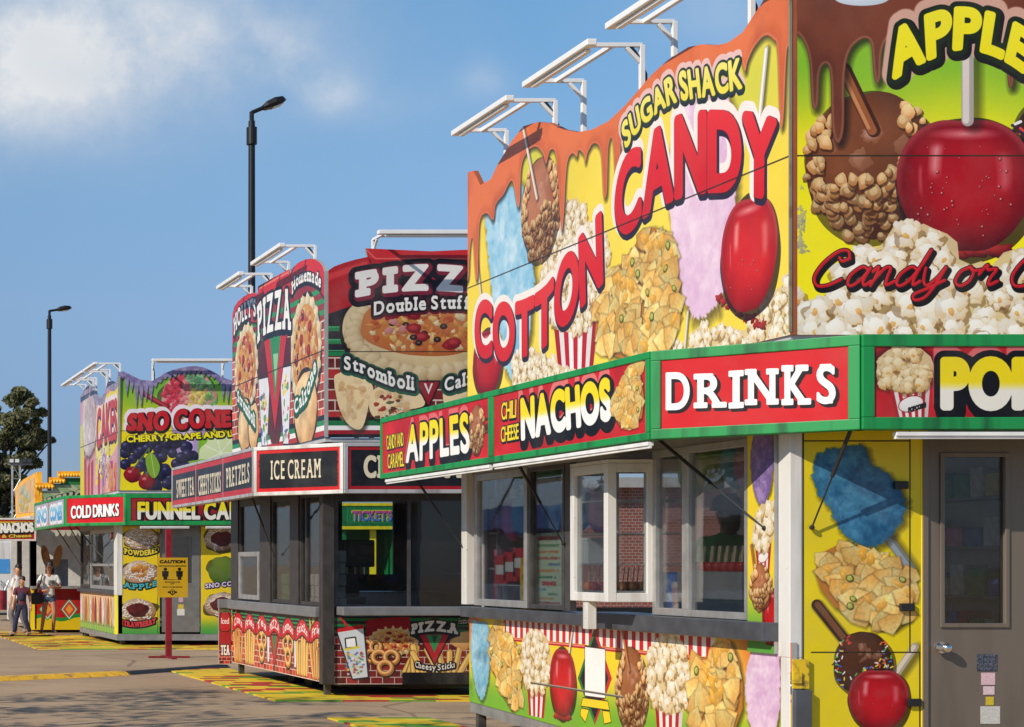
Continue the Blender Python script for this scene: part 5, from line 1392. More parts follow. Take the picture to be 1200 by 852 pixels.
# ------------------------------------------------------------------ prints of the lemonade stand (far end), caution sign, menu
def art_nachos_far(pl, a0, a1, z0, z1):
    cv = Cv(pl, a0, a1, z0, z1, 100, (255,210,20), 61, r=1.6); W, H = cv.W, cv.H
    cv.fill([(0,H*0.32),(W,H*0.32),(W,0),(0,0)], (200,30,34))
    put_text(cv, 'NACHOS', quad(cv, (0,625), (40,623.5), (39,612), (0,613)), [(3,(30,20,16),(1.5,-2)),(0,(252,250,240),(0,0))], gap=0.2, bold=2.2)
    put_text(cv, '& Cheese', quad(cv, (2,630.5), (37,629.5), (37,625.5), (2,626.5)), [(1.6,(60,30,10),(0.5,-0.5)),(0,(250,214,70),(0,0))], bold=0.5)
    for i in range(28): cv.lump(W*(i+0.5)/28, H*0.95, 3, 3, (200,60,30), (150,30,20), wob=0)
    cv.grain(4); return cv
def art_lemon(pl, a0, a1, z0, z1):
    cv = Cv(pl, a0, a1, z0, z1, 90, (188,196,150), 62, r=1.6); W, H = cv.W, cv.H
    X, Y = cv.XY(); a = np.arctan2(Y-H*0.1, X-W*0.9); cv.im = np.where((np.sin(a*30) > 0)[...,None], np.array((196,204,160.)), np.array((150,180,130.))).astype(np.float32)
    cv.fill([(0,H*0.72),(W,H*0.72),(W,H),(0,H)], (30,130,60))
    put_text(cv, 'LEMONADE', lambda s,t: np.array([W*(0.10+0.95*s), H*(0.10+0.30*s+0.42*t*(0.8+0.3*s))]), [(3.5,(28,30,24),(1.5,-2)),(0,(200,200,166),(0,0))], slab=0.1, gap=0.2, bold=1.2)
    cv.grain(5); return cv
def art_lemon_counter(pl, a0, a1, z0, z1):
    cv = Cv(pl, a0, a1, z0, z1, 110, (196,24,34), 63, r=1.6); W, H = cv.W, cv.H
    X, Y = cv.XY(); yw = 0.30+0.05*np.sin(X/W*9); cv.im = np.where((Y/H < yw)[...,None], np.array((240,206,30.)), cv.im); b = np.abs(Y/H-yw) < 0.045; cv.im = np.where(b[...,None], np.array((40,150,60.)), cv.im).astype(np.float32)
    for cx in (0.25, 0.68):
        x, y = W*cx, H*0.5
        for s_, c in ((1.15,(40,150,60)),(1.0,(246,244,236)),(0.84,(30,30,30)),(0.78,(230,80,40)),(0.5,(250,170,70))): cv.fill([(x-W*0.15*s_,y),(x,y+H*0.24*s_),(x+W*0.15*s_,y),(x,y-H*0.24*s_)], c)
    cv.grain(4); return cv
def art_gold_board(pl, a0, a1, z0, z1):
    cv = Cv(pl, a0, a1, z0, z1, 90, (206,180,170), 64, r=1.6); W, H = cv.W, cv.H
    cv.im = lerp((236,150,90), (240,224,150), cv.noise(22, 3, 4)).astype(np.float32)
    for i in range(14): x, y = W*(0.2+0.6*cv.rg.rand()), H*(0.2+0.6*cv.rg.rand()); cv.lump(x, y, W*0.1, H*0.14, (226,226,200), (150,150,110), op=0.8)
    for i in range(8): x, y = W*(0.2+0.6*cv.rg.rand()), H*(0.15+0.35*cv.rg.rand()); cv.lump(x, y, W*0.06, H*0.06, (236,200,40), (190,150,30), op=0.9)
    cv.grain(6); return cv
def art_caution(pl, a0, a1, z0, z1):
    cv = Cv(pl, a0, a1, z0, z1, 330, (226,178,30), 65, r=1.5); W, H = cv.W, cv.H; blk = (30,26,20)
    n = cv.noise(60, 3, 3)[...,None]; cv.im += (n-0.5)*16
    line_ = lambda t, x0, x1, y, h, **k: put_text(cv, t, lambda s,q: np.array([W*(x0+(x1-x0)*s), H*(y+h*q)]), [(0,blk,(0,0))], **k)
    line_('CAUTION', 0.08, 0.92, 0.855, 0.085, gap=0.16, bold=2.2)
    line_('MAINTAIN SOCIAL DISTANCING', 0.05, 0.95, 0.775, 0.03, gap=0.14, bold=0.8)
    for cx in (0.27, 0.73):
        x = W*cx
        cv.lump(x, H*0.71, W*0.055, W*0.055, blk, blk, wob=0)
        cv.fill([(x-W*0.11,H*0.665),(x+W*0.11,H*0.665),(x+W*0.10,H*0.52),(x+W*0.065,H*0.52),(x+W*0.06,H*0.44),(x-W*0.06,H*0.44),(x-W*0.065,H*0.52),(x-W*0.10,H*0.52)], blk)
    line_('PLEASE STAY', 0.34, 0.66, 0.435, 0.022, bold=0.4); cv.line([(W*0.28,H*0.385),(W*0.72,H*0.385)], 5, blk); cv.fill([(W*0.24,H*0.385),(W*0.30,H*0.405),(W*0.30,H*0.365)], blk); cv.fill([(W*0.76,H*0.385),(W*0.70,H*0.405),(W*0.70,H*0.365)], blk)
    line_('6 FT', 0.43, 0.57, 0.325, 0.03, bold=0.8); line_('FROM OTHER PEOPLE', 0.18, 0.82, 0.245, 0.028, bold=0.6)
    cv.lump(W*0.5, H*0.13, W*0.16, H*0.035, blk, blk, wob=0); cv.lump(W*0.5, H*0.13, W*0.08, H*0.075, blk, blk, wob=0); cv.lump(W*0.5, H*0.14, W*0.055, H*0.05, (226,178,30), (226,178,30), wob=0); cv.fill([(W*0.46,H*0.165),(W*0.54,H*0.165),(W*0.5,H*0.09)], blk)
    cv.grain(4); return cv
def art_menu(pl, a0, a1, z0, z1):
    cv = Cv(pl, a0, a1, z0, z1, 260, (206,224,190), 66, r=1.5); W, H = cv.W, cv.H
    row = lambda t, x0, x1, y, h, c, b=1.0: put_text(cv, t, lambda s,q: np.array([W*(x0+(x1-x0)*s), H*(y+h*q)]), [(0,c,(0,0))], bold=b)
    row('SUGAR SHACK', 0.06, 0.94, 0.905, 0.055, (206,40,50), 2)
    for i, (t, x0, x1, c) in enumerate((('COTTON CANDY',0.06,0.92,(90,150,110)),('CANDY APPLES',0.06,0.88,(226,140,60)),('CARAMEL APPLES  5',0.06,0.95,(200,70,60)),('WITH NUTS',0.5,0.95,(80,130,180)),('POPCORN  5',0.06,0.9,(226,140,60)),('NACHOS  6',0.06,0.8,(60,140,100)))): row(t, x0, x1, 0.81-0.085*i, 0.038, c, 1)
    row('DRINKS', 0.26, 0.80, 0.29, 0.06, (206,40,50), 1.5)
    for i, (t, x0, x1, c) in enumerate((('WATER',0.06,0.42,(60,150,190)),('SODA',0.5,0.86,(60,140,100)),('LEMONADE',0.06,0.7,(226,150,60)))): row(t, x0, x1, 0.22-0.06*i, 0.035, c, 0.8)
    row('CHILI CHEESE NACHOS', 0.06, 0.94, 0.045, 0.03, (206,60,60), 0.8)
    cv.grain(4); return cv

# ------------------------------------------------------------------ ground and mats
def ground_mat():
    m = bpy.data.materials.new('asphalt'); m.use_nodes = True
    nt = m.node_tree; N = nt.nodes.new; L = nt.links.new
    p = nt.nodes['Principled BSDF']; p.inputs['Roughness'].default_value = 0.9; p.inputs['Specular IOR Level'].default_value = 0.25
    tc = N('ShaderNodeTexCoord')
    def noise(scale, detail=6, rough=0.6):
        n = N('ShaderNodeTexNoise'); n.inputs['Scale'].default_value = scale; n.inputs['Detail'].default_value = detail; n.inputs['Roughness'].default_value = rough
        L(tc.outputs['Object'], n.inputs['Vector']); return n.outputs[0]
    def ramp(v, a, b, c0, c1):
        r = N('ShaderNodeValToRGB'); r.color_ramp.elements[0].position = a; r.color_ramp.elements[1].position = b
        r.color_ramp.elements[0].color = (*c0, 1); r.color_ramp.elements[1].color = (*c1, 1); L(v, r.inputs[0]); return r.outputs[0]
    def mix(f, a, b, mode='MIX'):
        x = N('ShaderNodeMix'); x.data_type = 'RGBA'; x.blend_type = mode
        if isinstance(f, (int, float)): x.inputs['Factor'].default_value = f
        else: L(f, x.inputs['Factor'])
        L(a, x.inputs['A']); L(b, x.inputs['B']); return x.outputs['Result']
    base = ramp(noise(0.35, 7), 0.35, 0.68, (0.355,0.25,0.158), (0.54,0.385,0.24))
    speck = ramp(noise(70, 3), 0.35, 0.65, (0.5,0.49,0.48), (1.35,1.33,1.3))
    c = mix(0.75, base, speck, 'MULTIPLY')
    stain = ramp(noise(1.1, 8, 0.7), 0.56, 0.72, (1,1,1), (0.55,0.53,0.52))
    c = mix(0.8, c, stain, 'MULTIPLY')
    # cracks: thin lines of a Voronoi edge distance
    v = N('ShaderNodeTexVoronoi'); v.feature = 'DISTANCE_TO_EDGE'; v.inputs['Scale'].default_value = 0.23
    wv = N('ShaderNodeMix'); wv.data_type = 'RGBA'; wv.inputs['Factor'].default_value = 0.12
    nn = N('ShaderNodeTexNoise'); nn.inputs['Scale'].default_value = 1.2; nn.inputs['Detail'].default_value = 5; L(tc.outputs['Object'], nn.inputs['Vector'])
    L(tc.outputs['Object'], wv.inputs['A']); L(nn.outputs['Color'], wv.inputs['B']); L(wv.outputs['Result'], v.inputs['Vector'])
    cr = ramp(v.outputs['Distance'], 0.002, 0.006, (0.35,0.34,0.33), (1,1,1))
    c = mix(0.75, c, cr, 'MULTIPLY')
    L(c, p.inputs['Base Color'])
    b = N('ShaderNodeBump'); b.inputs['Strength'].default_value = 0.35; b.inputs['Distance'].default_value = 0.02
    L(noise(60, 4), b.inputs['Height']); L(b.outputs[0], p.inputs['Normal'])
    return m
g = MB().add([(-900,-300,0),(1200,-300,0),(1200,2600,0),(-900,2600,0)], [(0,1,2,3)]).build('ground', ground_mat())
g['kind'] = 'structure'

def mat_tiles(name, horizontal=False):
    """striped plastic floor tiles: long ribs in yellow, red and green"""
    m = bpy.data.materials.new(name); m.use_nodes = True
    nt = m.node_tree; N = nt.nodes.new; L = nt.links.new
    p = nt.nodes['Principled BSDF']; p.inputs['Roughness'].default_value = 0.55
    tc = N('ShaderNodeTexCoord'); sx = N('ShaderNodeSeparateXYZ'); L(tc.outputs['Object'], sx.inputs[0])
    def M(op, a, b=None):
        q = N('ShaderNodeMath'); q.operation = op
        for i, v in enumerate((a, b)):
            if v is None: continue
            if isinstance(v, (int, float)): q.inputs[i].default_value = v
            else: L(v, q.inputs[i])
        return q.outputs[0]
    row = M('FLOOR', M('DIVIDE', sx.outputs['Y'], 0.22)); 
    tile = M('FLOOR', M('ADD', M('DIVIDE', sx.outputs['X'], 0.6), M('MULTIPLY', row, 0.37)))
    cb = N('ShaderNodeCombineXYZ'); L(row, cb.inputs[0]); L(tile, cb.inputs[1])
    wn = N('ShaderNodeTexWhiteNoise'); wn.noise_dimensions = '2D'; L(cb.outputs[0], wn.inputs['Vector'])
    r = N('ShaderNodeValToRGB'); r.color_ramp.interpolation = 'CONSTANT'
    cols = [(0.0,(0.85,0.58,0.02)),(0.40,(0.46,0.035,0.03)),(0.68,(0.80,0.66,0.05)),(0.86,(0.13,0.36,0.03))]
    e = r.color_ramp.elements
    e[0].position = 0; e[0].color = (*cols[0][1], 1); e[1].position = cols[1][0]; e[1].color = (*cols[1][1], 1)
    for pos, c in cols[2:]: q = e.new(pos); q.color = (*c, 1)
    L(wn.outputs['Value'], r.inputs[0])
    nz = N('ShaderNodeTexNoise'); nz.inputs['Scale'].default_value = 5; nz.inputs['Detail'].default_value = 7; L(tc.outputs['Object'], nz.inputs['Vector'])
    mr = N('ShaderNodeMapRange'); mr.inputs['From Min'].default_value = 0.48; mr.inputs['From Max'].default_value = 0.78; mr.inputs['To Max'].default_value = 0.45; L(nz.outputs[0], mr.inputs['Value'])
    mx = N('ShaderNodeMix'); mx.data_type = 'RGBA'; mx.inputs['B'].default_value = (0.14,0.11,0.08,1); L(mr.outputs[0], mx.inputs['Factor']); L(r.outputs[0], mx.inputs['A'])
    L(mx.outputs['Result'], p.inputs['Base Color'])
    # ribs
    sn = M('SINE', M('MULTIPLY', sx.outputs['Y'], 2*math.pi/0.05)); b = N('ShaderNodeBump'); b.inputs['Strength'].default_value = 0.6; b.inputs['Distance'].default_value = 0.012; L(sn, b.inputs['Height']); L(b.outputs[0], p.inputs['Normal'])
    return m
TILES = mat_tiles('striped_floor_tiles')
def floor_mat(label, x0, x1, y0, y1, lx1=None, ly0=None):
    """one mat: an L of tiles along the counter side and the front; 18 mm thick"""
    mb = MB()
    pts = [(x0,y1),(x0,y0),(lx1 or x1,y0),(lx1 or x1,ly0 or y1),(x1,ly0 or y1),(x1,y1)] if lx1 else [(x0,y1),(x0,y0),(x1,y0),(x1,y1)]
    mb.prism([(a,b,0.018) for a,b in pts], (0,0,-0.018), 0, 0)
    o = mb.build('floor_mat', TILES); tag(o, label, 'floor mat', 'striped tile mats laid in front of the food stands'); return o
floor_mat('striped red, green and yellow tile mat along the candy stand counter', 6.05, 7.2, 11.6, 20.3)
floor_mat('yellow and red striped tile mat wrapped round the pizza stand corner', 6.15, 7.25, 22.85, 30.0, 9.9, 23.95)
floor_mat('yellow tile mat with green edge in front of the sno cone stand', 5.0, 7.2, 36.9, 44.0, 10.4, 39.2)
floor_mat('yellow tile mat under the three people at the nachos stand', 4.6, 6.3, 43.2, 46.5)
# yellow bumper and black cable ramp lying across the lane
def ramp(name, p0, p1, w, h, m, label, cat):
    p0 = Vector(p0); p1 = Vector(p1); d = (p1-p0).normalized(); n = Vector((-d.y, d.x, 0))
    mb = MB(); k = 9
    for i in range(k):
        a = p0+(p1-p0)*(i/k); b = p0+(p1-p0)*((i+0.965)/k); vs_ = []
        for q in (a, b):
            for t, z in ((-w/2, 0.002), (-w/4, h), (w/4, h), (w/2, 0.002)): vs_.append(q+n*t+Vector((0,0,z)))
        mb.add(vs_, [(0,4,5,1),(1,5,6,2),(2,6,7,3),(0,1,2,3),(7,6,5,4),(3,7,4,0)])
    o = mb.build(name, m); tag(o, label, cat); return o
YEL = mat('yellow_rubber', (0.74,0.42,0.02), 0.7, dirt=(0.36,0.22,0.07), scale=9)
ramp('cable_ramp', ground_at(-60,800), ground_at(143,791), 0.42, 0.06, YEL, 'long yellow cable ramp lying across the lane before the pizza stand', 'cable ramp')
ramp('cable_ramp', ground_at(146,790.5), ground_at(262,782), 0.30, 0.05, mat('black_rubber', (0.02,0.02,0.022), 0.6), 'black cable ramp continuing from the yellow one to the pizza stand', 'cable ramp')

# ------------------------------------------------------------------ materials of the stands
WHITE_M = mat('white_painted_metal', (0.64,0.63,0.60), 0.4, dirt=(0.50,0.47,0.41), scale=5, streak=True)
LAMP_W = mat('white_lamp_metal', (0.82,0.82,0.80), 0.35, vary=0.05, scale=3)
ALU = mat('brushed_aluminium', (0.50,0.49,0.47), 0.38, 0.6, vary=0.15, scale=8)
ALU_D = mat('dull_aluminium', (0.30,0.30,0.31), 0.5, 0.4, vary=0.2)
STEEL = mat('dark_steel', (0.075,0.07,0.068), 0.45, 0.3, vary=0.3)
CHASSIS = mat('trailer_chassis_black', (0.02,0.02,0.02), 0.6)
GREEN = mat('green_sign_frame', srgb(24,140,70), 0.42, vary=0.08, scale=7, dirt=srgb(20,100,52), streak=True)
GREYF = mat('grey_sign_frame', (0.42,0.42,0.43), 0.45, 0.2, dirt=(0.27,0.25,0.24), scale=6, streak=True)
BLACK = mat('black_plastic', (0.015,0.015,0.017), 0.45)
LEDGE = mat('dark_counter_ledge', (0.085,0.09,0.105), 0.35, 0.3, vary=0.25)
BROWN = mat('dark_brown_post', (0.055,0.048,0.044), 0.45, 0.2, vary=0.3)
DOOR = mat('grey_brown_door', (0.165,0.135,0.105), 0.42, 0.2, dirt=(0.125,0.10,0.08), scale=3, streak=True)
YPAINT = mat('yellow_wall_paint', srgb(236,205,28), 0.4, dirt=srgb(214,182,30), scale=4, streak=True)
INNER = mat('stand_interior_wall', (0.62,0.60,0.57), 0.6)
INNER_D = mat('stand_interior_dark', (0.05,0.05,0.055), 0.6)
ROOFM = mat('stand_roof_sheet', (0.5,0.5,0.5), 0.5)
RED_P = mat('red_painted_metal', (0.24,0.012,0.02), 0.4, dirt=(0.12,0.012,0.014), scale=5)
GLASS = glass_mat('window_glass', (0.95,0.97,0.975), 0.6, 0.006)
GLASS_D = glass_mat('dark_window_glass', (0.78,0.81,0.83), 0.65, 0.006)
CHROME = mat('chrome', (0.75,0.75,0.75), 0.15, 1.0, vary=0.05)
TUBEM = mat('fluorescent_tube_housing', (0.82,0.82,0.80), 0.3)
CARD_W = mat('white_sticker', (0.7,0.7,0.68), 0.6)

def outline(plane, top, zb, a_end=None):
    """photo points of a board's top edge, closed along its foot"""
    pts = [plane.m(u, v) for u, v in top]
    return [(pts[0][0], zb), (pts[-1][0], zb)] + pts[::-1]
def sign_box(parent, pl, a0, a1, z0, z1, fm, cv, fw=0.055, depth=0.12, nm='sign_box', art=None, slope=0.0):
    """lit sign: a box with a raised frame; its printed face is a sub-part"""
    mb = MB()
    P = pl.p
    def slab(b0, b1, y0, y1, off, d): mb.prism([P(b0,y0,off), P(b1,y0,off), P(b1,y1,off), P(b0,y1,off)], -pl.n*d, 0, 0)
    slab(a0, a1, z0, z1, -0.022, depth)
    slab(a0, a1, z1-fw, z1, 0, 0.03); slab(a0, a1, z0, z0+fw, 0, 0.03)
    slab(a0, a0+fw, z0+fw, z1-fw, 0, 0.03); slab(a1-fw, a1, z0+fw, z1-fw, 0, 0.03)
    o = mb.build(nm, fm, parent, bevel=0.006)
    printed('sign_face', cv, rect(a0+fw-0.004, a1-fw+0.004, z0+fw-0.004, z1-fw+0.004), o, 0.012, -0.012, fade=0.9, dirt=0.05, art=(art or 'sign'))
    return o
def tube_light(parent, p0, p1):
    mb = MB(); p0 = Vector(p0); p1 = Vector(p1)
    mb.bar(p0, p1, 0.05, 0.03); mb.bar(p0-Vector((0,0,0.025)), p1-Vector((0,0,0.025)), 0.025, 0.02)
    return mb.build('tube_light', TUBEM, parent, bevel=0.004)
def gas_strut(parent, p0, p1):
    p0 = Vector(p0); p1 = Vector(p1); m = p0+(p1-p0)*0.52
    mb = MB(); mb.tube(p0, m, 0.014, n=10); mb.tube(m, p1, 0.006, n=8); mb.ball(p0, 0.024, 8); mb.ball(p1, 0.02, 8)
    return mb.build('gas_strut', BLACK, parent, smooth=True)
def window(parent, pl, a0, a1, z0, z1, fm, glass, fw=0.05, off=0.0, depth=0.06, mull=(), rails=(), nm='window'):
    mb = MB(); P = pl.p
    def slab(b0, b1, y0, y1, o=off, d=depth): mb.prism([P(b0,y0,o), P(b1,y0,o), P(b1,y1,o), P(b0,y1,o)], -pl.n*d, 0, 0)
    slab(a0, a1, z0, z0+fw); slab(a0, a1, z1-fw, z1); slab(a0, a0+fw, z0+fw, z1-fw); slab(a1-fw, a1, z0+fw, z1-fw)
    for a in mull: slab(a-fw/2, a+fw/2, z0+fw, z1-fw, off-0.004, depth-0.01)
    for z in rails: slab(a0+fw, a1-fw, z-fw*0.35, z+fw*0.35, off-0.004, depth-0.01)
    o = mb.build(nm, fm, parent, bevel=0.004)
    MB().prism([P(a0+fw-0.005,z0+fw-0.005,off-0.03), P(a1-fw+0.005,z0+fw-0.005,off-0.03), P(a1-fw+0.005,z1-fw+0.005,off-0.03), P(a0+fw-0.005,z1-fw+0.005,off-0.03)], -pl.n*0.006, 0, 0).build('pane', glass, o)
    return o
def lamp_frame(parent, posts, out, zr, zb, outer_bar=True):
    """two posts behind the board, arms reaching out over it, a cross rail and the light bar"""
    p, q = Vector(posts[0]), Vector(posts[1]); out = Vector(out)
    mb = MB()
    for k in (p, q):
        mb.bar((k.x,k.y,zb), (k.x,k.y,zr), 0.042, 0.042)
        mb.bar(Vector((k.x,k.y,zr)), Vector((k.x,k.y,zr))+out, 0.036, 0.036)
        mb.bar(Vector((k.x,k.y,zr-0.16))-out*0.0, Vector((k.x,k.y,zr-0.02))+out*0.28, 0.03, 0.03)
    mb.bar(Vector((p.x,p.y,zr))+out*0.52, Vector((q.x,q.y,zr))+out*0.52, 0.04, 0.04)
    o = mb.build('lamp_frame', LAMP_W, parent, bevel=0.004)
    b = MB(); d = (q-p).normalized()*0.12
    b.bar(Vector((p.x,p.y,zr-0.005))+out-d, Vector((q.x,q.y,zr-0.005))+out+d, 0.085, 0.055); b.bar(Vector((p.x,p.y,zr-0.05))+out*0.96, Vector((q.x,q.y,zr-0.05))+out*0.96, 0.05, 0.03)
    b.build('light_bar', LAMP_W, o, bevel=0.008)
    c = MB(); k = p
    pts = [Vector((k.x+0.03,k.y,zr-0.75)), Vector((k.x+0.035,k.y,zr-0.25)), Vector((k.x,k.y,zr-0.07))+out*0.10, Vector((k.x,k.y,zr+0.0))+out*0.22]
    c.path([Vector(q_) for q_ in [pts[0], pts[1], pts[2], pts[3]]], 0.012, 8); c.build('cable', BLACK, o)
    return o
def part(name, m, parent, *boxes, bevel=0.0):
    b = MB()
    for q in boxes: b.box(*q)
    return b.build(name, m, parent, bevel=bevel)
def braces(parent, x0, y0, z, ys, xs):
    for y in ys: b = MB(); b.bar((x0+0.9,y,z), (x0+0.07,y,5.2), 0.05); b.build('board_brace', ALU, parent)
    for x in xs: b = MB(); b.bar((x,y0+0.9,z), (x,y0+0.07,5.2), 0.05); b.build('board_brace', ALU, parent)
def awning(parent, pts, z0, z1, m):
    return MB().prism([(x,y,z1) for x,y in pts], (0,0,z0-z1), 0, 0).build('awning', m, parent)
def wheel(parent, c, r=0.33, w=0.2):
    c = Vector(c); mb = MB(); mb.tube(c+Vector((0,-w/2,0)) if False else c-Vector((w/2,0,0)), c+Vector((w/2,0,0)), r, n=24)
    o = mb.build('wheel', mat('tyre_rubber', (0.02,0.02,0.02), 0.8), parent, bevel=0.02)
    MB().tube(c-Vector((w/2+0.01,0,0)), c+Vector((w/2+0.01,0,0)), r*0.55, n=16).build('rim', ALU_D, o)
    return o

# ------------------------------------------------------------------ the candy stand (nearest)
A = thing('concession_stand', 'nearest food stand, yellow boards with huge red COTTON CANDY lettering', 'food stand', (A_X+1.4, (A_Y+A_YF)/2, 0), 'concession trailers in a row')
def build_candy_stand():
    L, Fp = A_L, A_F
    zl0, zl1 = 1.20, 1.33               # counter ledge
    # body: floor, roof, back wall, far end wall with an opening, right wall
    b = MB()
    b.box(A_X+0.05, A_XR, A_Y+0.06, A_YF-0.02, 0.42, 0.50); b.build('floor_panel', ROOFM, A)
    part('roof', ROOFM, A, (A_X+0.02, A_XR, A_Y+0.03, A_YF-0.01, 3.38, 3.44))
    part('back_wall', INNER, A, (A_XR-0.05, A_XR, A_Y+0.10, A_YF-0.10, 0.5, 3.38))
    part('end_wall', INNER, A, (A_X+0.12, A_XR-0.06, A_YF-0.08, A_YF-0.03, 0.5, 1.30), (A_X+0.12, A_XR-0.06, A_YF-0.08, A_YF-0.03, 2.72, 3.38), (A_X+0.12, A_X+0.95, A_YF-0.08, A_YF-0.03, 1.30, 2.72))
    part('ceiling_panel', INNER, A, (A_X+0.1, A_XR-0.06, A_Y+0.12, A_YF-0.10, 3.30, 3.37))
    b = MB(); b.box(A_X+0.3, A_XR-0.2, A_Y+0.3, A_YF-0.3, 0.20, 0.40); b.build('chassis', CHASSIS, A)
    for y in (15.3, 16.2): wheel(A, (A_X+0.42, y, 0.33)); 
    for y in (A_YF-0.12, A_Y+0.15):
        b = MB(); b.box(A_X+0.04, A_X+0.12, y-0.04, y+0.04, 0.0, 0.30); b.box(A_X-0.02, A_X+0.18, y-0.10, y+0.10, 0.0, 0.02); b.build('jack', STEEL, A)
    # boards
    cv = art_candy_side(); printed('side_board', cv, outline(L, A_TOP, Z_ROOF), A, 0.05, 0.0, edge=mat('board_edge_toffee', srgb(160,84,50), 0.5), art='candy_side', fade=0.88, dirt=0.06)
    cv = art_candy_front(); printed('front_board', cv, [(A_X+0.052, Z_ROOF), (A_XR, Z_ROOF), (A_XR, 6.1), (A_XR-0.8, 6.16), (A_X+1.2, 6.16), (A_X+0.6, 6.10), (A_X+0.052, 6.055)], A, 0.05, 0.0, edge=mat('board_edge_toffee', (0,0,0)), art='candy_front', fade=1.0, dirt=0.05)
    braces(A, A_X, A_Y, 3.44, (A_YF-0.6, 16.6, 14.9, 13.4), (A_X+0.9, A_X+2.2))
    b = MB(); b.box(A_X-0.005, A_X+0.012, A_Y-0.005, A_Y+0.012, Z_ROOF+0.02, 6.04); b.build('corner_trim', mat('corner_trim_worn', (0.22,0.20,0.13), 0.5, dirt=(0.16,0.10,0.07), scale=7), A)
    # lamp frames over the side board
    for u0, u1, zr in ((639.5,583,6.19),(740,672.5,6.21),(867,777.5,6.24),(1010,905,6.26)):
        y0, y1 = A_X*F/(u0-PX), A_X*F/(u1-PX)
        if y0 < A_Y+0.1: y0 = A_Y+0.15
        lamp_frame(A, ((A_X+0.09,y0,0),(A_X+0.09,y1,0)), (-0.48,0,0.0), zr, 4.9)
    lamp_frame(A, ((A_X+1.0,A_Y+0.09,0),(A_X+2.0,A_Y+0.09,0)), (0,-0.48,0), 6.45, 4.9)
    # awning and its signs
    i = 0.10
    awning(A, [(A_X+0.06,A_YF+0.02),(A_SX+i,A_SE-0.02),(A_SX+i,A_SC+0.04),(A_SFX+0.04,A_SY+i),(A_XR,A_SY+i),(A_XR,A_Y+0.02),(A_X+0.06,A_Y+0.02)], Z_S0+0.10, Z_S1-0.005, mat('awning_soffit', (0.40,0.39,0.36), 0.5))
    um = A_SL.m(574.5,480)[0]
    sign_box(A, A_SL, -A_SE, um-0.004, Z_S0, Z_S1, GREEN, art_sign_apples(), art='sign_apples')
    sign_box(A, A_SL, um+0.004, -A_SC+0.0, Z_S0, Z_S1, GREEN, art_sign_nachos(), art='sign_nachos')
    sign_box(A, A_SD, 0.012, (A_SFX-A_SX)/Q-0.012, Z_S0, Z_S1, GREEN, art_sign_drinks(), fw=0.075, art='sign_drinks')
    sign_box(A, A_SF, A_SFX+0.006, A_XR, Z_S0, Z_S1, GREEN, art_sign_popcorn(), fw=0.085, art='sign_popcorn')
    tube_light(A, (A_SX+0.03,-um+0.05,Z_S0-0.03), (A_SX+0.03,A_SE-0.15,Z_S0-0.03)); tube_light(A, (A_SX+0.03,A_SC+0.03,Z_S0-0.03), (A_SX+0.03,-um-0.05,Z_S0-0.03))
    tube_light(A, (A_SFX+0.25,A_SY+0.04,Z_S0-0.03), (A_XR-0.1,A_SY+0.04,Z_S0-0.03))
    # posts
    b = MB(); y = A_X*F/(548-PX); b.box(A_X-0.06, A_X+0.05, y-0.12, y+0.02, 1.33, 2.80); b.build('post', WHITE_M, A, bevel=0.004)
    ya = A_X*F/(912.5-PX); b = MB(); b.box(A_X-0.004, A_X+0.085, A_Y-0.004, ya, 1.08, 2.80); b.box(A_X-0.004, A_X+0.085, A_Y-0.004, A_Y+0.12, 0.55, 1.08); b.build('corner_post', WHITE_M, A, bevel=0.006)
    b = MB(); b.box(A_X+0.005, A_X+0.12, A_Y-0.03, A_Y-0.006, 0.86, 1.07); b.box(A_X+0.0, A_X+0.06, A_Y-0.045, A_Y-0.006, 0.90, 0.98); b.build('latch_bracket', mat('worn_yellow_bracket', srgb(214,180,30), 0.5, dirt=(0.12,0.07,0.04), scale=18), A)
    b = MB(); b.box(A_X+0.01, A_X+0.13, A_Y-0.05, A_Y-0.006, 0.20, 0.85); b.build('utility_box', mat('dark_utility_box', (0.10,0.105,0.12), 0.5, 0.3), A, bevel=0.006)
    # header above the windows
    b = MB(); b.box(A_X+0.0, A_X+0.07, ya, A_YF, 2.70, 3.37); b.build('header', mat('header_panel', (0.30,0.29,0.27), 0.5), A)
    # counter ledge in two pieces, skirt and its rail
    ym = A_X*F/(696-PX)
    b = MB(); b.box(A_X-0.10, A_X+0.30, ym, A_YF, zl0, zl1-0.02); b.build('ledge', LEDGE, A, bevel=0.008)
    b = MB(); b.box(A_X-0.12, A_X+0.30, ya-0.0, ym-0.02, zl0-0.01, zl1); b.build('ledge', LEDGE, A, bevel=0.008)
    sk = art_skirt(); ys = A_X*F/(927.5-PX)
    e = mat('skirt_edge', (0.3,0.3,0.3))
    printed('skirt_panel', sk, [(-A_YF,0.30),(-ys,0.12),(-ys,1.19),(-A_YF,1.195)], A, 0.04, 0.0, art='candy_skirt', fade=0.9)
    b = MB(); b.prism([L.p(-A_YF,0.19,-0.012), L.p(-ys,0.0,-0.012), L.p(-ys,0.125,-0.012), L.p(-A_YF,0.30,-0.012)], (0.06,0,0), 0, 0); b.build('skirt_rail', ALU_D, A)
    # print strip beside the corner post
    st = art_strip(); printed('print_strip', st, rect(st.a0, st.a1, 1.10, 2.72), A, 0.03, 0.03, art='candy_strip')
    # windows
    def aa(u): return L.m(u, 600)[0]
    window(A, L, aa(556.5), aa(618), 1.325, 2.70, ALU, GLASS, fw=0.07, off=0.01)
    window(A, L, aa(619), aa(661), 1.325, 2.70, STEEL, GLASS, fw=0.045, off=0.0)
    b = MB(); b.box(A_X-0.0, A_X+0.06, -aa(668), -aa(662), 1.325, 2.70); b.build('mullion', STEEL, A)
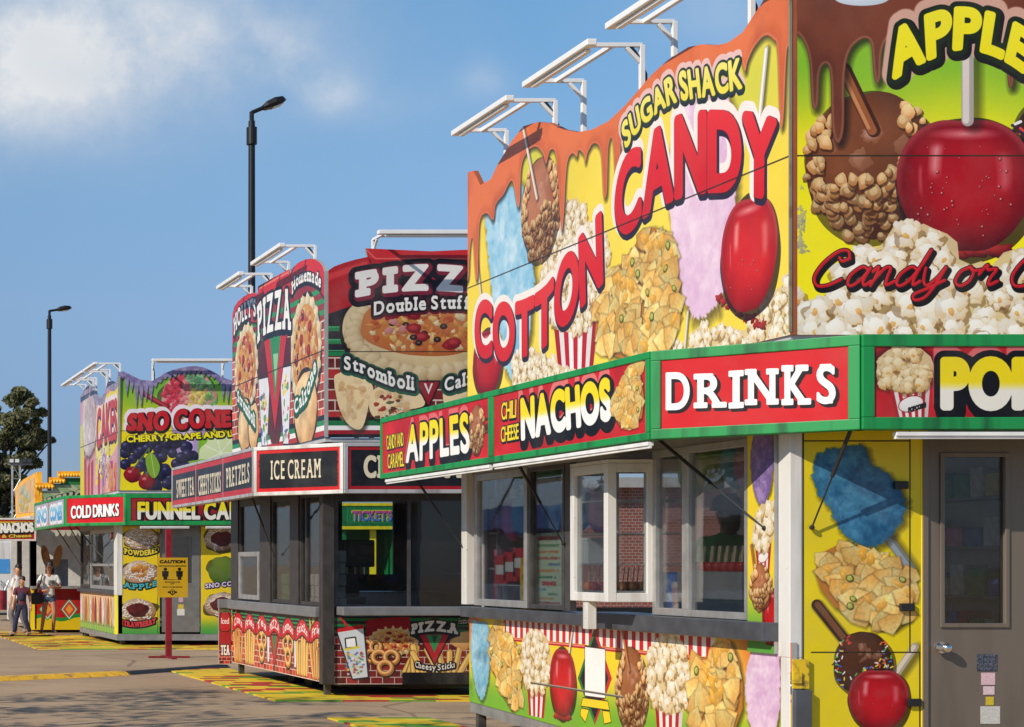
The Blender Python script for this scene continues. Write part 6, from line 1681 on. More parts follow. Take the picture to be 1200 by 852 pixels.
    window(A, L, aa(767), aa(806), 1.335, 2.70, ALU, GLASS, fw=0.06, off=0.02)
    window(A, L, aa(806.5), aa(881), 1.335, 2.70, ALU, GLASS, fw=0.055, off=0.03)
    # bay window: three glazed faces and shelves
    bx = A_X-0.395; yb0 = bx*F/(712-PX); yb1 = bx*F/(668-PX); zb, zt = 1.44, 2.60
    b = MB(); f = 0.075
    for (x, y) in ((bx, yb0), (bx, yb1-f)): b.box(x, x+f, y, y+f, zb, zt)
    for y in (yb0, yb1-f): b.box(A_X-0.06, A_X+0.0, y, y+f, zb, zt)
    for z in (zb, zt-f):
        b.box(bx+0.002, bx+f-0.002, yb0+f, yb1-f, z, z+f); b.box(bx+f, A_X-0.06, yb0+0.002, yb0+f-0.002, z, z+f); b.box(bx+f, A_X-0.06, yb1-f+0.002, yb1-0.002, z, z+f)
    bay = b.build('bay_window', WHITE_M, A, bevel=0.004)
    b = MB(); b.box(bx+0.0, A_X, yb0, yb1, zt+0.002, zt+0.03); b.build('cap', WHITE_M, bay)
    b = MB(); b.box(bx+0.03, bx+0.036, yb0+f, yb1-f, zb+f, zt-f); b.build('pane', GLASS, bay)
    b = MB(); b.box(bx+f, A_X-0.06, yb0+0.03, yb0+0.036, zb+f, zt-f); b.build('pane', GLASS, bay)
    for z in (1.53, 1.76, 2.02, 2.30):
        b = MB(); b.box(bx+0.05, A_X+0.35, yb0+0.05, yb1-0.05, z-0.012, z); b.build('shelf', ALU, bay)
    b = MB(); yq = (yb0+yb1)/2+0.1; b.box(bx+0.02, bx+0.09, yq-0.05, yq+0.05, 1.20, zb-0.002); b.build('support', WHITE_M, bay)
    # struts from the awning to the wall
    gas_strut(A, (A_SX+0.25, A_X*F/(640-PX)-0.6, 2.72), (A_X-0.02, A_X*F/(668-PX)+0.1, 1.95))
    gas_strut(A, (A_SX+0.40, 14.1, 2.76), (A_X-0.03, A_X*F/(905-PX)+0.05, 2.02))
    gas_strut(A, (A_X+0.25, A_SY+0.14, 2.76), (A_X+0.14, A_Y-0.03, 2.02))
    gas_strut(A, (A_SX+0.25, 19.2, 2.72), (A_X-0.04, A_YF+0.02, 1.9))
    # front wall: hatch, door, wall beyond
    h = art_hatch(); 
    b = MB(); b.box(A_X+0.125, h.a0-0.002, A_Y+0.01, A_Y+0.06, 0.22, 2.80); b.box(h.a1+0.002, h.a1+0.05, A_Y-0.004, A_Y+0.06, 0.22, 2.80); b.box(h.a0-0.002, h.a1+0.002, A_Y-0.002, A_Y+0.05, 2.742, 2.80); b.build('hatch_frame', YPAINT, A, bevel=0.003)
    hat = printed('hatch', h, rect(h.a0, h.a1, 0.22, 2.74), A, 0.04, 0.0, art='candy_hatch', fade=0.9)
    for x, y in ((325,166),(342,512),(362,782)):
        c = Fp.m(920+x/2.42, 500+y/2.42); b = MB(); b.box(c[0]-0.05, c[0]+0.05, A_Y-0.03, A_Y-0.001, c[1]-0.028, c[1]+0.028); b.build('hinge', BLACK, hat, bevel=0.006)
    xd = h.a1+0.055; xe = xd+0.80
    dr = MB(); w0, w1 = Fp.m(1106,700)[0], Fp.m(1178,700)[0]; z0, z1 = Fp.m(1106,731)[1], Fp.m(1106,535)[1]
    fy = A_Y+0.004
    dr.box(xd, w0, fy, fy+0.05, 0.50, 2.66); dr.box(w1, xe, fy, fy+0.05, 0.50, 2.66); dr.box(w0, w1, fy, fy+0.05, 0.50, z0); dr.box(w0, w1, fy, fy+0.05, z1, 2.66)
    d = dr.build('door', DOOR, A)
    b = MB(); f = 0.028
    for q in ((w0-f,w0+0.004,z0-f,z1+f),(w1-0.004,w1+f,z0-f,z1+f),(w0,w1,z0-f,z0+0.004),(w0,w1,z1-0.004,z1+f)): b.box(q[0], q[1], fy-0.014, fy-0.001, q[2], q[3])
    b.build('window_frame', DOOR, d, bevel=0.005)
    b = MB(); b.box(w0, w1, fy+0.02, fy+0.026, z0, z1); b.build('pane', GLASS_D, d)
    c = Fp.m(1103,759); b = MB(); b.tube((c[0],fy,c[1]), (c[0],fy-0.05,c[1]), 0.02, n=12); b.ball((c[0],fy-0.065,c[1]), 0.036, 14); b.tube((c[0],fy-0.001,c[1]), (c[0],fy-0.012,c[1]), 0.042, n=16); b.bar((c[0]-0.02,fy-0.065,c[1]), (c[0]-0.07,fy-0.05,c[1]+0.003), 0.025, 0.02); b.build('handle', CHROME, d, smooth=True)
    def sticker(x0, y0, x1, y1, m):
        p0, p1 = Fp.m(920+x0/2.42, 500+y1/2.42), Fp.m(920+x1/2.42, 500+y0/2.42); b = MB(); b.box(p0[0], p1[0], fy-0.004, fy-0.001, p0[1], p1[1]); b.build('sticker', m, d)
    for q, cc in (((545,645,602,693),(34,44,64)),((557,698,596,732),(226,190,196)),((563,736,594,760),(226,200,204)),((570,766,592,790),(214,190,40)),((555,793,610,843),(206,204,196))): sticker(*q, sticker_mat(cc))
    b = MB(); b.box(xd-0.045, xd-0.004, A_Y-0.012, A_Y+0.06, 0.45, 2.70); b.box(xe+0.004, xe+0.05, A_Y-0.012, A_Y+0.06, 0.45, 2.70); b.box(xd-0.045, xe+0.05, A_Y-0.012, A_Y+0.06, 2.664, 2.71); b.build('door_frame', DOOR, A, bevel=0.004)
    b = MB(); b.box(xe+0.052, A_XR, A_Y+0.0, A_Y+0.05, 0.22, 2.80); b.build('front_wall', YPAINT, A)
    b = MB(); b.box(A_X+0.09, A_XR, A_Y+0.0, A_Y+0.06, 2.81, 3.38); b.build('front_header', mat('header_panel', (0,0,0)), A)
    b = MB(); b.box(A_X+0.13, A_XR, A_Y+0.02, A_Y+0.08, 0.10, 0.215); b.build('front_rail', ALU_D, A)
STK = {}
def sticker_mat(c):
    """small printed label: lines of illegible print"""
    k = 'sticker_%d_%d_%d' % c
    if k in STK: return STK[k]
    m = bpy.data.materials.new('door_sticker'); m.use_nodes = True; nt = m.node_tree; N = nt.nodes.new; L = nt.links.new
    p = nt.nodes['Principled BSDF']; p.inputs['Roughness'].default_value = 0.5
    tc = N('ShaderNodeTexCoord'); w = N('ShaderNodeTexWave'); w.bands_direction = 'Z'; w.inputs['Scale'].default_value = 34; L(tc.outputs['Object'], w.inputs['Vector'])
    n = N('ShaderNodeTexNoise'); n.inputs['Scale'].default_value = 90; L(tc.outputs['Object'], n.inputs['Vector'])
    mu = N('ShaderNodeMath'); mu.operation = 'MULTIPLY'; L(w.outputs['Fac'], mu.inputs[0]); L(n.outputs[0], mu.inputs[1])
    r = N('ShaderNodeMapRange'); r.inputs['From Min'].default_value = 0.38; r.inputs['From Max'].default_value = 0.5; r.inputs['To Max'].default_value = 0.55; L(mu.outputs[0], r.inputs['Value'])
    mx = N('ShaderNodeMix'); mx.data_type = 'RGBA'; lc = srgb(*c); dark = sum(c) < 300; k2 = (0.5,0.5,0.5) if dark else (0.12,0.08,0.08)
    mx.inputs['A'].default_value = (*lc, 1); mx.inputs['B'].default_value = (*k2, 1); L(r.outputs[0], mx.inputs['Factor']); L(mx.outputs['Result'], p.inputs['Base Color'])
    STK[k] = m; return m
build_candy_stand()

# ------------------------------------------------------------------ the pizza stand (second)
B = thing('concession_stand', 'brick patterned pizza stand with ICE CREAM sign at its corner', 'food stand', (B_X+1.3, (B_Y+B_YF)/2, 0), 'concession trailers in a row')
def build_pizza_stand():
    L, Fp = B_L, B_F; s0, s1 = 2.68, 3.34
    b = MB(); b.box(B_X+0.05, B_XR, B_Y+0.06, B_YF-0.02, 0.42, 0.50); b.build('floor_panel', ROOFM, B); part('roof', ROOFM, B, (B_X+0.02, B_XR, B_Y+0.03, B_YF-0.01, 3.38, 3.43))
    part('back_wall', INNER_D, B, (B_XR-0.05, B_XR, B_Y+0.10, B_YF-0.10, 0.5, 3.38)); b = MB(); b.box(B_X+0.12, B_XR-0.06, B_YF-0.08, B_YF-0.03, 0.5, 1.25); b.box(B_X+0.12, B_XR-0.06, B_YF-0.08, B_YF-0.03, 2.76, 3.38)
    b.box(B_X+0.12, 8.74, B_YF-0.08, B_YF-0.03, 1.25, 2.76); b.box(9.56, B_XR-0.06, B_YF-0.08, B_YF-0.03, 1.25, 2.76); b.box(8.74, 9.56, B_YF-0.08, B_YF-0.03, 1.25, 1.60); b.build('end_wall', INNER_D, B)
    b = MB(); b.box(B_X+0.3, B_XR-0.2, B_Y+0.25, B_YF-0.3, 0.12, 0.40); b.build('chassis', CHASSIS, B)
    for y in (25.6, 26.5): wheel(B, (B_X+0.45, y, 0.33))
    for y in (B_YF-0.2, B_Y+0.2): q = MB(); q.box(B_X+0.06, B_X+0.14, y-0.04, y+0.04, 0, 0.25); q.build('jack', STEEL, B)
    printed('side_board', art_pizza_side(), outline(L, B_TOP, 3.44), B, 0.05, 0.0, art='pizza_side', fade=0.9)
    printed('front_board', art_pizza_front(), [((u-PX)*B_Y/F+(0.052 if i == 0 else 0), EYE+(PY-v)*B_Y/F) for i, (u, v) in enumerate(B_TOPF)][::-1]+[(B_X+0.052,3.44),(B_XR,3.44)], B, 0.05, 0.0, art='pizza_front', fade=0.95)
    braces(B, B_X, B_Y, 3.43, (B_YF-0.5, 26.2, 24.4), (B_X+0.7, B_X+2.0))
    for u0, u1, zr in ((311,288,6.08),(361.5,331,6.10)):
        y0, y1 = B_X*F/(u0-PX), B_X*F/(u1-PX); lamp_frame(B, ((B_X+0.09,y0,0),(B_X+0.09,y1,0)), (-0.48,0,0), zr, 4.9)
    x0 = (440-PX)*B_Y/F; x1 = (567-PX)*B_Y/F; lamp_frame(B, ((x0,B_Y+0.09,0),(x1,B_Y+0.09,0)), (0,-0.55,0), 6.07, 5.0)
    i = 0.10
    awning(B, [(B_X+0.06,B_YF+0.02),(B_SX+i,B_SE-0.02),(B_SX+i,B_SC+0.04),(B_SFX+0.04,B_SY+i),(B_XR,B_SY+i),(B_XR,B_Y+0.02),(B_X+0.06,B_Y+0.02)], s0+0.10, s1-0.005, mat('awning_soffit_dark', (0.22,0.21,0.20), 0.5))
    sign_box(B, B_SL, -B_SE, -B_SC, s0, s1, GREYF, art_snack_strip(), fw=0.045, art='snack_strip')
    sign_box(B, B_SD, 0.012, (B_SFX-B_SX)/Q-0.012, s0, s1, WHITE_M, art_ice_cream(), fw=0.05, art='ice_cream')
    sign_box(B, B_SF, B_SFX+0.006, B_XR, s0, s1, GREYF, art_cheesy(), fw=0.05, art='cheesy')
    def aa(u): return L.m(u, 650)[0]
    zl = 1.19
    for u0, u1 in ((272,280),(306,318),(341,351)): b = MB(); b.box(B_X-0.02, B_X+0.08, -aa(u1), -aa(u0), zl, 2.80); b.build('post', BROWN, B, bevel=0.004)
    b = MB(); b.box(B_X-0.03, B_X+0.125, B_Y-0.03, -aa(376.5), 0.17, 2.80); b.build('corner_post', BROWN, B, bevel=0.004)
    b = MB(); b.box(B_X, B_X+0.07, B_Y+0.15, B_YF, 2.72, 3.37); b.box(B_X+0.13, B_XR, B_Y, B_Y+0.06, 2.68, 3.38); b.build('header', STEEL, B)
    window(B, L, aa(280.5), aa(305.5), zl+0.01, 2.72, BROWN, GLASS_D, fw=0.06, off=0.0, rails=())
    window(B, L, aa(281.5), aa(305), zl+0.03, 1.95, ALU, GLASS, fw=0.07, off=0.03, nm='sliding_window')
    window(B, L, aa(318.5), aa(340.5), zl+0.01, 2.72, BROWN, GLASS, fw=0.05, off=0.0)
    window(B, L, aa(351.5), aa(376), zl+0.01, 2.72, BROWN, GLASS, fw=0.05, off=0.0, mull=(aa(358),))
    b = MB(); b.box(B_X-0.08, B_X+0.25, -aa(376), B_YF, 1.05, zl); b.build('ledge', mat('grey_counter_ledge', (0.24,0.24,0.245), 0.4, 0.3), B, bevel=0.01)
    printed('skirt_panel', art_pizza_skirt(), rect(-B_YF, aa(376), 0.19, 1.04), B, 0.04, 0.0, art='pizza_skirt', fade=0.92)
    printed('end_panel', tea_panel(), rect((256.5-PX)*B_YF/F, B_X-0.01, 0.16, 1.06), B, 0.04, 0.0, art='tea', fade=0.9)
    b = MB(); b.box((256.5-PX)*B_YF/F, B_X-0.02, B_YF-0.02, B_YF+0.10, 1.062, 1.20); b.build('end_ledge', mat('grey_counter_ledge', (0,0,0)), B)
    sf = art_pizza_skirt_front(); printed('front_skirt', sf, rect(B_X+0.13, B_XR, 0.17, 1.06), B, 0.04, 0.0, art='pizza_front_skirt', fade=0.95)
    b = MB(); b.box(B_X+0.16, B_XR, B_Y-0.28, B_Y+0.25, 1.085, 1.20); b.build('counter', mat('grey_counter_ledge', (0,0,0)), B, bevel=0.012)
    # front opening: frame of the big serving hatch
    x0 = (394-PX)*B_Y/F
    b = MB(); b.box(B_XR-0.1, B_XR, B_Y, B_Y+0.06, 1.20, 2.68); b.box(x0-0.02, x0+0.03, B_Y+0.01, B_Y+0.06, 1.20, 2.68); b.box(x0, B_XR-0.1, B_Y+0.012, B_Y+0.06, 2.60, 2.68); b.build('hatch_frame', STEEL, B)
    b = MB(); xm = x0+0.95; b.box(xm, xm+0.045, B_Y+0.02, B_Y+0.06, 1.20, 2.60); b.build('hatch_mullion', STEEL, B)
    b = MB(); b.box(x0+0.03, xm, B_Y+0.036, B_Y+0.042, 1.20, 2.60); b.box(xm+0.045, B_XR-0.1, B_Y+0.036, B_Y+0.042, 1.20, 2.60); b.build('hatch_glass', GLASS_D, B)
    # inside: ovens, shelf, counter
    b = MB(); b.box(B_X+0.9, B_XR-0.08, 26.6, 27.5, 0.5, 1.35); b.build('oven', mat('steel_oven', (0.28,0.28,0.29), 0.3, 0.9), B)
    for z in (1.62, 1.98): q = MB(); q.box(B_X+2.15, B_XR-0.06, 24.9, 25.2, z, z+0.02); q.build('wire_shelf', ALU_D, B)
    gas_strut(B, (B_SX+0.3, 25.4, 2.74), (B_X-0.03, 26.0, 1.9))
def tea_panel():
    cv = art_tea(); cv.pl = Front(B_YF); w = cv.a1; x0 = (256.5-PX)*B_YF/F
    cv.a0, cv.a1 = x0, B_X-0.01; cv.z0, cv.z1 = 0.16, 1.06
    return cv
build_pizza_stand()

# ------------------------------------------------------------------ the sno cone stand (third)
Cs = thing('concession_stand', 'green and yellow sno cone stand with FUNNEL CAKES sign and small corner window', 'food stand', (C_X+1.5, (C_Y+C_YF)/2, 0), 'concession trailers in a row')
def build_sno_stand():
    L, Fp = C_L, C_F; s0, s1 = 2.60, 3.27
    b = MB(); b.box(C_X+0.05, C_XR, C_Y+0.06, C_YF-0.02, 0.42, 0.50); b.build('floor_panel', ROOFM, Cs); part('roof', ROOFM, Cs, (C_X+0.02, C_XR, C_Y+0.03, C_YF-0.01, 3.30, 3.36))
    part('back_wall', INNER, Cs, (C_XR-0.05, C_XR, C_Y+0.10, C_YF-0.10, 0.5, 3.30)); b = MB(); b.box(C_X+0.12, C_XR-0.06, C_YF-0.08, C_YF-0.03, 0.5, 1.2); b.box(C_X+0.12, C_XR-0.06, C_YF-0.08, C_YF-0.03, 2.5, 3.3); b.build('end_wall', INNER, Cs)
    b = MB(); b.box(C_X+0.5, C_XR-0.3, C_Y+0.35, C_YF-0.4, 0.14, 0.40); b.build('chassis', CHASSIS, Cs)
    for y in (40.6, 41.5): wheel(Cs, (C_X+0.5, y, 0.33))
    for x, y in ((C_X+0.06,C_YF-0.3),(C_X+0.10,C_Y+0.25),(C_X+0.05,C_YF-0.05),(C_X+2.2,C_Y+0.3)): q = MB(); q.box(x, x+0.10, y-0.05, y+0.05, 0, 0.25); q.build('jack', STEEL, Cs)
    printed('side_board', art_sno_side(), [L.m(*p) for p in C_TOPL][::-1]+[(-C_YF,3.36),(-C_Y,3.36)], Cs, 0.05, 0.0, art='sno_side', fade=0.85)
    printed('front_board', art_sno_front(), [((u-PX)*C_Y/F, EYE+(PY-v)*C_Y/F) for u, v in C_TOPF][::-1]+[(C_X+0.052,3.36),(C_XR,3.36)], Cs, 0.05, 0.0, art='sno_front', fade=0.95)
    braces(Cs, C_X, C_Y, 3.36, (C_YF-0.8, 40.5, 39.2), (C_X+0.8, C_X+2.4))
    for y0, y1 in ((38.75,40.0),(40.4,41.8),(42.2,43.3)): lamp_frame(Cs, ((C_X+0.09,y0,0),(C_X+0.09,y1,0)), (-0.55,0,0), 6.12, 5.0)
    x0 = (180-PX)*C_Y/F; x1 = (262-PX)*C_Y/F; lamp_frame(Cs, ((x0,C_Y+0.09,0),(x1,C_Y+0.09,0)), (0,-0.5,0), 6.13, 5.2)
    i = 0.1
    awning(Cs, [(C_X+0.06,C_YF+0.02),(C_SX+i,C_SE-0.02),(C_SX+i,C_SC+0.04),(C_SFX+0.04,C_SY+i),(C_XR,C_SY+i),(C_XR,C_Y+0.02),(C_X+0.06,C_Y+0.02)], s0+0.1, s1-0.005, mat('awning_soffit', (0,0,0)))
    sign_box(Cs, C_SL, -C_SE, -C_SC, s0, s1, GREEN, art_sno_strip(), fw=0.06, art='sno_strip')
    sign_box(Cs, C_SD, 0.012, (C_SFX-C_SX)/Q-0.012, s0, s1, GREEN, art_cold(), fw=0.065, art='cold')
    sign_box(Cs, C_SF, C_SFX+0.006, C_XR, s0, s1, GREEN, art_funnel(), fw=0.09, art='funnel')
    tube_light(Cs, (C_SFX+0.3,C_SY+0.04,s0-0.04), (C_SFX+1.35,C_SY+0.04,s0-0.04)); tube_light(Cs, (C_SFX+1.7,C_SY+0.04,s0-0.04), (C_XR-0.2,C_SY+0.04,s0-0.04))
    def aa(u): return L.m(u, 650)[0]
    b = MB(); b.box(C_X-0.01, C_X+0.10, C_Y-0.01, C_Y+0.40, 1.10, 2.72); b.build('corner_post', WHITE_M, Cs)
    b = MB(); b.box(C_X, C_X+0.07, C_Y+0.42, C_YF, 2.55, 3.29); b.box(C_X+0.12, C_XR, C_Y+0.01, C_Y+0.06, 2.59, 3.29); b.build('header', mat('header_panel', (0,0,0)), Cs)
    window(Cs, L, -C_YF, aa(105), 1.20, 2.55, BROWN, GLASS, fw=0.08)
    window(Cs, L, aa(105.5), -C_Y-0.42, 1.20, 2.55, ALU, GLASS, fw=0.08, rails=(1.75,))
    b = MB(); b.box(C_X-0.08, C_X+0.3, C_Y+0.41, C_YF, 1.11, 1.195); b.build('ledge', LEDGE, Cs)
    printed('skirt_panel', art_sno_skirt(), rect(-C_YF, -C_Y-0.41, 0.24, 1.10), Cs, 0.04, 0.0, art='sno_skirt', fade=0.9)
    q = MB(); q.box(C_X, C_X+0.10, C_Y+0.0, C_Y+0.405, 0.24, 1.095); q.build('corner_panel', mat('yellow_green_panel', srgb(220,206,40), 0.45, dirt=srgb(110,165,60), scale=1.4), Cs)
    b = MB(); b.box(C_X-0.01, C_X+0.09, C_Y+0.1, C_YF, 0.12, 0.235); b.box(C_X-0.01, C_XR, C_Y-0.01, C_Y+0.08, 0.12, 0.255); b.build('base_rail', ALU_D, Cs)
    fh = art_funnel_hatch(); printed('front_panel', fh, rect(fh.a0+0.0, fh.a1, 0.26, 2.58), Cs, 0.04, 0.0, art='funnel_hatch', fade=0.92)
    q = MB(); q.box(C_X+0.105, fh.a0-0.003, C_Y+0.004, C_Y+0.05, 0.26, 2.58); q.build('front_trim', WHITE_M, Cs)
    fr = art_funnel_hatch_right(); printed('front_panel', fr, rect(fr.a0, fr.a1, 0.26, 2.58), Cs, 0.04, 0.0, art='funnel_hatch_right', fade=0.92)
    x0, x1 = (190-PX)*C_Y/F, (234-PX)*C_Y/F; w0, w1 = (201-PX)*C_Y/F, (225-PX)*C_Y/F; z0, z1 = 1.36, 2.36; fy = C_Y+0.005
    d = MB(); d.box(x0, w0, fy, fy+0.05, 0.30, 2.56); d.box(w1, x1, fy, fy+0.05, 0.30, 2.56); d.box(w0, w1, fy, fy+0.05, 0.30, z0); d.box(w0, w1, fy, fy+0.05, z1, 2.56); d = d.build('door', mat('grey_steel_door', (0.22,0.215,0.205), 0.4, 0.3), Cs)
    q = MB(); q.box(w0, w1, fy+0.02, fy+0.026, z0, z1); q.build('pane', GLASS_D, d)
    for (u, v, w, h, c) in ((212,703,0.10,0.10,(206,170,176)),(212,711,0.12,0.10,(214,190,60)),(212,717.5,0.16,0.14,(226,224,216))): x, z = Fp.m(u, v); q = MB(); q.box(x-w/2, x+w/2, fy-0.006, fy-0.001, z-h/2, z+h/2); q.build('sticker', sticker_mat(c), d)
    q = MB(); x, z = Fp.m(195,690); q.ball((x,fy-0.05,z), 0.04, 10); q.tube((x,fy,z), (x,fy-0.04,z), 0.02); q.build('handle', CHROME, d)
    gas_strut(Cs, (C_SX+0.3, 40.6, 2.66), (C_X-0.05, 41.4, 1.7)); gas_strut(Cs, (C_SX+0.3, 39.8, 2.66), (C_X-0.05, 39.1, 1.7)); gas_strut(Cs, (C_SX+0.3, 42.6, 2.66), (C_X-0.05, 43.0, 1.7))
build_sno_stand()

# ------------------------------------------------------------------ the nachos and lemonade stand at the far end
D_X, D_Y = 6.05, 46.0
D = thing('concession_stand', 'far nachos stand with stepped gold trim and a red diamond counter front', 'food stand', (7.6, 48.0, 0), 'concession trailers in a row')
GOLD = mat('gold_trim', srgb(250,176,30), 0.4, dirt=srgb(226,140,26), scale=5)
CREAM = mat('cream_wall', (0.55,0.52,0.40), 0.6)
def build_far_stand():
    k = D_Y/F; xr = D_X+5.2
    X = lambda u: (u-PX)*k
    Z = lambda v: EYE+(PY-v)*k
    b = MB(); b.box(D_X+0.1, xr, D_Y+0.2, 51.0, 0.15, 0.4); b.box(D_X, xr, D_Y+0.05, 51.0, 2.95, 3.02); b.box(D_X, D_X+0.08, D_Y+0.8, 51.0, 0.2, 1.1); b.box(xr-0.06, xr, D_Y+0.05, 51, 0.2, 2.95); b.box(D_X+0.1, xr, 50.9, 51.0, 0.2, 2.95); b.build('body', INNER, D)
    for x in (D_X, X(41)-0.12): q = MB(); q.box(x, x+0.16, D_Y, D_Y+0.16, 0.1, 2.95); q.build('post', BROWN, D)
    q = MB(); q.box(D_X, D_X+0.12, 48.6, 48.75, 1.1, 2.95); q.build('post', BROWN, D)
    cv = art_lemon_counter(Front(D_Y), X(41), X(100), 0.08, Z(690)); printed('counter_front', cv, rect(cv.a0, cv.a1, cv.z0, cv.z1), D, 0.06, 0.0, art='far_counter')
    q = MB(); q.box(D_X, X(41)-0.003, D_Y-0.004, D_Y+0.06, 0.08, Z(690)); q.build('side_front', YPAINT, D)
    q = MB(); q.box(D_X, X(100), D_Y-0.22, D_Y+0.3, Z(690)+0.003, Z(690)+0.07); q.build('counter', ALU, D)
    # canopy with the NACHOS sign
    sx0, sx1 = -20, 42.5; pl = Front(45.0); a0, a1 = pl.m(sx0, 620)[0], pl.m(sx1, 620)[0]; z0, z1 = pl.m(0, 634)[1], pl.m(0, 607)[1]
    sign_box(D, pl, a0, a1, z0, z1, WHITE_M, art_nachos_far(pl, a0+0.04, a1-0.04, z0+0.04, z1-0.04), fw=0.045, art='nachos_far')
    q = MB(); q.box(a0, a1, 45.1, D_Y+3.5, z1-0.15, z1-0.02); q.build('awning', mat('awning_soffit_dark', (0,0,0)), D)
    q = MB(); q.box(a1+0.01, X(100), 45.3, D_Y, z1-0.30, z1-0.12); q.build('awning', RED_P, D)
    # red scalloped valance
    q = MB(); n = 9; xa, xb = a1+0.02, X(100)
    for i in range(n):
        c = xa+(xb-xa)*(i+0.5)/n; r = (xb-xa)/n/2
        q.prism([(c+r*math.cos(t), 45.29, z1-0.30-0.16*abs(math.sin(t))) for t in np.linspace(0, math.pi, 9)], (0,0.01,0), 0, 0)
    q.build('valance', CREAM, D)
    # gold framed side board
    pl = Left(6.24); p = [(17.5,572),(27,562),(43.5,553),(44.5,607),(18.5,608)]; pts = [pl.m(u, v) for u, v in p]
    q = MB().prism([pl.p(a, z, 0) for a, z in pts], (0.12,0,0), 0, 0); o = q.build('side_board', GOLD, D)
    c = np.mean(pts, 0); ins = [(c[0]+(a-c[0])*0.80, c[1]+(z-c[1])*0.76) for a, z in pts]; aa_ = [a for a, z in ins]; zz = [z for a, z in ins]
    cv = art_gold_board(pl, min(aa_), max(aa_), min(zz), max(zz)); printed('picture', cv, ins, o, 0.01, 0.012, art='gold_board')
    # front board with stepped gold cornice
    f = [(46,607),(46,575),(62,575),(62,567),(72,567),(72,560),(140,560),(140,607)]
    cv = art_lemon(Front(D_Y), X(46), X(140), Z(607), Z(553)); printed('front_board', cv, [(X(u), Z(v)) for u, v in f], D, 0.08, 0.0, art='lemonade')
    q = MB()
    for (u0, u1, v) in ((41,63,568.5),(58,76,562),(68,142,555)):
        n = int((u1-u0)/3.3)
        for i in range(n): x = X(u0+(u1-u0)*(i+0.5)/n); q.ball((x, D_Y-0.06, Z(v)-0.05), 0.055, 8)
        q.box(X(u0), X(u1), D_Y-0.05, D_Y+0.12, Z(v)-0.07, Z(v)+0.06)
    q.box(X(41), X(46)-0.004, D_Y-0.02, D_Y+0.10, Z(607), Z(568)-0.03); q.build('cornice', GOLD, D)
    # painted corn dogs on the serving window
    q = MB()
    for dx, tl in ((0.05,-0.22),(0.36,0.22)):
        c = Vector((X(52)+dx, D_Y+0.11, Z(652)))
        d = Vector((math.sin(tl),0,math.cos(tl))); s_ = Vector((d.z,0,-d.x)); pts = [c+d*0.30*math.cos(t)+s_*0.105*math.sin(t) for t in np.linspace(0, 6.283, 20)[:-1]]
        q.prism(pts, (0,0.02,0), 0, 0)
    q.build('corn_dog_picture', mat('corn_dog_brown', srgb(176,120,66), 0.5, dirt=srgb(130,80,42), scale=6), D)
    b = MB(); b.box(X(60), X(84), D_Y+0.6, D_Y+1.1, 0.9, 1.9); b.box(X(44), X(52), D_Y+0.8, D_Y+1.2, 0.9, 1.5); b.build('drink_machine', ALU_D, D)
build_far_stand()

# ------------------------------------------------------------------ caution sign on its red stand
def build_caution():
    Y = F*EYE/(771-PY); k = Y/F; X = lambda u: (u-PX)*k; Z = lambda v: EYE+(PY-v)*k
    t = thing('caution_sign', 'yellow CAUTION distancing sign on a red pole before the sno cone stand', 'sign', (X(197.5), Y, 0))
    b = MB(); b.box(X(194), X(201), Y-0.04, Y+0.04, 0.03, Z(620)); b.build('pole', RED_P, t, bevel=0.006)
    b = MB(); b.box(X(174), X(222), Y-0.05, Y+0.05, 0.0, 0.035); b.box(X(197.5)-0.05, X(197.5)+0.05, Y-0.5, Y+0.5, 0.002, 0.033); b.build('base', RED_P, t, bevel=0.005)
    pl = Front(Y-0.045); x0, x1, z0, z1 = X(183.5), X(219.5), Z(700), Z(653.5)
    cv = art_caution(pl, x0, x1, z0, z1); printed('plate', cv, rect(x0, x1, z0, z1), t, 0.008, 0.0, art='caution', fade=0.8)
build_caution()

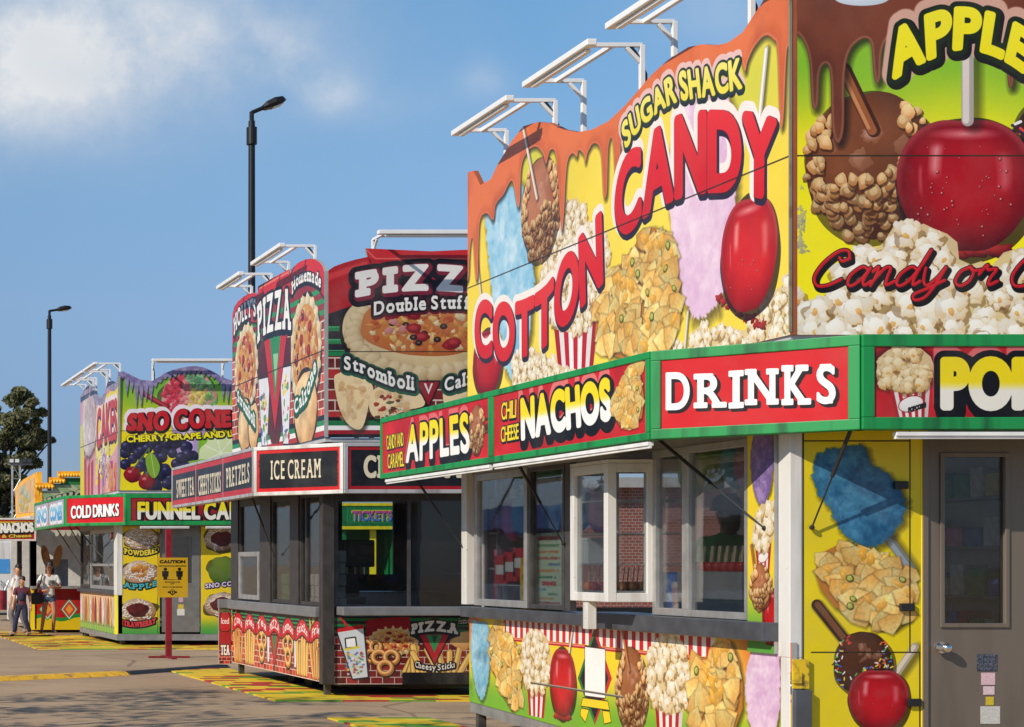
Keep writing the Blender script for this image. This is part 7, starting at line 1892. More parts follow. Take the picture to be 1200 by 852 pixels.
# ------------------------------------------------------------------ street lamps, floodlight tower, tree, trailer
POLE = mat('black_lamp_pole', (0.012,0.012,0.014), 0.45, 0.3)
def street_lamp(u, v_top, Y, head_u, head_v, label, r):
    k = Y/F; x = (u-PX)*k; z = EYE+(PY-v_top)*k
    t = thing('street_lamp', label, 'street lamp', (x, Y, 0), 'tall lamp poles behind the stands')
    b = MB(); b.tube((x,Y,0), (x,Y,z), r, r*0.78, 16); b.build('pole', POLE, t, smooth=True)
    b = MB(); b.tube((x,Y,z-0.55), (x,Y,z-0.15), r*1.25, n=16); b.build('collar', POLE, t); b = MB(); b.tube((x,Y,0), (x,Y,0.3), r*1.7, n=16); b.build('base', POLE, t)
    hx = (head_u-PX)*k; hz = EYE+(PY-head_v)*k
    b = MB(); b.tube((x,Y,z-0.05), (x,Y,z+0.22), r*0.55, n=10); b.tube((x,Y,z+0.2), (x+(hx-x)*0.4,Y,z+0.2+(hz-z-0.2)*0.45), r*0.5, n=10); b.build('arm', POLE, t)
    p0 = Vector((x+(hx-x)*0.33, Y, z+0.2+(hz-z-0.2)*0.36)); p1 = Vector((hx, Y, hz)); d = (p1-p0); dn = d.normalized(); up = Vector((-dn.z,0,dn.x)); pts = []
    for s_, w in ((0,0.06),(0.15,0.10),(0.5,0.12),(0.85,0.09),(1,0.02)): pts.append((s_, w))
    m = MB(); vs_ = []
    for s_, w in pts:
        c = p0+d*s_
        for yy, hh in ((-1,0),(-0.7,1),(0.7,1),(1,0),(0.7,-0.55),(-0.7,-0.55)): vs_.append(c+Vector((0,yy*w*2.2,0))+up*hh*w)
    fs = [tuple(range(5,-1,-1)), tuple(range(24,30))]
    for i in range(4):
        for j in range(6): fs.append((i*6+j, i*6+(j+1)%6, (i+1)*6+(j+1)%6, (i+1)*6+j))
    m.add(vs_, fs); hd = m.build('lamp_head', POLE, t)
    q = MB(); c = p0+d*0.55-up*0.075; q.bar(c-d*0.2, c+d*0.2, 0.3, 0.012, up=up); q.build('lens', mat('lamp_lens', (0.5,0.5,0.48), 0.2), hd)
street_lamp(295, 142, 42.0, 335, 117, 'tall black lamp pole rising behind the pizza stand', 0.098)
street_lamp(58, 370, 75.0, 84, 361, 'distant black lamp pole behind the far nachos stand', 0.10)

def flood_tower():
    Y = 62.0; k = Y/F; x0, x1 = (15-PX)*k, (24-PX)*k; z1 = EYE+(PY-545)*k
    t = thing('floodlight_tower', 'white lattice tower with floodlights beside the tree', 'light tower', ((x0+x1)/2, Y, 0))
    b = MB()
    for x in (x0, x1):
        for y in (Y, Y+0.3): b.tube((x,y,0), (x,y,z1), 0.02, n=8)
    n = 11
    for i in range(n):
        a, c = z1*i/n, z1*(i+1)/n
        b.tube((x0 if i%2 else x1,Y,a), (x1 if i%2 else x0,Y,c), 0.012, n=6); b.tube((x0,Y if i%2 else Y+0.3,a), (x0,Y+0.3 if i%2 else Y,c), 0.012, n=6); b.tube((x0,Y,c), (x1,Y,c), 0.012, n=6)
    b.build('lattice', ALU, t)
    b = MB(); b.box((9-PX)*k, (38-PX)*k, Y-0.03, Y+0.03, z1, z1+0.06); b.build('crossbar', ALU_D, t)
    for u in (13, 19.5, 28, 34):
        x = (u-PX)*k; b = MB(); b.box(x-0.085, x+0.085, Y-0.12, Y+0.05, z1+0.07, z1+0.22); f = b.build('floodlight', BLACK, t)
        q = MB(); q.box(x-0.07, x+0.07, Y-0.126, Y-0.121, z1+0.085, z1+0.205); q.build('lens', mat('floodlight_lens' if u < 22 else 'floodlight_lens_dim', (0.75,0.75,0.72) if u < 22 else (0.05,0.05,0.06), 0.25), f)
flood_tower()

def leaf_mat(name, c, c2):
    m = bpy.data.materials.new(name); m.use_nodes = True; nt = m.node_tree; N = nt.nodes.new; L = nt.links.new
    p = nt.nodes['Principled BSDF']; p.inputs['Roughness'].default_value = 0.55; p.inputs['Specular IOR Level'].default_value = 0.3
    oi = N('ShaderNodeTexCoord'); nz = N('ShaderNodeTexNoise'); nz.inputs['Scale'].default_value = 1.6; nz.inputs['Detail'].default_value = 5; L(oi.outputs['Object'], nz.inputs['Vector'])
    mx = N('ShaderNodeMix'); mx.data_type = 'RGBA'; mx.inputs['A'].default_value = (*c, 1); mx.inputs['B'].default_value = (*c2, 1)
    mr = N('ShaderNodeMapRange'); mr.inputs['From Min'].default_value = 0.35; mr.inputs['From Max'].default_value = 0.65; L(nz.outputs[0], mr.inputs['Value']); L(mr.outputs[0], mx.inputs['Factor']); L(mx.outputs['Result'], p.inputs['Base Color'])
    tr = N('ShaderNodeBsdfTranslucent'); L(mx.outputs['Result'], tr.inputs[0]); ms = N('ShaderNodeMixShader'); ms.inputs[0].default_value = 0.25
    L(p.outputs[0], ms.inputs[1]); L(tr.outputs[0], ms.inputs[2]); L(ms.outputs[0], nt.nodes['Material Output'].inputs[0])
    return m
LEAF = leaf_mat('dark_foliage', (0.085,0.105,0.045), (0.23,0.22,0.11))
BARK = mat('bark', (0.075,0.055,0.04), 0.9, bump=0.5, bump_scale=8)
def tree(label, x, y, h, r, n_clump, leaf, seed, n_leaf=130, clumps=None, group=None):
    rg = np.random.RandomState(seed)
    t = thing('broadleaf_tree', label, 'tree', (x, y, 0), group)
    b = MB(); b.tube((x,y,0), (x,y,h*0.32), r*0.085, r*0.06, 12)
    cl = []
    for i in range(n_clump):
        a = rg.rand()*6.28; q = math.sqrt(rg.rand())*r; zz = h*(0.30+0.66*rg.rand()); lim = r*math.sqrt(max(0.05, 1-((zz/h-0.56)/0.46)**2))
        q = min(q, lim); cl.append((x+math.cos(a)*q, y+math.sin(a)*q, zz, r*(0.16+0.16*rg.rand())))
    if clumps: cl = [(a, b_, c, d) for a, b_, c, d in clumps]
    for i, c in enumerate(cl):
        if i % 3 == 0:
            m = Vector((x+(c[0]-x)*0.4, y+(c[1]-y)*0.4, h*0.32+(c[2]-h*0.32)*0.55)); b.tube((x,y,h*0.26), m, r*0.04, r*0.022, 7); b.tube(m, c[:3], r*0.022, r*0.008, 6)
    b.build('trunk', BARK, t, smooth=True)
    vs_ = []; fs = []
    for cx, cy, cz, cr in cl:
        for k in range(n_leaf):
            d = rg.randn(3); d /= np.linalg.norm(d); q = cr*(rg.rand()**0.45)*1.15; p = np.array((cx,cy,cz))+d*q*np.array((1.15,1.15,0.75))
            u = rg.randn(3); u /= np.linalg.norm(u); w = np.cross(u, rg.randn(3)); w /= np.linalg.norm(w); s = leaf*(0.6+0.8*rg.rand())
            i0 = len(vs_); vs_ += [tuple(p-u*s), tuple(p+w*s*0.5), tuple(p+u*s), tuple(p-w*s*0.5)]; fs.append((i0,i0+1,i0+2,i0+3))
    MB().add(vs_, fs).build('crown', LEAF, t)
    return t
def far_tree():
    Y = 96.0; k = Y/F; P = lambda u, v, dy=0: ((u-PX)*k, Y+dy, EYE+(PY-v)*k)
    rg = np.random.RandomState(7); cl = []
    for (u, v, r) in ((12,470,12),(25,462,10),(35,472,8),(6,490,14),(22,490,13),(40,490,9),(45,506,8),(48,514,6),(10,512,15),(28,515,13),(40,522,9),(-14,490,16),(-20,520,18),(8,535,14),(24,540,13),(36,543,9),(-10,545,18),(4,560,15),(20,565,14),(36,568,10),(42,580,9),(-20,575,20),(8,590,16),(26,592,13),(38,598,9),(-40,520,20),(-45,560,22),(-30,600,22),(4,612,16),(22,615,14),(55,512,4),(60,516,3),(-10,625,20),(14,640,18),(32,640,12)):
        for j in range(3):
            p = P(u+rg.randn()*r*0.35, v+rg.randn()*r*0.35, rg.randn()*1.1); cl.append((*p, r*k*(0.55+0.3*rg.rand())))
    x = (-8-PX)*k
    t = tree('tall dark leafy tree standing behind the far nachos stand', x, Y, 11.5, 4.0, 1, 0.115, 5, 420, cl)
far_tree()

def far_trailer():
    Y = 62.0; k = Y/F; X = lambda u: (u-PX)*k; Z = lambda v: EYE+(PY-v)*k
    t = thing('white_trailer', 'white trailer with a blue painted band beyond the nachos stand', 'trailer', (X(5), Y+1, 0))
    b = MB(); b.box(X(-45), X(28), Y, Y+2.4, 0.45, Z(634)); b.build('body', WHITE_M, t, bevel=0.05)
    b = MB(); b.box(X(-44), X(27), Y-0.012, Y-0.001, Z(672), Z(655)); b.build('band', mat('blue_band', srgb(70,140,200), 0.4, dirt=srgb(200,215,230), scale=2.4), t)
    for u in (-30, -12): 
        c = Vector((X(u), Y+0.1, 0.36)); q = MB(); q.tube(c, c+Vector((0,0.25,0)), 0.36, n=20); w = q.build('wheel', mat('tyre_rubber', (0,0,0)), t); q = MB(); q.tube(c-Vector((0,0.01,0)), c+Vector((0,0.03,0)), 0.2, n=14); q.build('rim', ALU_D, w)
    b = MB(); b.box(X(-40), X(26), Y+0.1, Y+2.2, 0.3, 0.45); b.build('chassis', CHASSIS, t)
far_trailer()
def far_cart():
    Y = 56.0; k = Y/F; X = lambda u: (u-PX)*k
    t = thing('generator_cart', 'small grey generator cart with red drum left of the nachos stand', 'cart', (X(6), Y, 0))
    b = MB(); b.box(X(-14), X(24), Y, Y+0.9, 0.35, 0.95); b.build('housing', ALU_D, t, bevel=0.06)
    b = MB(); b.tube((X(1),Y-0.3,0.35), (X(1),Y-0.3,0.95), 0.16, n=16); b.build('drum', RED_P, t)
    b = MB()
    for i in range(9): a = i*0.7; b.tube((X(4)+0.2*math.cos(a)+i*0.05,Y+0.3,0.95), (X(4)+0.2*math.cos(a+1)+i*0.05,Y+0.3,1.15+0.05*(i%3)), 0.03, n=6)
    b.build('hose', ALU, t)
    for u in (-8, 18): q = MB(); q.tube((X(u),Y-0.02,0.2), (X(u),Y+0.12,0.2), 0.2, n=16); q.build('wheel', mat('tyre_rubber', (0,0,0)), t)
far_cart()

# ------------------------------------------------------------------ ticket booth and brick building seen through the stands' windows
def ticket_booth():
    x0, x1, y0, y1 = 17.75, 19.55, 58.0, 59.6
    t = thing('ticket_booth', 'green ticket booth seen through the pizza stand hatch', 'ticket booth', ((x0+x1)/2, 58.8, 0))
    G = mat('ticket_green', srgb(20,116,60), 0.5, vary=0.3); Y_ = mat('ticket_yellow', srgb(240,220,30), 0.4)
    b = MB(); b.box(x0, x1, y0, y1, 0, 1.1); b.box(x0, x0+0.15, y0, y1, 1.1, 2.9); b.box(x1-0.15, x1, y0, y1, 1.1, 2.9); b.box(x0, x1, y1-0.1, y1, 1.1, 2.9); b.build('wall', G, t)
    b = MB(); b.box(x0-0.15, x1+0.15, y0-0.25, y1+0.1, 2.9, 3.75); b.build('roof', G, t, bevel=0.02)
    b = MB(); b.box(x0-0.15, x1+0.15, y0-0.27, y0-0.252, 2.90, 3.0); b.box(x0-0.15, x1+0.15, y0-0.27, y0-0.252, 3.66, 3.75); b.build('trim', Y_, t)
    pl = Front(y0-0.255); cv = Cv(pl, x0+0.1, x1-0.1, 3.08, 3.60, 160, (26,140,80), 70, r=1.5); W, H = cv.W, cv.H
    put_text(cv, 'TICKETS', lambda s,q: np.array([W*(0.1+0.8*s), H*(0.18+0.62*q)]), [(5,(240,230,60),(0,0)),(2.5,(20,30,90),(2,-2)),(0,((60,150,230),(240,90,150)),(0,0))], gap=0.16, bold=2)
    printed('sign_face', cv, rect(cv.a0, cv.a1, cv.z0, cv.z1), t, 0.01, 0.004, art='tickets')
    b = MB(); b.box(x0+0.9, x0+1.1, y0-0.05, y0-0.003, 0.2, 2.89); b.build('post', Y_, t)
    b = MB(); b.box(x0-0.05, x1+0.05, y0-0.25, y0+0.1, 1.105, 1.16); b.build('counter', WHITE_M, t)
ticket_booth()
def brick_mat():
    m = bpy.data.materials.new('red_brick'); m.use_nodes = True; nt = m.node_tree; N = nt.nodes.new; L = nt.links.new
    p = nt.nodes['Principled BSDF']; p.inputs['Roughness'].default_value = 0.85
    tc = N('ShaderNodeTexCoord'); mp = N('ShaderNodeMapping'); mp.inputs['Rotation'].default_value = (R(90),0,0); L(tc.outputs['Object'], mp.inputs[0])
    b = N('ShaderNodeTexBrick'); b.inputs['Scale'].default_value = 4.0; b.inputs['Color1'].default_value = (0.26,0.075,0.05,1); b.inputs['Color2'].default_value = (0.17,0.05,0.035,1); b.inputs['Mortar'].default_value = (0.36,0.30,0.27,1); b.inputs['Mortar Size'].default_value = 0.018
    L(mp.outputs[0], b.inputs['Vector']); L(b.outputs['Color'], p.inputs['Base Color']); return m
def brick_building():
    t = thing('brick_building', 'low red brick building seen through the candy stand windows', 'building', (21, 38, 0))
    b = MB(); b.box(15.4, 27, 36, 44, 0, 3.3); b.build('wall', brick_mat(), t)
    b = MB(); b.box(15.1, 27.3, 35.7, 44.3, 3.3, 3.5); b.build('roof', mat('flat_roof_edge', (0.35,0.34,0.32), 0.7), t)
    for x in (21.2, 24.4):
        q = MB(); q.box(x-0.06, x+1.26, 35.95, 35.995, 1.0, 2.4); f = q.build('window', WHITE_M, t); q = MB(); q.box(x, x+1.2, 35.93, 35.948, 1.06, 2.34); q.build('pane', mat('dark_pane', (0.03,0.035,0.04), 0.1), f)
brick_building()

# ------------------------------------------------------------------ what stands inside the candy stand's windows
def aY(u): return A_X*F/(u-PX)
def interior():
    # menu leaning inside the second window
    pl = Left(A_X+0.10); a0, a1 = pl.m(627,670)[0], pl.m(658,670)[0]; cv = art_menu(pl, a0, a1, 1.34, 2.06)
    m = MB(); o = thing('menu_board', 'tall pale green menu leaning inside the second window', 'menu', (A_X+0.12, -(a0+a1)/2, 1.335))
    printed('menu_face', cv, rect(a0, a1, 1.34, 2.06), o, 0.008, 0.0, art='menu', fade=0.95)
    q = MB(); q.box(A_X+0.114, A_X+0.20, -a1+0.1, -a0-0.1, 1.335, 1.36); q.build('foot', ALU, o)
    # counter inside
    c = thing('service_counter', 'long steel service counter inside the candy stand windows', 'counter', (A_X+0.3, 16, 0.5))
    b = MB(); b.box(A_X+0.08, A_X+0.34, A_Y+0.5, A_YF-0.3, 1.24, 1.29); b.build('top', ALU, c, bevel=0.006)
    b = MB(); b.box(A_X+0.10, A_X+0.31, A_Y+0.55, A_YF-0.35, 0.505, 1.237); b.build('cabinet', mat('counter_cabinet', (0.2,0.2,0.2), 0.5), c)
    # blue bottles
    BL = glass_like('blue_drink', (0.01,0.06,0.32)); bot = None
    for i, (u, dx) in enumerate(((606,0.17),(610,0.15),(614,0.18))):
        x, y = A_X+dx, aY(u)
        def mk():
            t = thing('drink_bottle', 'small blue drink bottle standing inside the first window', 'bottle', (x, y, 1.29), 'blue bottles in the window')
            q = MB(); q.lathe((x,y,1.29), [(0.045,0),(0.05,0.02),(0.05,0.16),(0.04,0.20),(0.018,0.25),(0.018,0.27)], 14); q.build('body', BL, t, smooth=True); q = MB(); q.lathe((x,y,1.29), [(0.02,0.271),(0.02,0.30)], 12); q.build('cap', WHITE_M, t); return t
        if i == 0: bot = mk(); b0 = Vector(bot.location)
        else: copy_thing(bot, Vector((x,y,1.29)))
    # yellow crate with red boxes, hanging bags of floss
    t = thing('snack_crate', 'tall yellow snack crate behind the first window', 'crate', (A_X+0.22, aY(608), 1.29)); YC = mat('yellow_crate', srgb(226,190,40), 0.5); b = MB(); x, y = A_X+0.22, aY(608); b.box(x-0.12, x+0.12, y-0.2, y+0.2, 1.29, 1.33)
    for z in (1.40,1.55,1.70): b.box(x-0.12, x-0.10, y-0.2, y+0.2, z-0.05, z+0.04); b.box(x-0.12, x+0.12, y-0.2, y-0.18, z-0.05, z+0.04)
    for dx in (-0.11,0.11):
        for dy in (-0.19,0.19): b.box(x+dx-0.015, x+dx+0.015, y+dy-0.015, y+dy+0.015, 1.29, 1.82)
    b.build('frame', YC, t)
    RB = mat('red_snack_box', srgb(190,30,44), 0.45, vary=0.25)
    for u, z, lab in ((572,1.55,'red snack box at the far end of the first window'),(583,1.58,'red snack box in the middle of the first window'),(594,1.62,'red snack box beside the yellow crate')):
        y = aY(u); x = A_X+0.22; t = thing('snack_box', lab, 'box', (x,y,z)); b = MB(); b.box(x-0.1, x+0.1, y-0.16, y+0.16, z, z+0.30); b.build('carton', RB, t, bevel=0.01); b = MB(); b.box(x-0.104, x-0.1005, y-0.1, y+0.1, z+0.10, z+0.2); b.build('label', CARD_W, t)
    t = thing('shelf', 'steel shelf carrying the red snack boxes', 'shelf', (A_X+0.22, aY(583), 1.29)); b = MB(); b.box(A_X+0.10, A_X+0.36, aY(600), aY(566), 1.535, 1.548); b.build('board', ALU, t); b = MB()
    for y in (aY(599), aY(567)): b.box(A_X+0.20, A_X+0.24, y-0.02, y+0.02, 1.29, 1.534)
    b.build('legs', ALU, t)
    for u, z, cc, lab in ((575,2.02,(190,110,150),'pink bag of floss hanging in the first window'),(586,2.05,(90,150,190),'pale blue bag of floss hanging in the first window'),(600,2.02,(110,40,110),'purple bag of floss hanging in the first window')):
        y = aY(u); x = A_X+0.24; t = thing('candy_floss_bag', lab, 'bag', (x,y,z)); mm = mat('floss_%d_%d_%d' % cc, srgb(*cc), 0.7, vary=0.3, scale=14, bump=0.4); mm.name = 'candy_floss'
        b = MB(); b.ball((x,y,z+0.2), 0.2, 16, (0.6,0.8,1.15)); b.build('bag', mm, t, smooth=True); b = MB(); b.tube((x,y,z+0.40), (x,y,z+0.75), 0.008, n=6); b.lathe((x,y,z+0.41), [(0.05,0),(0.02,0.05),(0.05,0.1)], 10); b.build('tie', WHITE_M, t)
    # candied apples: a tray in the bay window and a heap on the near counter
    AR = mat('candy_coat_red', (0.42,0.016,0.014), 0.12, vary=0.3); AO = mat('caramel_coat', (0.72,0.24,0.05), 0.3, vary=0.4, scale=60); ST = mat('wooden_stick', (0.62,0.50,0.34), 0.7)
    protos = {}
    def apple(p, kind, label, group):
        if kind in protos: 
            o = copy_thing(protos[kind], Vector(p)); o['label'] = label; o['group'] = group; return
        t = thing('candied_apple', label, 'candied apple', p, group); q = MB(); p = Vector(p)
        q.lathe(p, [(0.010,0.002),(0.026,0.0),(0.036,0.018),(0.040,0.04),(0.036,0.060),(0.022,0.072),(0.006,0.067)], 14); q.build('apple', AR if kind == 'r' else AO, t, smooth=True)
        q = MB(); q.tube(p+Vector((0,0,0.06)), p+Vector((0.02,0.01,0.20)), 0.005, n=6); q.build('stick', ST, t); protos[kind] = t
    bx = A_X-0.395
    for i in range(2):
        for j in range(7):
            k = 'o' if (i*7+j) % 9 < 4 else 'r'
            apple((bx+0.12+0.085*j, aY(744)+0.28-0.1*i, 1.53), k, ('orange' if k == 'o' else 'dark red')+' candied apple on a stick in the bay window tray', 'candied apples in the bay window')
    for i in range(3):
        for j in range(8):
            apple((A_X+0.105+0.085*i, 13.75+0.115*j+0.03*(i%2), 1.70), 'r', 'dark red candied apple in the rows behind the near window', 'candied apples behind the near window')
    t = thing('display_case', 'grey steel display case below the rows of red apples', 'display case', (A_X+0.2, 14.15, 1.29))
    b = MB(); b.box(A_X+0.07, A_X+0.33, 13.68, 14.68, 1.48, 1.697); b.build('drawer', mat('case_steel', (0.42,0.42,0.42), 0.35, 0.5), t, bevel=0.008)
    b = MB()
    for y in (13.70, 14.64): b.box(A_X+0.07, A_X+0.33, y, y+0.02, 1.29, 1.478)
    b.build('side', BLACK, t)
    OR = mat('orange_peel', (0.65,0.22,0.02), 0.45)
    for j, (y, cc) in enumerate(((13.85,'orange fruit'),(14.02,'red fruit'),(14.16,'red fruit'))):
        q = MB(); q.ball((A_X+0.20, y, 1.34), 0.05, 14, (1,1,0.92)); o = q.build('fruit', OR if j == 0 else AR, smooth=True); tag(o, ('orange lying' if j == 0 else 'red apple lying')+' under the grey display case', 'fruit', 'fruit under the display case')
    t = thing('ice_bag', 'blue printed ice bag on the counter between the near panes', 'ice bag', (A_X+0.24, 14.95, 1.29))
    b = MB(); x, y = A_X+0.20, 14.95; b.box(x-0.12, x+0.12, y-0.16, y+0.16, 1.292, 1.69); b.build('bag', mat('ice_bag_print', srgb(50,110,190), 0.35, dirt=srgb(190,210,230), scale=7), t, bevel=0.05)
    t = thing('plastic_cup', 'pink shake cup standing before the blue ice bag', 'cup', (A_X+0.13, 14.74, 1.29)); q = MB(); q.lathe((A_X+0.13,14.74,1.29), [(0.05,0),(0.065,0.25),(0.067,0.27)], 18); q.build('cup', mat('pink_shake', srgb(206,160,166), 0.4), t, smooth=True); q = MB(); q.lathe((A_X+0.13,14.74,1.56), [(0.07,0.001),(0.07,0.02),(0.05,0.05)], 18); q.build('lid', WHITE_M, t)
    t = thing('paper_box', 'white paper box on the middle shelf of the bay window', 'box', (A_X-0.2, aY(744)+0.3, 1.76)); x, y = A_X-0.22, aY(744)+0.25; b = MB(); b.box(x-0.1, x+0.06, y-0.06, y+0.16, 1.761, 1.96); b.build('carton', CARD_W, t, bevel=0.004); b = MB(); b.box(x-0.104, x+0.064, y-0.064, y+0.164, 1.962, 1.985); b.build('lid', CARD_W, t)
def glass_like(name, c): return mat(name, c, 0.08, vary=0.2)
def copy_thing(src, loc):
    c = src.copy(); c.location = loc; col.objects.link(c); ORIG[c] = Vector(loc)
    for ch in list(src.children):
        d = ch.copy(); d.parent = c; col.objects.link(d)
        for g in list(ch.children): e = g.copy(); e.parent = d; col.objects.link(e)
    return c
interior()
# drink dispenser on the pizza stand's inner counter
t = thing('drink_dispenser', 'black drink dispenser on the counter inside the pizza stand', 'dispenser', (7.85, 25.2, 1.2))
b = MB(); b.box(7.7, 8.0, 25.0, 25.5, 1.2, 1.3); b.box(7.7, 8.0, 25.3, 25.5, 1.3, 2.0); b.box(7.66, 8.1, 24.95, 25.3, 1.72, 2.1); b.build('housing', BLACK, t, bevel=0.02)
for x in (7.76, 7.88, 8.0): q = MB(); q.tube((x,25.1,1.72), (x,25.1,1.62), 0.02, n=8); q.build('tap', CHROME, t)
# goods standing behind the pizza stand's side windows
def bY(u): return B_X*F/(u-PX)
c = thing('service_counter', 'dark inner counter behind the pizza stand side windows', 'counter', (B_X+0.3, 26, 0.5))
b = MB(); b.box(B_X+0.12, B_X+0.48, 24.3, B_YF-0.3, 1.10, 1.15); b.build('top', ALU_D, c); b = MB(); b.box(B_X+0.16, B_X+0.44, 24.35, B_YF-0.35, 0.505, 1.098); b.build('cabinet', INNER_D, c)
for (u, cc, w, h, lab) in ((322,(70,130,60),0.22,0.62,'green drink carton tower behind the middle side window'),(333,(214,212,206),0.20,0.50,'white paper cup stack behind the middle side window'),(356,(200,196,186),0.22,0.55,'pale napkin box stack beside the corner post'),(369,(170,168,160),0.26,0.95,'tall grey napkin dispenser beside the corner post'),(292,(90,140,70),0.20,0.9,'green drink carton tower behind the far side window')):
    y = bY(u); x = B_X+0.24; t = thing('supply_stack', lab, 'supplies', (x, y, 1.15)); mm = mat('supply_%d' % u, srgb(*cc), 0.5, vary=0.2, scale=9)
    n = int(h/0.16)
    for i in range(n): q = MB(); q.box(x-w/2+0.01*(i%2), x+w/2-0.01*(i%2), y-w*0.7, y+w*0.7, 1.15+i*0.16, 1.15+i*0.16+0.152); q.build('carton', mm, t, bevel=0.012)
q = MB(); q.path([ground_at(430,803)+Vector((0,0,0.10)), ground_at(436,805)+Vector((0,0,0.03)), ground_at(455,808)+Vector((0,0,0.03)), ground_at(480,809)+Vector((0,0,0.03)), ground_at(540,808)+Vector((0,0,0.03))], 0.014, 8)
tag(q.build('power_cord', mat('yellow_cord', (0.55,0.42,0.12), 0.6)), 'thin yellow power cord lying at the foot of the pizza stand front', 'cord')
# stock shelves at the back of the candy stand's interior and bags of floss hanging along its near panes
def stock_shelf(label, x0, x1, y0, y1, zs, seed, along='x', what='carton on the stock shelf inside the candy stand'):
    t = thing('stock_shelf', label, 'shelf', ((x0+x1)/2, (y0+y1)/2, 0.5))
    for z in zs: q = MB(); q.box(x0, x1, y0, y1, z-0.02, z); q.build('board', ALU_D, t)
    for x in (x0, x1):
        for y in (y0, y1): q = MB(); q.box(x-0.015, x+0.015, y-0.015, y+0.015, 0.505, zs[-1]+0.35); q.build('upright', ALU_D, t)
    rg = np.random.RandomState(seed); pal = (('red',(200,36,44)),('yellow',(236,200,50)),('pink',(230,130,170)),('blue',(60,120,200)),('white',(230,226,216)),('green',(70,160,80)))
    for zi, z in enumerate(zs):
        a = x0+0.04 if along == 'x' else y0+0.04; e = x1 if along == 'x' else y1
        while a < e-0.16:
            w = 0.11+0.10*rg.rand(); h = 0.12+0.16*rg.rand(); nm, c = pal[rg.randint(6)]; q = MB(); d = min(0.2, (y1-y0 if along == 'x' else x1-x0)-0.04)
            if along == 'x': q.box(a, a+w, y0+0.02, y0+0.02+d, z+0.001, z+h)
            else: q.box(x0+0.02, x0+0.02+d, a, a+w, z+0.001, z+h)
            o = q.build('snack_carton', mat('carton_'+nm, srgb(*c), 0.5, vary=0.25, scale=12), bevel=0.006); tag(o, nm+' '+what, 'carton', nm+' cartons, '+label); a += w+0.02+0.03*rg.rand()
stock_shelf('tall stock shelf against the far end wall of the candy stand', A_X+0.15, A_X+0.90, A_YF-0.40, A_YF-0.12, (1.35,1.72,2.09,2.44), 3)
stock_shelf('long stock shelf along the rear wall of the candy stand', A_XR-0.40, A_XR-0.10, 13.6, 18.4, (1.1,1.5,1.9,2.3), 4, 'y', 'carton on the rear wall shelf of the candy stand')
for (y, dx, z, cc, lab) in ((14.45,0.55,2.36,(236,150,190),'pink bag of floss hanging above the seller, nearest the corner'),(14.78,0.62,2.40,(120,200,226),'pale blue bag of floss hanging next to the yellow one over the counter'),(15.12,0.58,2.38,(226,226,120),'yellow bag of floss hanging over the seller inside the window'),(15.5,0.62,2.36,(150,220,150),'green bag of floss hanging above the ice bag'),(17.0,0.5,2.05,(236,150,190),'pink bag of floss hanging behind the menu board'),(17.6,0.55,2.10,(120,200,226),'pale blue bag of floss hanging between the two far windows')):
    x = A_X+dx; t = thing('candy_floss_bag', lab, 'bag', (x, y, z)); mm = mat('hanging_floss_%d_%d_%d' % cc, srgb(*cc), 0.6, vary=0.3, scale=14, bump=0.4)
    b = MB(); b.ball((x,y,z+0.2), 0.2, 16, (0.6,0.75,1.1)); b.build('bag', mm, t, smooth=True); b = MB(); b.tube((x,y,z+0.40), (x,y,3.28), 0.006, n=6); b.lathe((x,y,z+0.41), [(0.05,0),(0.02,0.05),(0.05,0.1)], 10); b.build('tie', WHITE_M, t)

# ------------------------------------------------------------------ people
def skin_body(name, J, E, m, parent, root, sub=2):
    """one continuous surface grown round a skeleton: J name -> (position, radius or (rx,ry))"""
    names = list(J); idx = {n: i for i, n in enumerate(names)}
    off = ORIG[parent]
    me = bpy.data.meshes.new(name); me.from_pydata([tuple(Vector(J[n][0])-off) for n in names], [(idx[a], idx[b]) for a, b in E], [])
    me.materials.append(m)
    o = bpy.data.objects.new(name, me); col.objects.link(o); o.parent = parent; ORIG[o] = off
    md = o.modifiers.new('skin', 'SKIN'); md.use_smooth_shade = True; md.branch_smoothing = 0.4
    for n in names:
        r = J[n][1]; v = me.skin_vertices[0].data[idx[n]]; v.radius = r if isinstance(r, tuple) else (r, r); v.use_root = (n == root)
    s = o.modifiers.new('smooth', 'SUBSURF'); s.levels = sub; s.render_levels = sub
    return o
SKIN = mat('skin', srgb(206,150,118), 0.5, vary=0.06); SKIN_D = mat('skin_tanned', srgb(178,120,90), 0.5, vary=0.06)
HAIR = mat('dark_hair', (0.018,0.012,0.009), 0.5, vary=0.3, scale=40); HAIR_B = mat('brown_hair', (0.05,0.028,0.016), 0.5, vary=0.3, scale=40)
def cloth(name, c): return mat(name, srgb(*c), 0.8, vary=0.14, scale=5, bump=0.25, bump_scale=12)
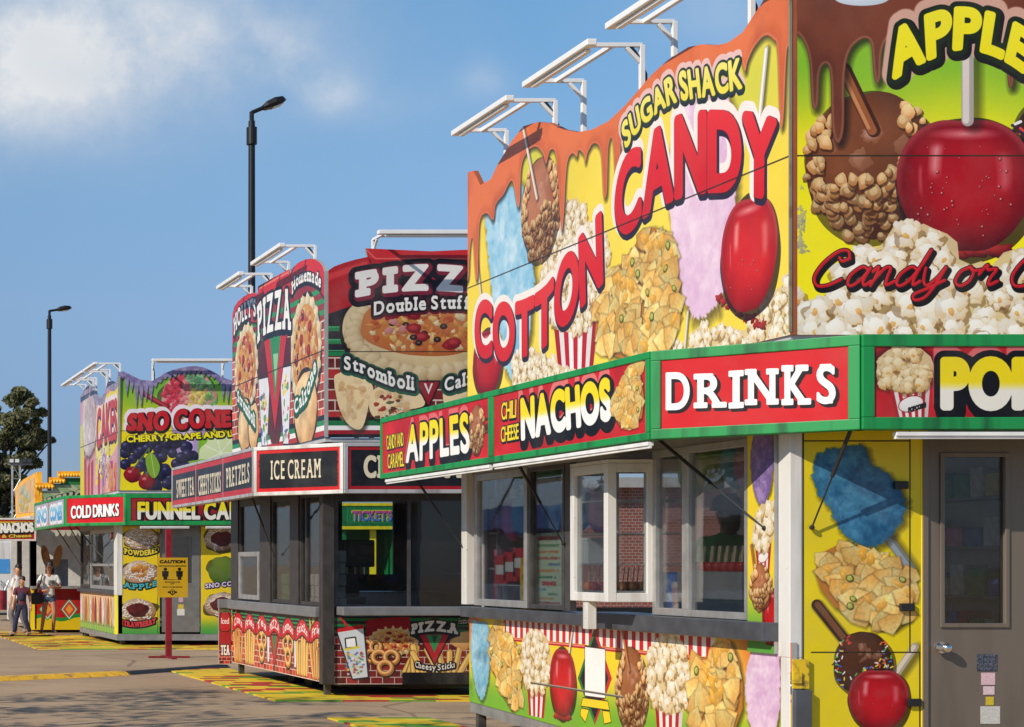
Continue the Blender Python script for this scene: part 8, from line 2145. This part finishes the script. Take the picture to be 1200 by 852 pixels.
def person(label, loc, P, h, skin, hair, top, bottom, short_sleeve=True, bottom_len='long', shoes=(40,36,34), yaw=0.0, hair_len=0.0, group=None, glasses=False):
    """P: joints as fractions of the body height h, x to the right of the picture, y away from the viewer"""
    t = thing('person', label, 'person', loc, group)
    L0 = Vector(loc); cy, sy = math.cos(yaw), math.sin(yaw)
    def W(p): x, y, z = (q*h for q in p); return L0+Vector((x*cy-y*sy, x*sy+y*cy, z))
    J = {}
    def j(n, r): J[n] = (W(P[n]), r if not isinstance(r, tuple) else r)
    k = h/1.75
    for n, r in (('pelvis',(0.145*k,0.105*k)),('waist',(0.125*k,0.092*k)),('chest',(0.130*k,0.092*k)),('neck0',0.052*k),('neck1',0.052*k),('head0',(0.072*k,0.085*k)),('head1',(0.080*k,0.098*k)),('head2',(0.060*k,0.075*k)),
                 ('shl',0.052*k),('ell',0.043*k),('wrl',0.030*k),('hal',0.036*k),('shr',0.052*k),('elr',0.043*k),('wrr',0.030*k),('har',0.036*k),
                 ('hipl',0.092*k),('knl',0.060*k),('anl',0.040*k),('hipr',0.092*k),('knr',0.060*k),('anr',0.040*k)): j(n, r)
    for s in ('l', 'r'):
        a = Vector(J['an'+s][0]); f = Vector((P['toe'+s][0]*h, P['toe'+s][1]*h, 0)); f = Vector((f.x*cy-f.y*sy, f.x*sy+f.y*cy, 0)); J['he'+s] = (Vector((a.x,a.y,L0.z+0.035*k+P['an'+s][2]*h*0.0+max(0, P['an'+s][2]-0.045)*h)), 0.036*k); J['to'+s] = (J['he'+s][0]+f, 0.030*k)
    E = [('pelvis','waist'),('waist','chest'),('chest','neck0'),('neck0','neck1'),('neck1','head0'),('head0','head1'),('head1','head2'),
         ('chest','shl'),('shl','ell'),('ell','wrl'),('wrl','hal'),('chest','shr'),('shr','elr'),('elr','wrr'),('wrr','har'),
         ('pelvis','hipl'),('hipl','knl'),('knl','anl'),('anl','hel'),('hel','tol'),('pelvis','hipr'),('hipr','knr'),('knr','anr'),('anr','her'),('her','tor')]
    # fingers
    for s in ('l', 'r'):
        hnd = J['ha'+s][0]; d = (hnd-J['wr'+s][0]).normalized(); side = d.cross(Vector((0,1,0))); side = side.normalized() if side.length > 0.1 else Vector((1,0,0)); nrm = side.cross(d)
        for q, (o_, ln) in enumerate(((-0.030,0.062),(-0.010,0.075),(0.010,0.070),(0.030,0.055))):
            b0 = hnd+side*o_*k+d*0.02*k; m1 = b0+d*ln*0.55*k; m2 = m1+(d*0.8+nrm*0.5).normalized()*ln*0.5*k
            J['f%s%da' % (s, q)] = (m1, 0.0095*k); J['f%s%db' % (s, q)] = (m2, 0.008*k); E += [('ha'+s, 'f%s%da' % (s, q)), ('f%s%da' % (s, q), 'f%s%db' % (s, q))]
        J['t%sa' % s] = (hnd-side*0.045*k-d*0.015*k+nrm*0.015*k, 0.011*k); J['t%sb' % s] = (hnd-side*0.055*k+d*0.025*k+nrm*0.03*k, 0.009*k); E += [('wr'+s, 't%sa' % s), ('t%sa' % s, 't%sb' % s)]
    skin_body('body', J, E, skin, t, 'pelvis')
    # clothes follow the body
    g = 1.16
    def scaled(names, f): return {n: (J[n][0], tuple(q*f for q in J[n][1]) if isinstance(J[n][1], tuple) else J[n][1]*f) for n in names}
    def mid(a, b, f, r): return (J[a][0]+(J[b][0]-J[a][0])*f, r*k)
    T = scaled(('pelvis','waist','chest','neck0','shl','shr'), g); T['pelvis'] = (J['pelvis'][0]+Vector((0,0,0.0)), (0.158*k,0.120*k)); T['neck0'] = (J['neck0'][0]+Vector((0,0,0.012*k)), (0.088*k,0.080*k)); T['ntop'] = (J['neck0'][0]+Vector((0,0,0.04*k)), (0.062*k,0.060*k)); T['chest'] = (J['chest'][0]+Vector((0,0,0.01*k)), (0.182*k,0.132*k)); T['shl'] = (J['shl'][0], 0.078*k); T['shr'] = (J['shr'][0], 0.078*k); T['hem'] = (J['pelvis'][0]-Vector((0,0,0.05*k)), (0.160*k,0.122*k))
    TE = [('hem','pelvis'),('pelvis','waist'),('waist','chest'),('chest','neck0'),('neck0','ntop'),('chest','shl'),('chest','shr')]
    for s in ('l', 'r'):
        if short_sleeve: T['sl'+s] = mid('sh'+s, 'el'+s, 0.78, 0.070); TE.append(('sh'+s, 'sl'+s))
        else: T['el'+s] = (J['el'+s][0], 0.056*k); T['wr'+s] = (mid('el'+s,'wr'+s,0.9,0)[0], 0.042*k); TE += [('sh'+s,'el'+s),('el'+s,'wr'+s)]
    skin_body('shirt', T, TE, top, t, 'chest')
    B = {'pelvis': (J['pelvis'][0]-Vector((0,0,0.01*k)), (0.152*k,0.116*k)), 'top': (J['waist'][0]-Vector((0,0,0.05*k)), (0.148*k,0.112*k)), 'hipl': (J['hipl'][0]-Vector((0,0,0.02*k)), 0.104*k), 'hipr': (J['hipr'][0]-Vector((0,0,0.02*k)), 0.104*k)}; BE = [('top','pelvis'),('pelvis','hipl'),('pelvis','hipr')]
    for s in ('l', 'r'):
        if bottom_len == 'short': B['le'+s] = mid('hip'+s, 'kn'+s, 0.42, 0.092); BE.append(('hip'+s, 'le'+s))
        else: B['kn'+s] = (J['kn'+s][0], 0.082*k); B['an'+s] = (J['an'+s][0]+Vector((0,0,0.0)), 0.066*k); BE += [('hip'+s,'kn'+s),('kn'+s,'an'+s)]
    skin_body('trousers' if bottom_len != 'short' else 'shorts', B, BE, bottom, t, 'pelvis')
    sm = cloth('shoe_%d' % shoes[0], shoes); sm.name = 'shoe_fabric'
    for s in ('l', 'r'): skin_body('shoe', {'a': (J['he'+s][0]+Vector((0,0,0.012*k)), 0.046*k), 'b': (J['to'+s][0]+Vector((0,0,0.004*k)), 0.042*k)}, [('a','b')], sm, t, 'a')
    # hair, face
    hc = (J['head1'][0]+J['head2'][0])/2; fd = Vector((P['face'][0], P['face'][1], 0)).normalized(); fd = Vector((fd.x*cy-fd.y*sy, fd.x*sy+fd.y*cy, 0)); sd_ = Vector((-fd.y, fd.x, 0))
    q = MB(); c0 = hc-fd*0.026*k+Vector((0,0,0.026*k)); rg = np.random.RandomState(int(abs(loc[0])*100))
    q.ball(c0, 0.100*k, 18, (0.90,1.0,0.98)); q.v = [tuple(Vector(p)+(Vector(p)-c0)*rg.randn()*0.055) for p in q.v]
    if hair_len:
        c1 = hc-fd*0.062*k-Vector((0,0,0.06*k+hair_len*0.4)); b0 = len(q.v); q.ball(c1, 0.085*k+hair_len*0.35, 14, (0.75,0.6,1.25)); q.v[b0:] = [tuple(Vector(p)+(Vector(p)-c1)*rg.randn()*0.04) for p in q.v[b0:]]
    q.build('hair', hair, t, smooth=True)
    fc = J['head1'][0]
    q = MB()
    for s_ in (-1, 1): q.ball(fc+fd*0.088*k+sd_*s_*0.032*k+Vector((0,0,0.012*k)), 0.012*k, 8)
    q.build('eye', mat('eye_dark', (0.02,0.015,0.012), 0.2), t)
    q = MB(); q.ball(fc+fd*0.100*k-Vector((0,0,0.016*k)), 0.016*k, 8, (0.8,0.8,1.3)); q.build('nose', skin, t, smooth=True)
    q = MB(); q.ball(fc+fd*0.088*k-Vector((0,0,0.052*k)), 0.02*k, 8, (1.0,1.0,0.4)); q.build('mouth', mat('lips', srgb(160,80,76), 0.5), t, smooth=True)
    for s_ in (-1, 1): q = MB(); q.ball(fc+sd_*s_*0.082*k-Vector((0,0,0.005*k)), 0.026*k, 8, (0.5,0.6,1.1)); q.build('ear', skin, t, smooth=True)
    if glasses:
        q = MB()
        for s_ in (-1, 1): q.ball(fc+fd*0.100*k+sd_*s_*0.034*k+Vector((0,0,0.012*k)), 0.026*k, 10, (1.1,0.6,0.8)); q.bar(fc+fd*0.10*k+sd_*s_*0.06*k+Vector((0,0,0.015*k)), fc+sd_*s_*0.09*k+Vector((0,0,0.015*k)), 0.008*k)
        q.build('sunglasses', BLACK, t)
    return t, J, W
STAND = dict(pelvis=(0,0,0.53), waist=(0,0,0.62), chest=(0,0,0.735), neck0=(0,0,0.825), neck1=(0,-0.005,0.86), head0=(0,-0.012,0.892), head1=(0,-0.012,0.93), head2=(0,-0.005,0.968),
    shl=(-0.108,0,0.80), ell=(-0.14,0.01,0.63), wrl=(-0.13,-0.03,0.495), hal=(-0.127,-0.04,0.455), shr=(0.108,0,0.80), elr=(0.14,0.01,0.63), wrr=(0.13,-0.03,0.495), har=(0.127,-0.04,0.455),
    hipl=(-0.052,0,0.50), knl=(-0.055,-0.01,0.275), anl=(-0.055,0.01,0.05), hipr=(0.052,0,0.50), knr=(0.055,-0.01,0.275), anr=(0.055,0.01,0.05), toel=(-0.01,-0.085,0), toer=(0.01,-0.085,0), face=(0,-1,0))
def people():
    # woman with the shoulder bag, walking towards the viewer and looking left
    Y = F*EYE/(743.5-PY); x = (57.5-PX)*Y/F; h = 1.80
    P = dict(STAND); P.update(ell=(-0.165,-0.02,0.655), wrl=(-0.10,-0.10,0.60), hal=(-0.07,-0.12,0.605), elr=(0.155,-0.02,0.645), wrr=(0.06,-0.11,0.645), har=(0.025,-0.125,0.65),
        hipl=(-0.05,0,0.50), knl=(-0.075,-0.03,0.275), anl=(-0.105,0.0,0.05), hipr=(0.05,0,0.50), knr=(0.065,-0.06,0.28), anr=(0.06,0.02,0.055), toel=(-0.03,-0.08,0), toer=(0.03,-0.08,0), face=(-0.55,-0.85,0))
    t, J, W = person('woman in white t-shirt and denim shorts with black shoulder bag', (x, Y, 0.018), P, h, SKIN_D, HAIR, cloth('white_tshirt', (226,224,220)), cloth('denim_shorts', (66,84,112)), bottom_len='short', shoes=(34,34,36), hair_len=0.14, glasses=True, group='people at the nachos stand')
    q = MB(); c = W((0.02,-0.078,0.715)); q.prism([c+Vector((-0.07,0,-0.06)), c+Vector((0.08,0.005,-0.06)), c+Vector((0.08,0.005,0.06)), c+Vector((-0.07,0,0.06))], (0,0.04,0), 0, 0); q.build('shirt_print', mat('dark_shirt_print', (0.05,0.05,0.055), 0.8, dirt=(0.4,0.4,0.4), scale=9), t)
    bag = thing('shoulder_bag', 'black shoulder bag hanging at the woman\'s side', 'bag', W((-0.17,-0.04,0.46)))
    c = W((-0.185,-0.02,0.50)); b = MB(); b.box(c.x-0.13, c.x+0.15, c.y-0.09, c.y+0.07, c.z-0.16, c.z+0.13); b.build('pouch', mat('black_bag_leather', (0.014,0.014,0.016), 0.5), bag, bevel=0.05)
    b = MB(); b.path([c+Vector((-0.06,0,0.12)), W((-0.135,-0.075,0.70)), W((-0.10,-0.055,0.835)), W((-0.10,0.06,0.80)), c+Vector((0.06,0.05,0.12))], 0.014, 8); b.build('strap', BLACK, bag)
    # taller youth in white shirt, seen walking left, at the far left
    Y2 = F*EYE/(746-PY)+0.9; x2 = (20.5-PX)*Y2/F; h2 = 1.74
    P = dict(STAND); P.update(ell=(-0.075,0.06,0.63), wrl=(-0.10,0.00,0.49), hal=(-0.105,-0.01,0.45), shl=(-0.06,-0.06,0.80), shr=(0.06,0.06,0.80), elr=(0.09,0.10,0.64), wrr=(0.06,0.05,0.50), har=(0.05,0.045,0.46),
        knl=(-0.10,0,0.28), anl=(-0.02,0.0,0.05), knr=(0.06,0,0.275), anr=(0.14,0.01,0.07), toel=(-0.085,-0.01,0), toer=(-0.07,0.0,0), face=(-1,-0.25,0))
    person('tall youth in white shirt and grey trousers walking left', (x2, Y2, 0.018), P, h2, SKIN, HAIR, cloth('white_shirt', (232,230,228)), cloth('grey_trousers', (120,114,112)), shoes=(150,140,130), group='people at the nachos stand')
    # boy in navy overalls in front of him
    Y3 = F*EYE/(746-PY); x3 = (25.5-PX)*Y3/F; h3 = 1.44
    P = dict(STAND); P.update(ell=(-0.13,-0.05,0.645), wrl=(-0.155,-0.06,0.53), hal=(-0.16,-0.07,0.49), elr=(0.14,0.02,0.635), wrr=(0.15,-0.03,0.51), har=(0.15,-0.04,0.47),
        knl=(-0.10,-0.02,0.28), anl=(-0.13,0.0,0.05), knr=(0.06,-0.02,0.275), anr=(0.14,0.0,0.06), toel=(-0.085,-0.03,0), toer=(-0.07,-0.03,0), face=(-0.8,-0.6,0))
    t, J, W = person('boy in navy overalls walking beside the tall youth', (x3, Y3, 0.018), P, h3, SKIN, HAIR_B, cloth('maroon_tshirt', (96,44,60)), cloth('navy_overalls', (40,42,72)), shoes=(150,138,120), group='people at the nachos stand')
    k = h3/1.75; bib = {'a': (W((0,-0.035,0.58)), (0.13*k,0.10*k)), 'b': (W((0,-0.04,0.68)), (0.125*k,0.10*k)), 'c': (W((0,-0.035,0.745)), (0.09*k,0.09*k))}
    skin_body('bib', bib, [('a','b'),('b','c')], cloth('navy_overalls', (0,0,0)), t, 'a')
    # stall keeper inside the candy stand, turned away
    x4, y4 = 7.72, 14.80
    P = dict(STAND); P.update(ell=(-0.15,0.06,0.65), wrl=(-0.10,0.14,0.60), hal=(-0.08,0.16,0.60), elr=(0.15,0.06,0.65), wrr=(0.10,0.14,0.60), har=(0.08,0.16,0.60), toel=(-0.01,0.085,0), toer=(0.01,0.085,0), face=(0.1,1,0))
    t, J, W = person('seller in green shirt and black cap behind the candy stand window', (x4, y4, 0.5), P, 1.80, SKIN_D, HAIR, cloth('green_shirt', (70,170,70)), cloth('dark_trousers', (40,40,46)), hair_len=0.05)
    q = MB(); c = W((0,0.0,0.955)); q.lathe(c, [(0.118,-0.02),(0.122,0.02),(0.10,0.085),(0.055,0.115),(0.01,0.12)], 18); q.prism([c+Vector((0.10*math.cos(a),0.06+0.13*math.sin(a),0.0)) for a in np.linspace(0, math.pi, 9)], (0,0,-0.012), 0, 0); q.build('cap', mat('black_cap', (0.012,0.012,0.013), 0.8), t, smooth=True)
people()

# ------------------------------------------------------------------ the other side of the lane (out of the picture: it shades the ground and shows in the window panes)
for (x, y, h, r, sd_, lab) in ((-3.6,15.6,8.2,2.7,21,'taller leafy tree'),(-4.6,19.4,7.2,2.3,22,'shorter leafy tree')):  # unseen trees, added so their crowns streak the ground with shade
    tree(lab+' added out of view across the lane to cast streaked shade', x, y, h, r, 22, 0.09, sd_, 90, group='unseen trees added to shade the lane')
def opposite(x, y0, y1, c, label, zt):
    t = thing('market_booth', label, 'booth', (x, (y0+y1)/2, 0)); m = mat('booth_wall', (0.5,0.48,0.45), 0.6)
    b = MB(); b.box(x-2.4, x, y0, y1, 0.0, 1.1); b.box(x-2.4, x-2.3, y0, y1, 1.1, 2.8); b.box(x-2.4, x, y0, y0+0.1, 1.1, 2.8); b.box(x-2.4, x, y1-0.1, y1, 1.1, 2.8); b.build('wall', m, t)
    b = MB(); b.box(x-2.6, x+0.7, y0-0.2, y1+0.2, 2.8, zt); b.build('roof', mat('booth_roof_%d' % int(c[0]*99), c, 0.5), t)
opposite(-7.5, 30.0, 36.0, (0.5,0.06,0.05), 'red roofed market booth across the lane', 3.4)
opposite(-7.5, 39.0, 46.0, (0.62,0.60,0.55), 'white roofed market booth across the lane', 3.6)
opposite(-8.0, 52.0, 60.0, (0.08,0.20,0.42), 'blue roofed market booth across the lane', 3.5)
rgt = np.random.RandomState(77)
for i in range(7):  # unseen row, added to put dark reflections in the window panes
    tree('tall unseen tree in the row added behind the booths to darken window reflections', -20.5+rgt.randn()*0.8, 24+i*8.0+rgt.randn(), 11.5+rgt.rand()*2, 4.0, 34, 0.24, 90+i, 90, group='unseen tree row added to darken window reflections')
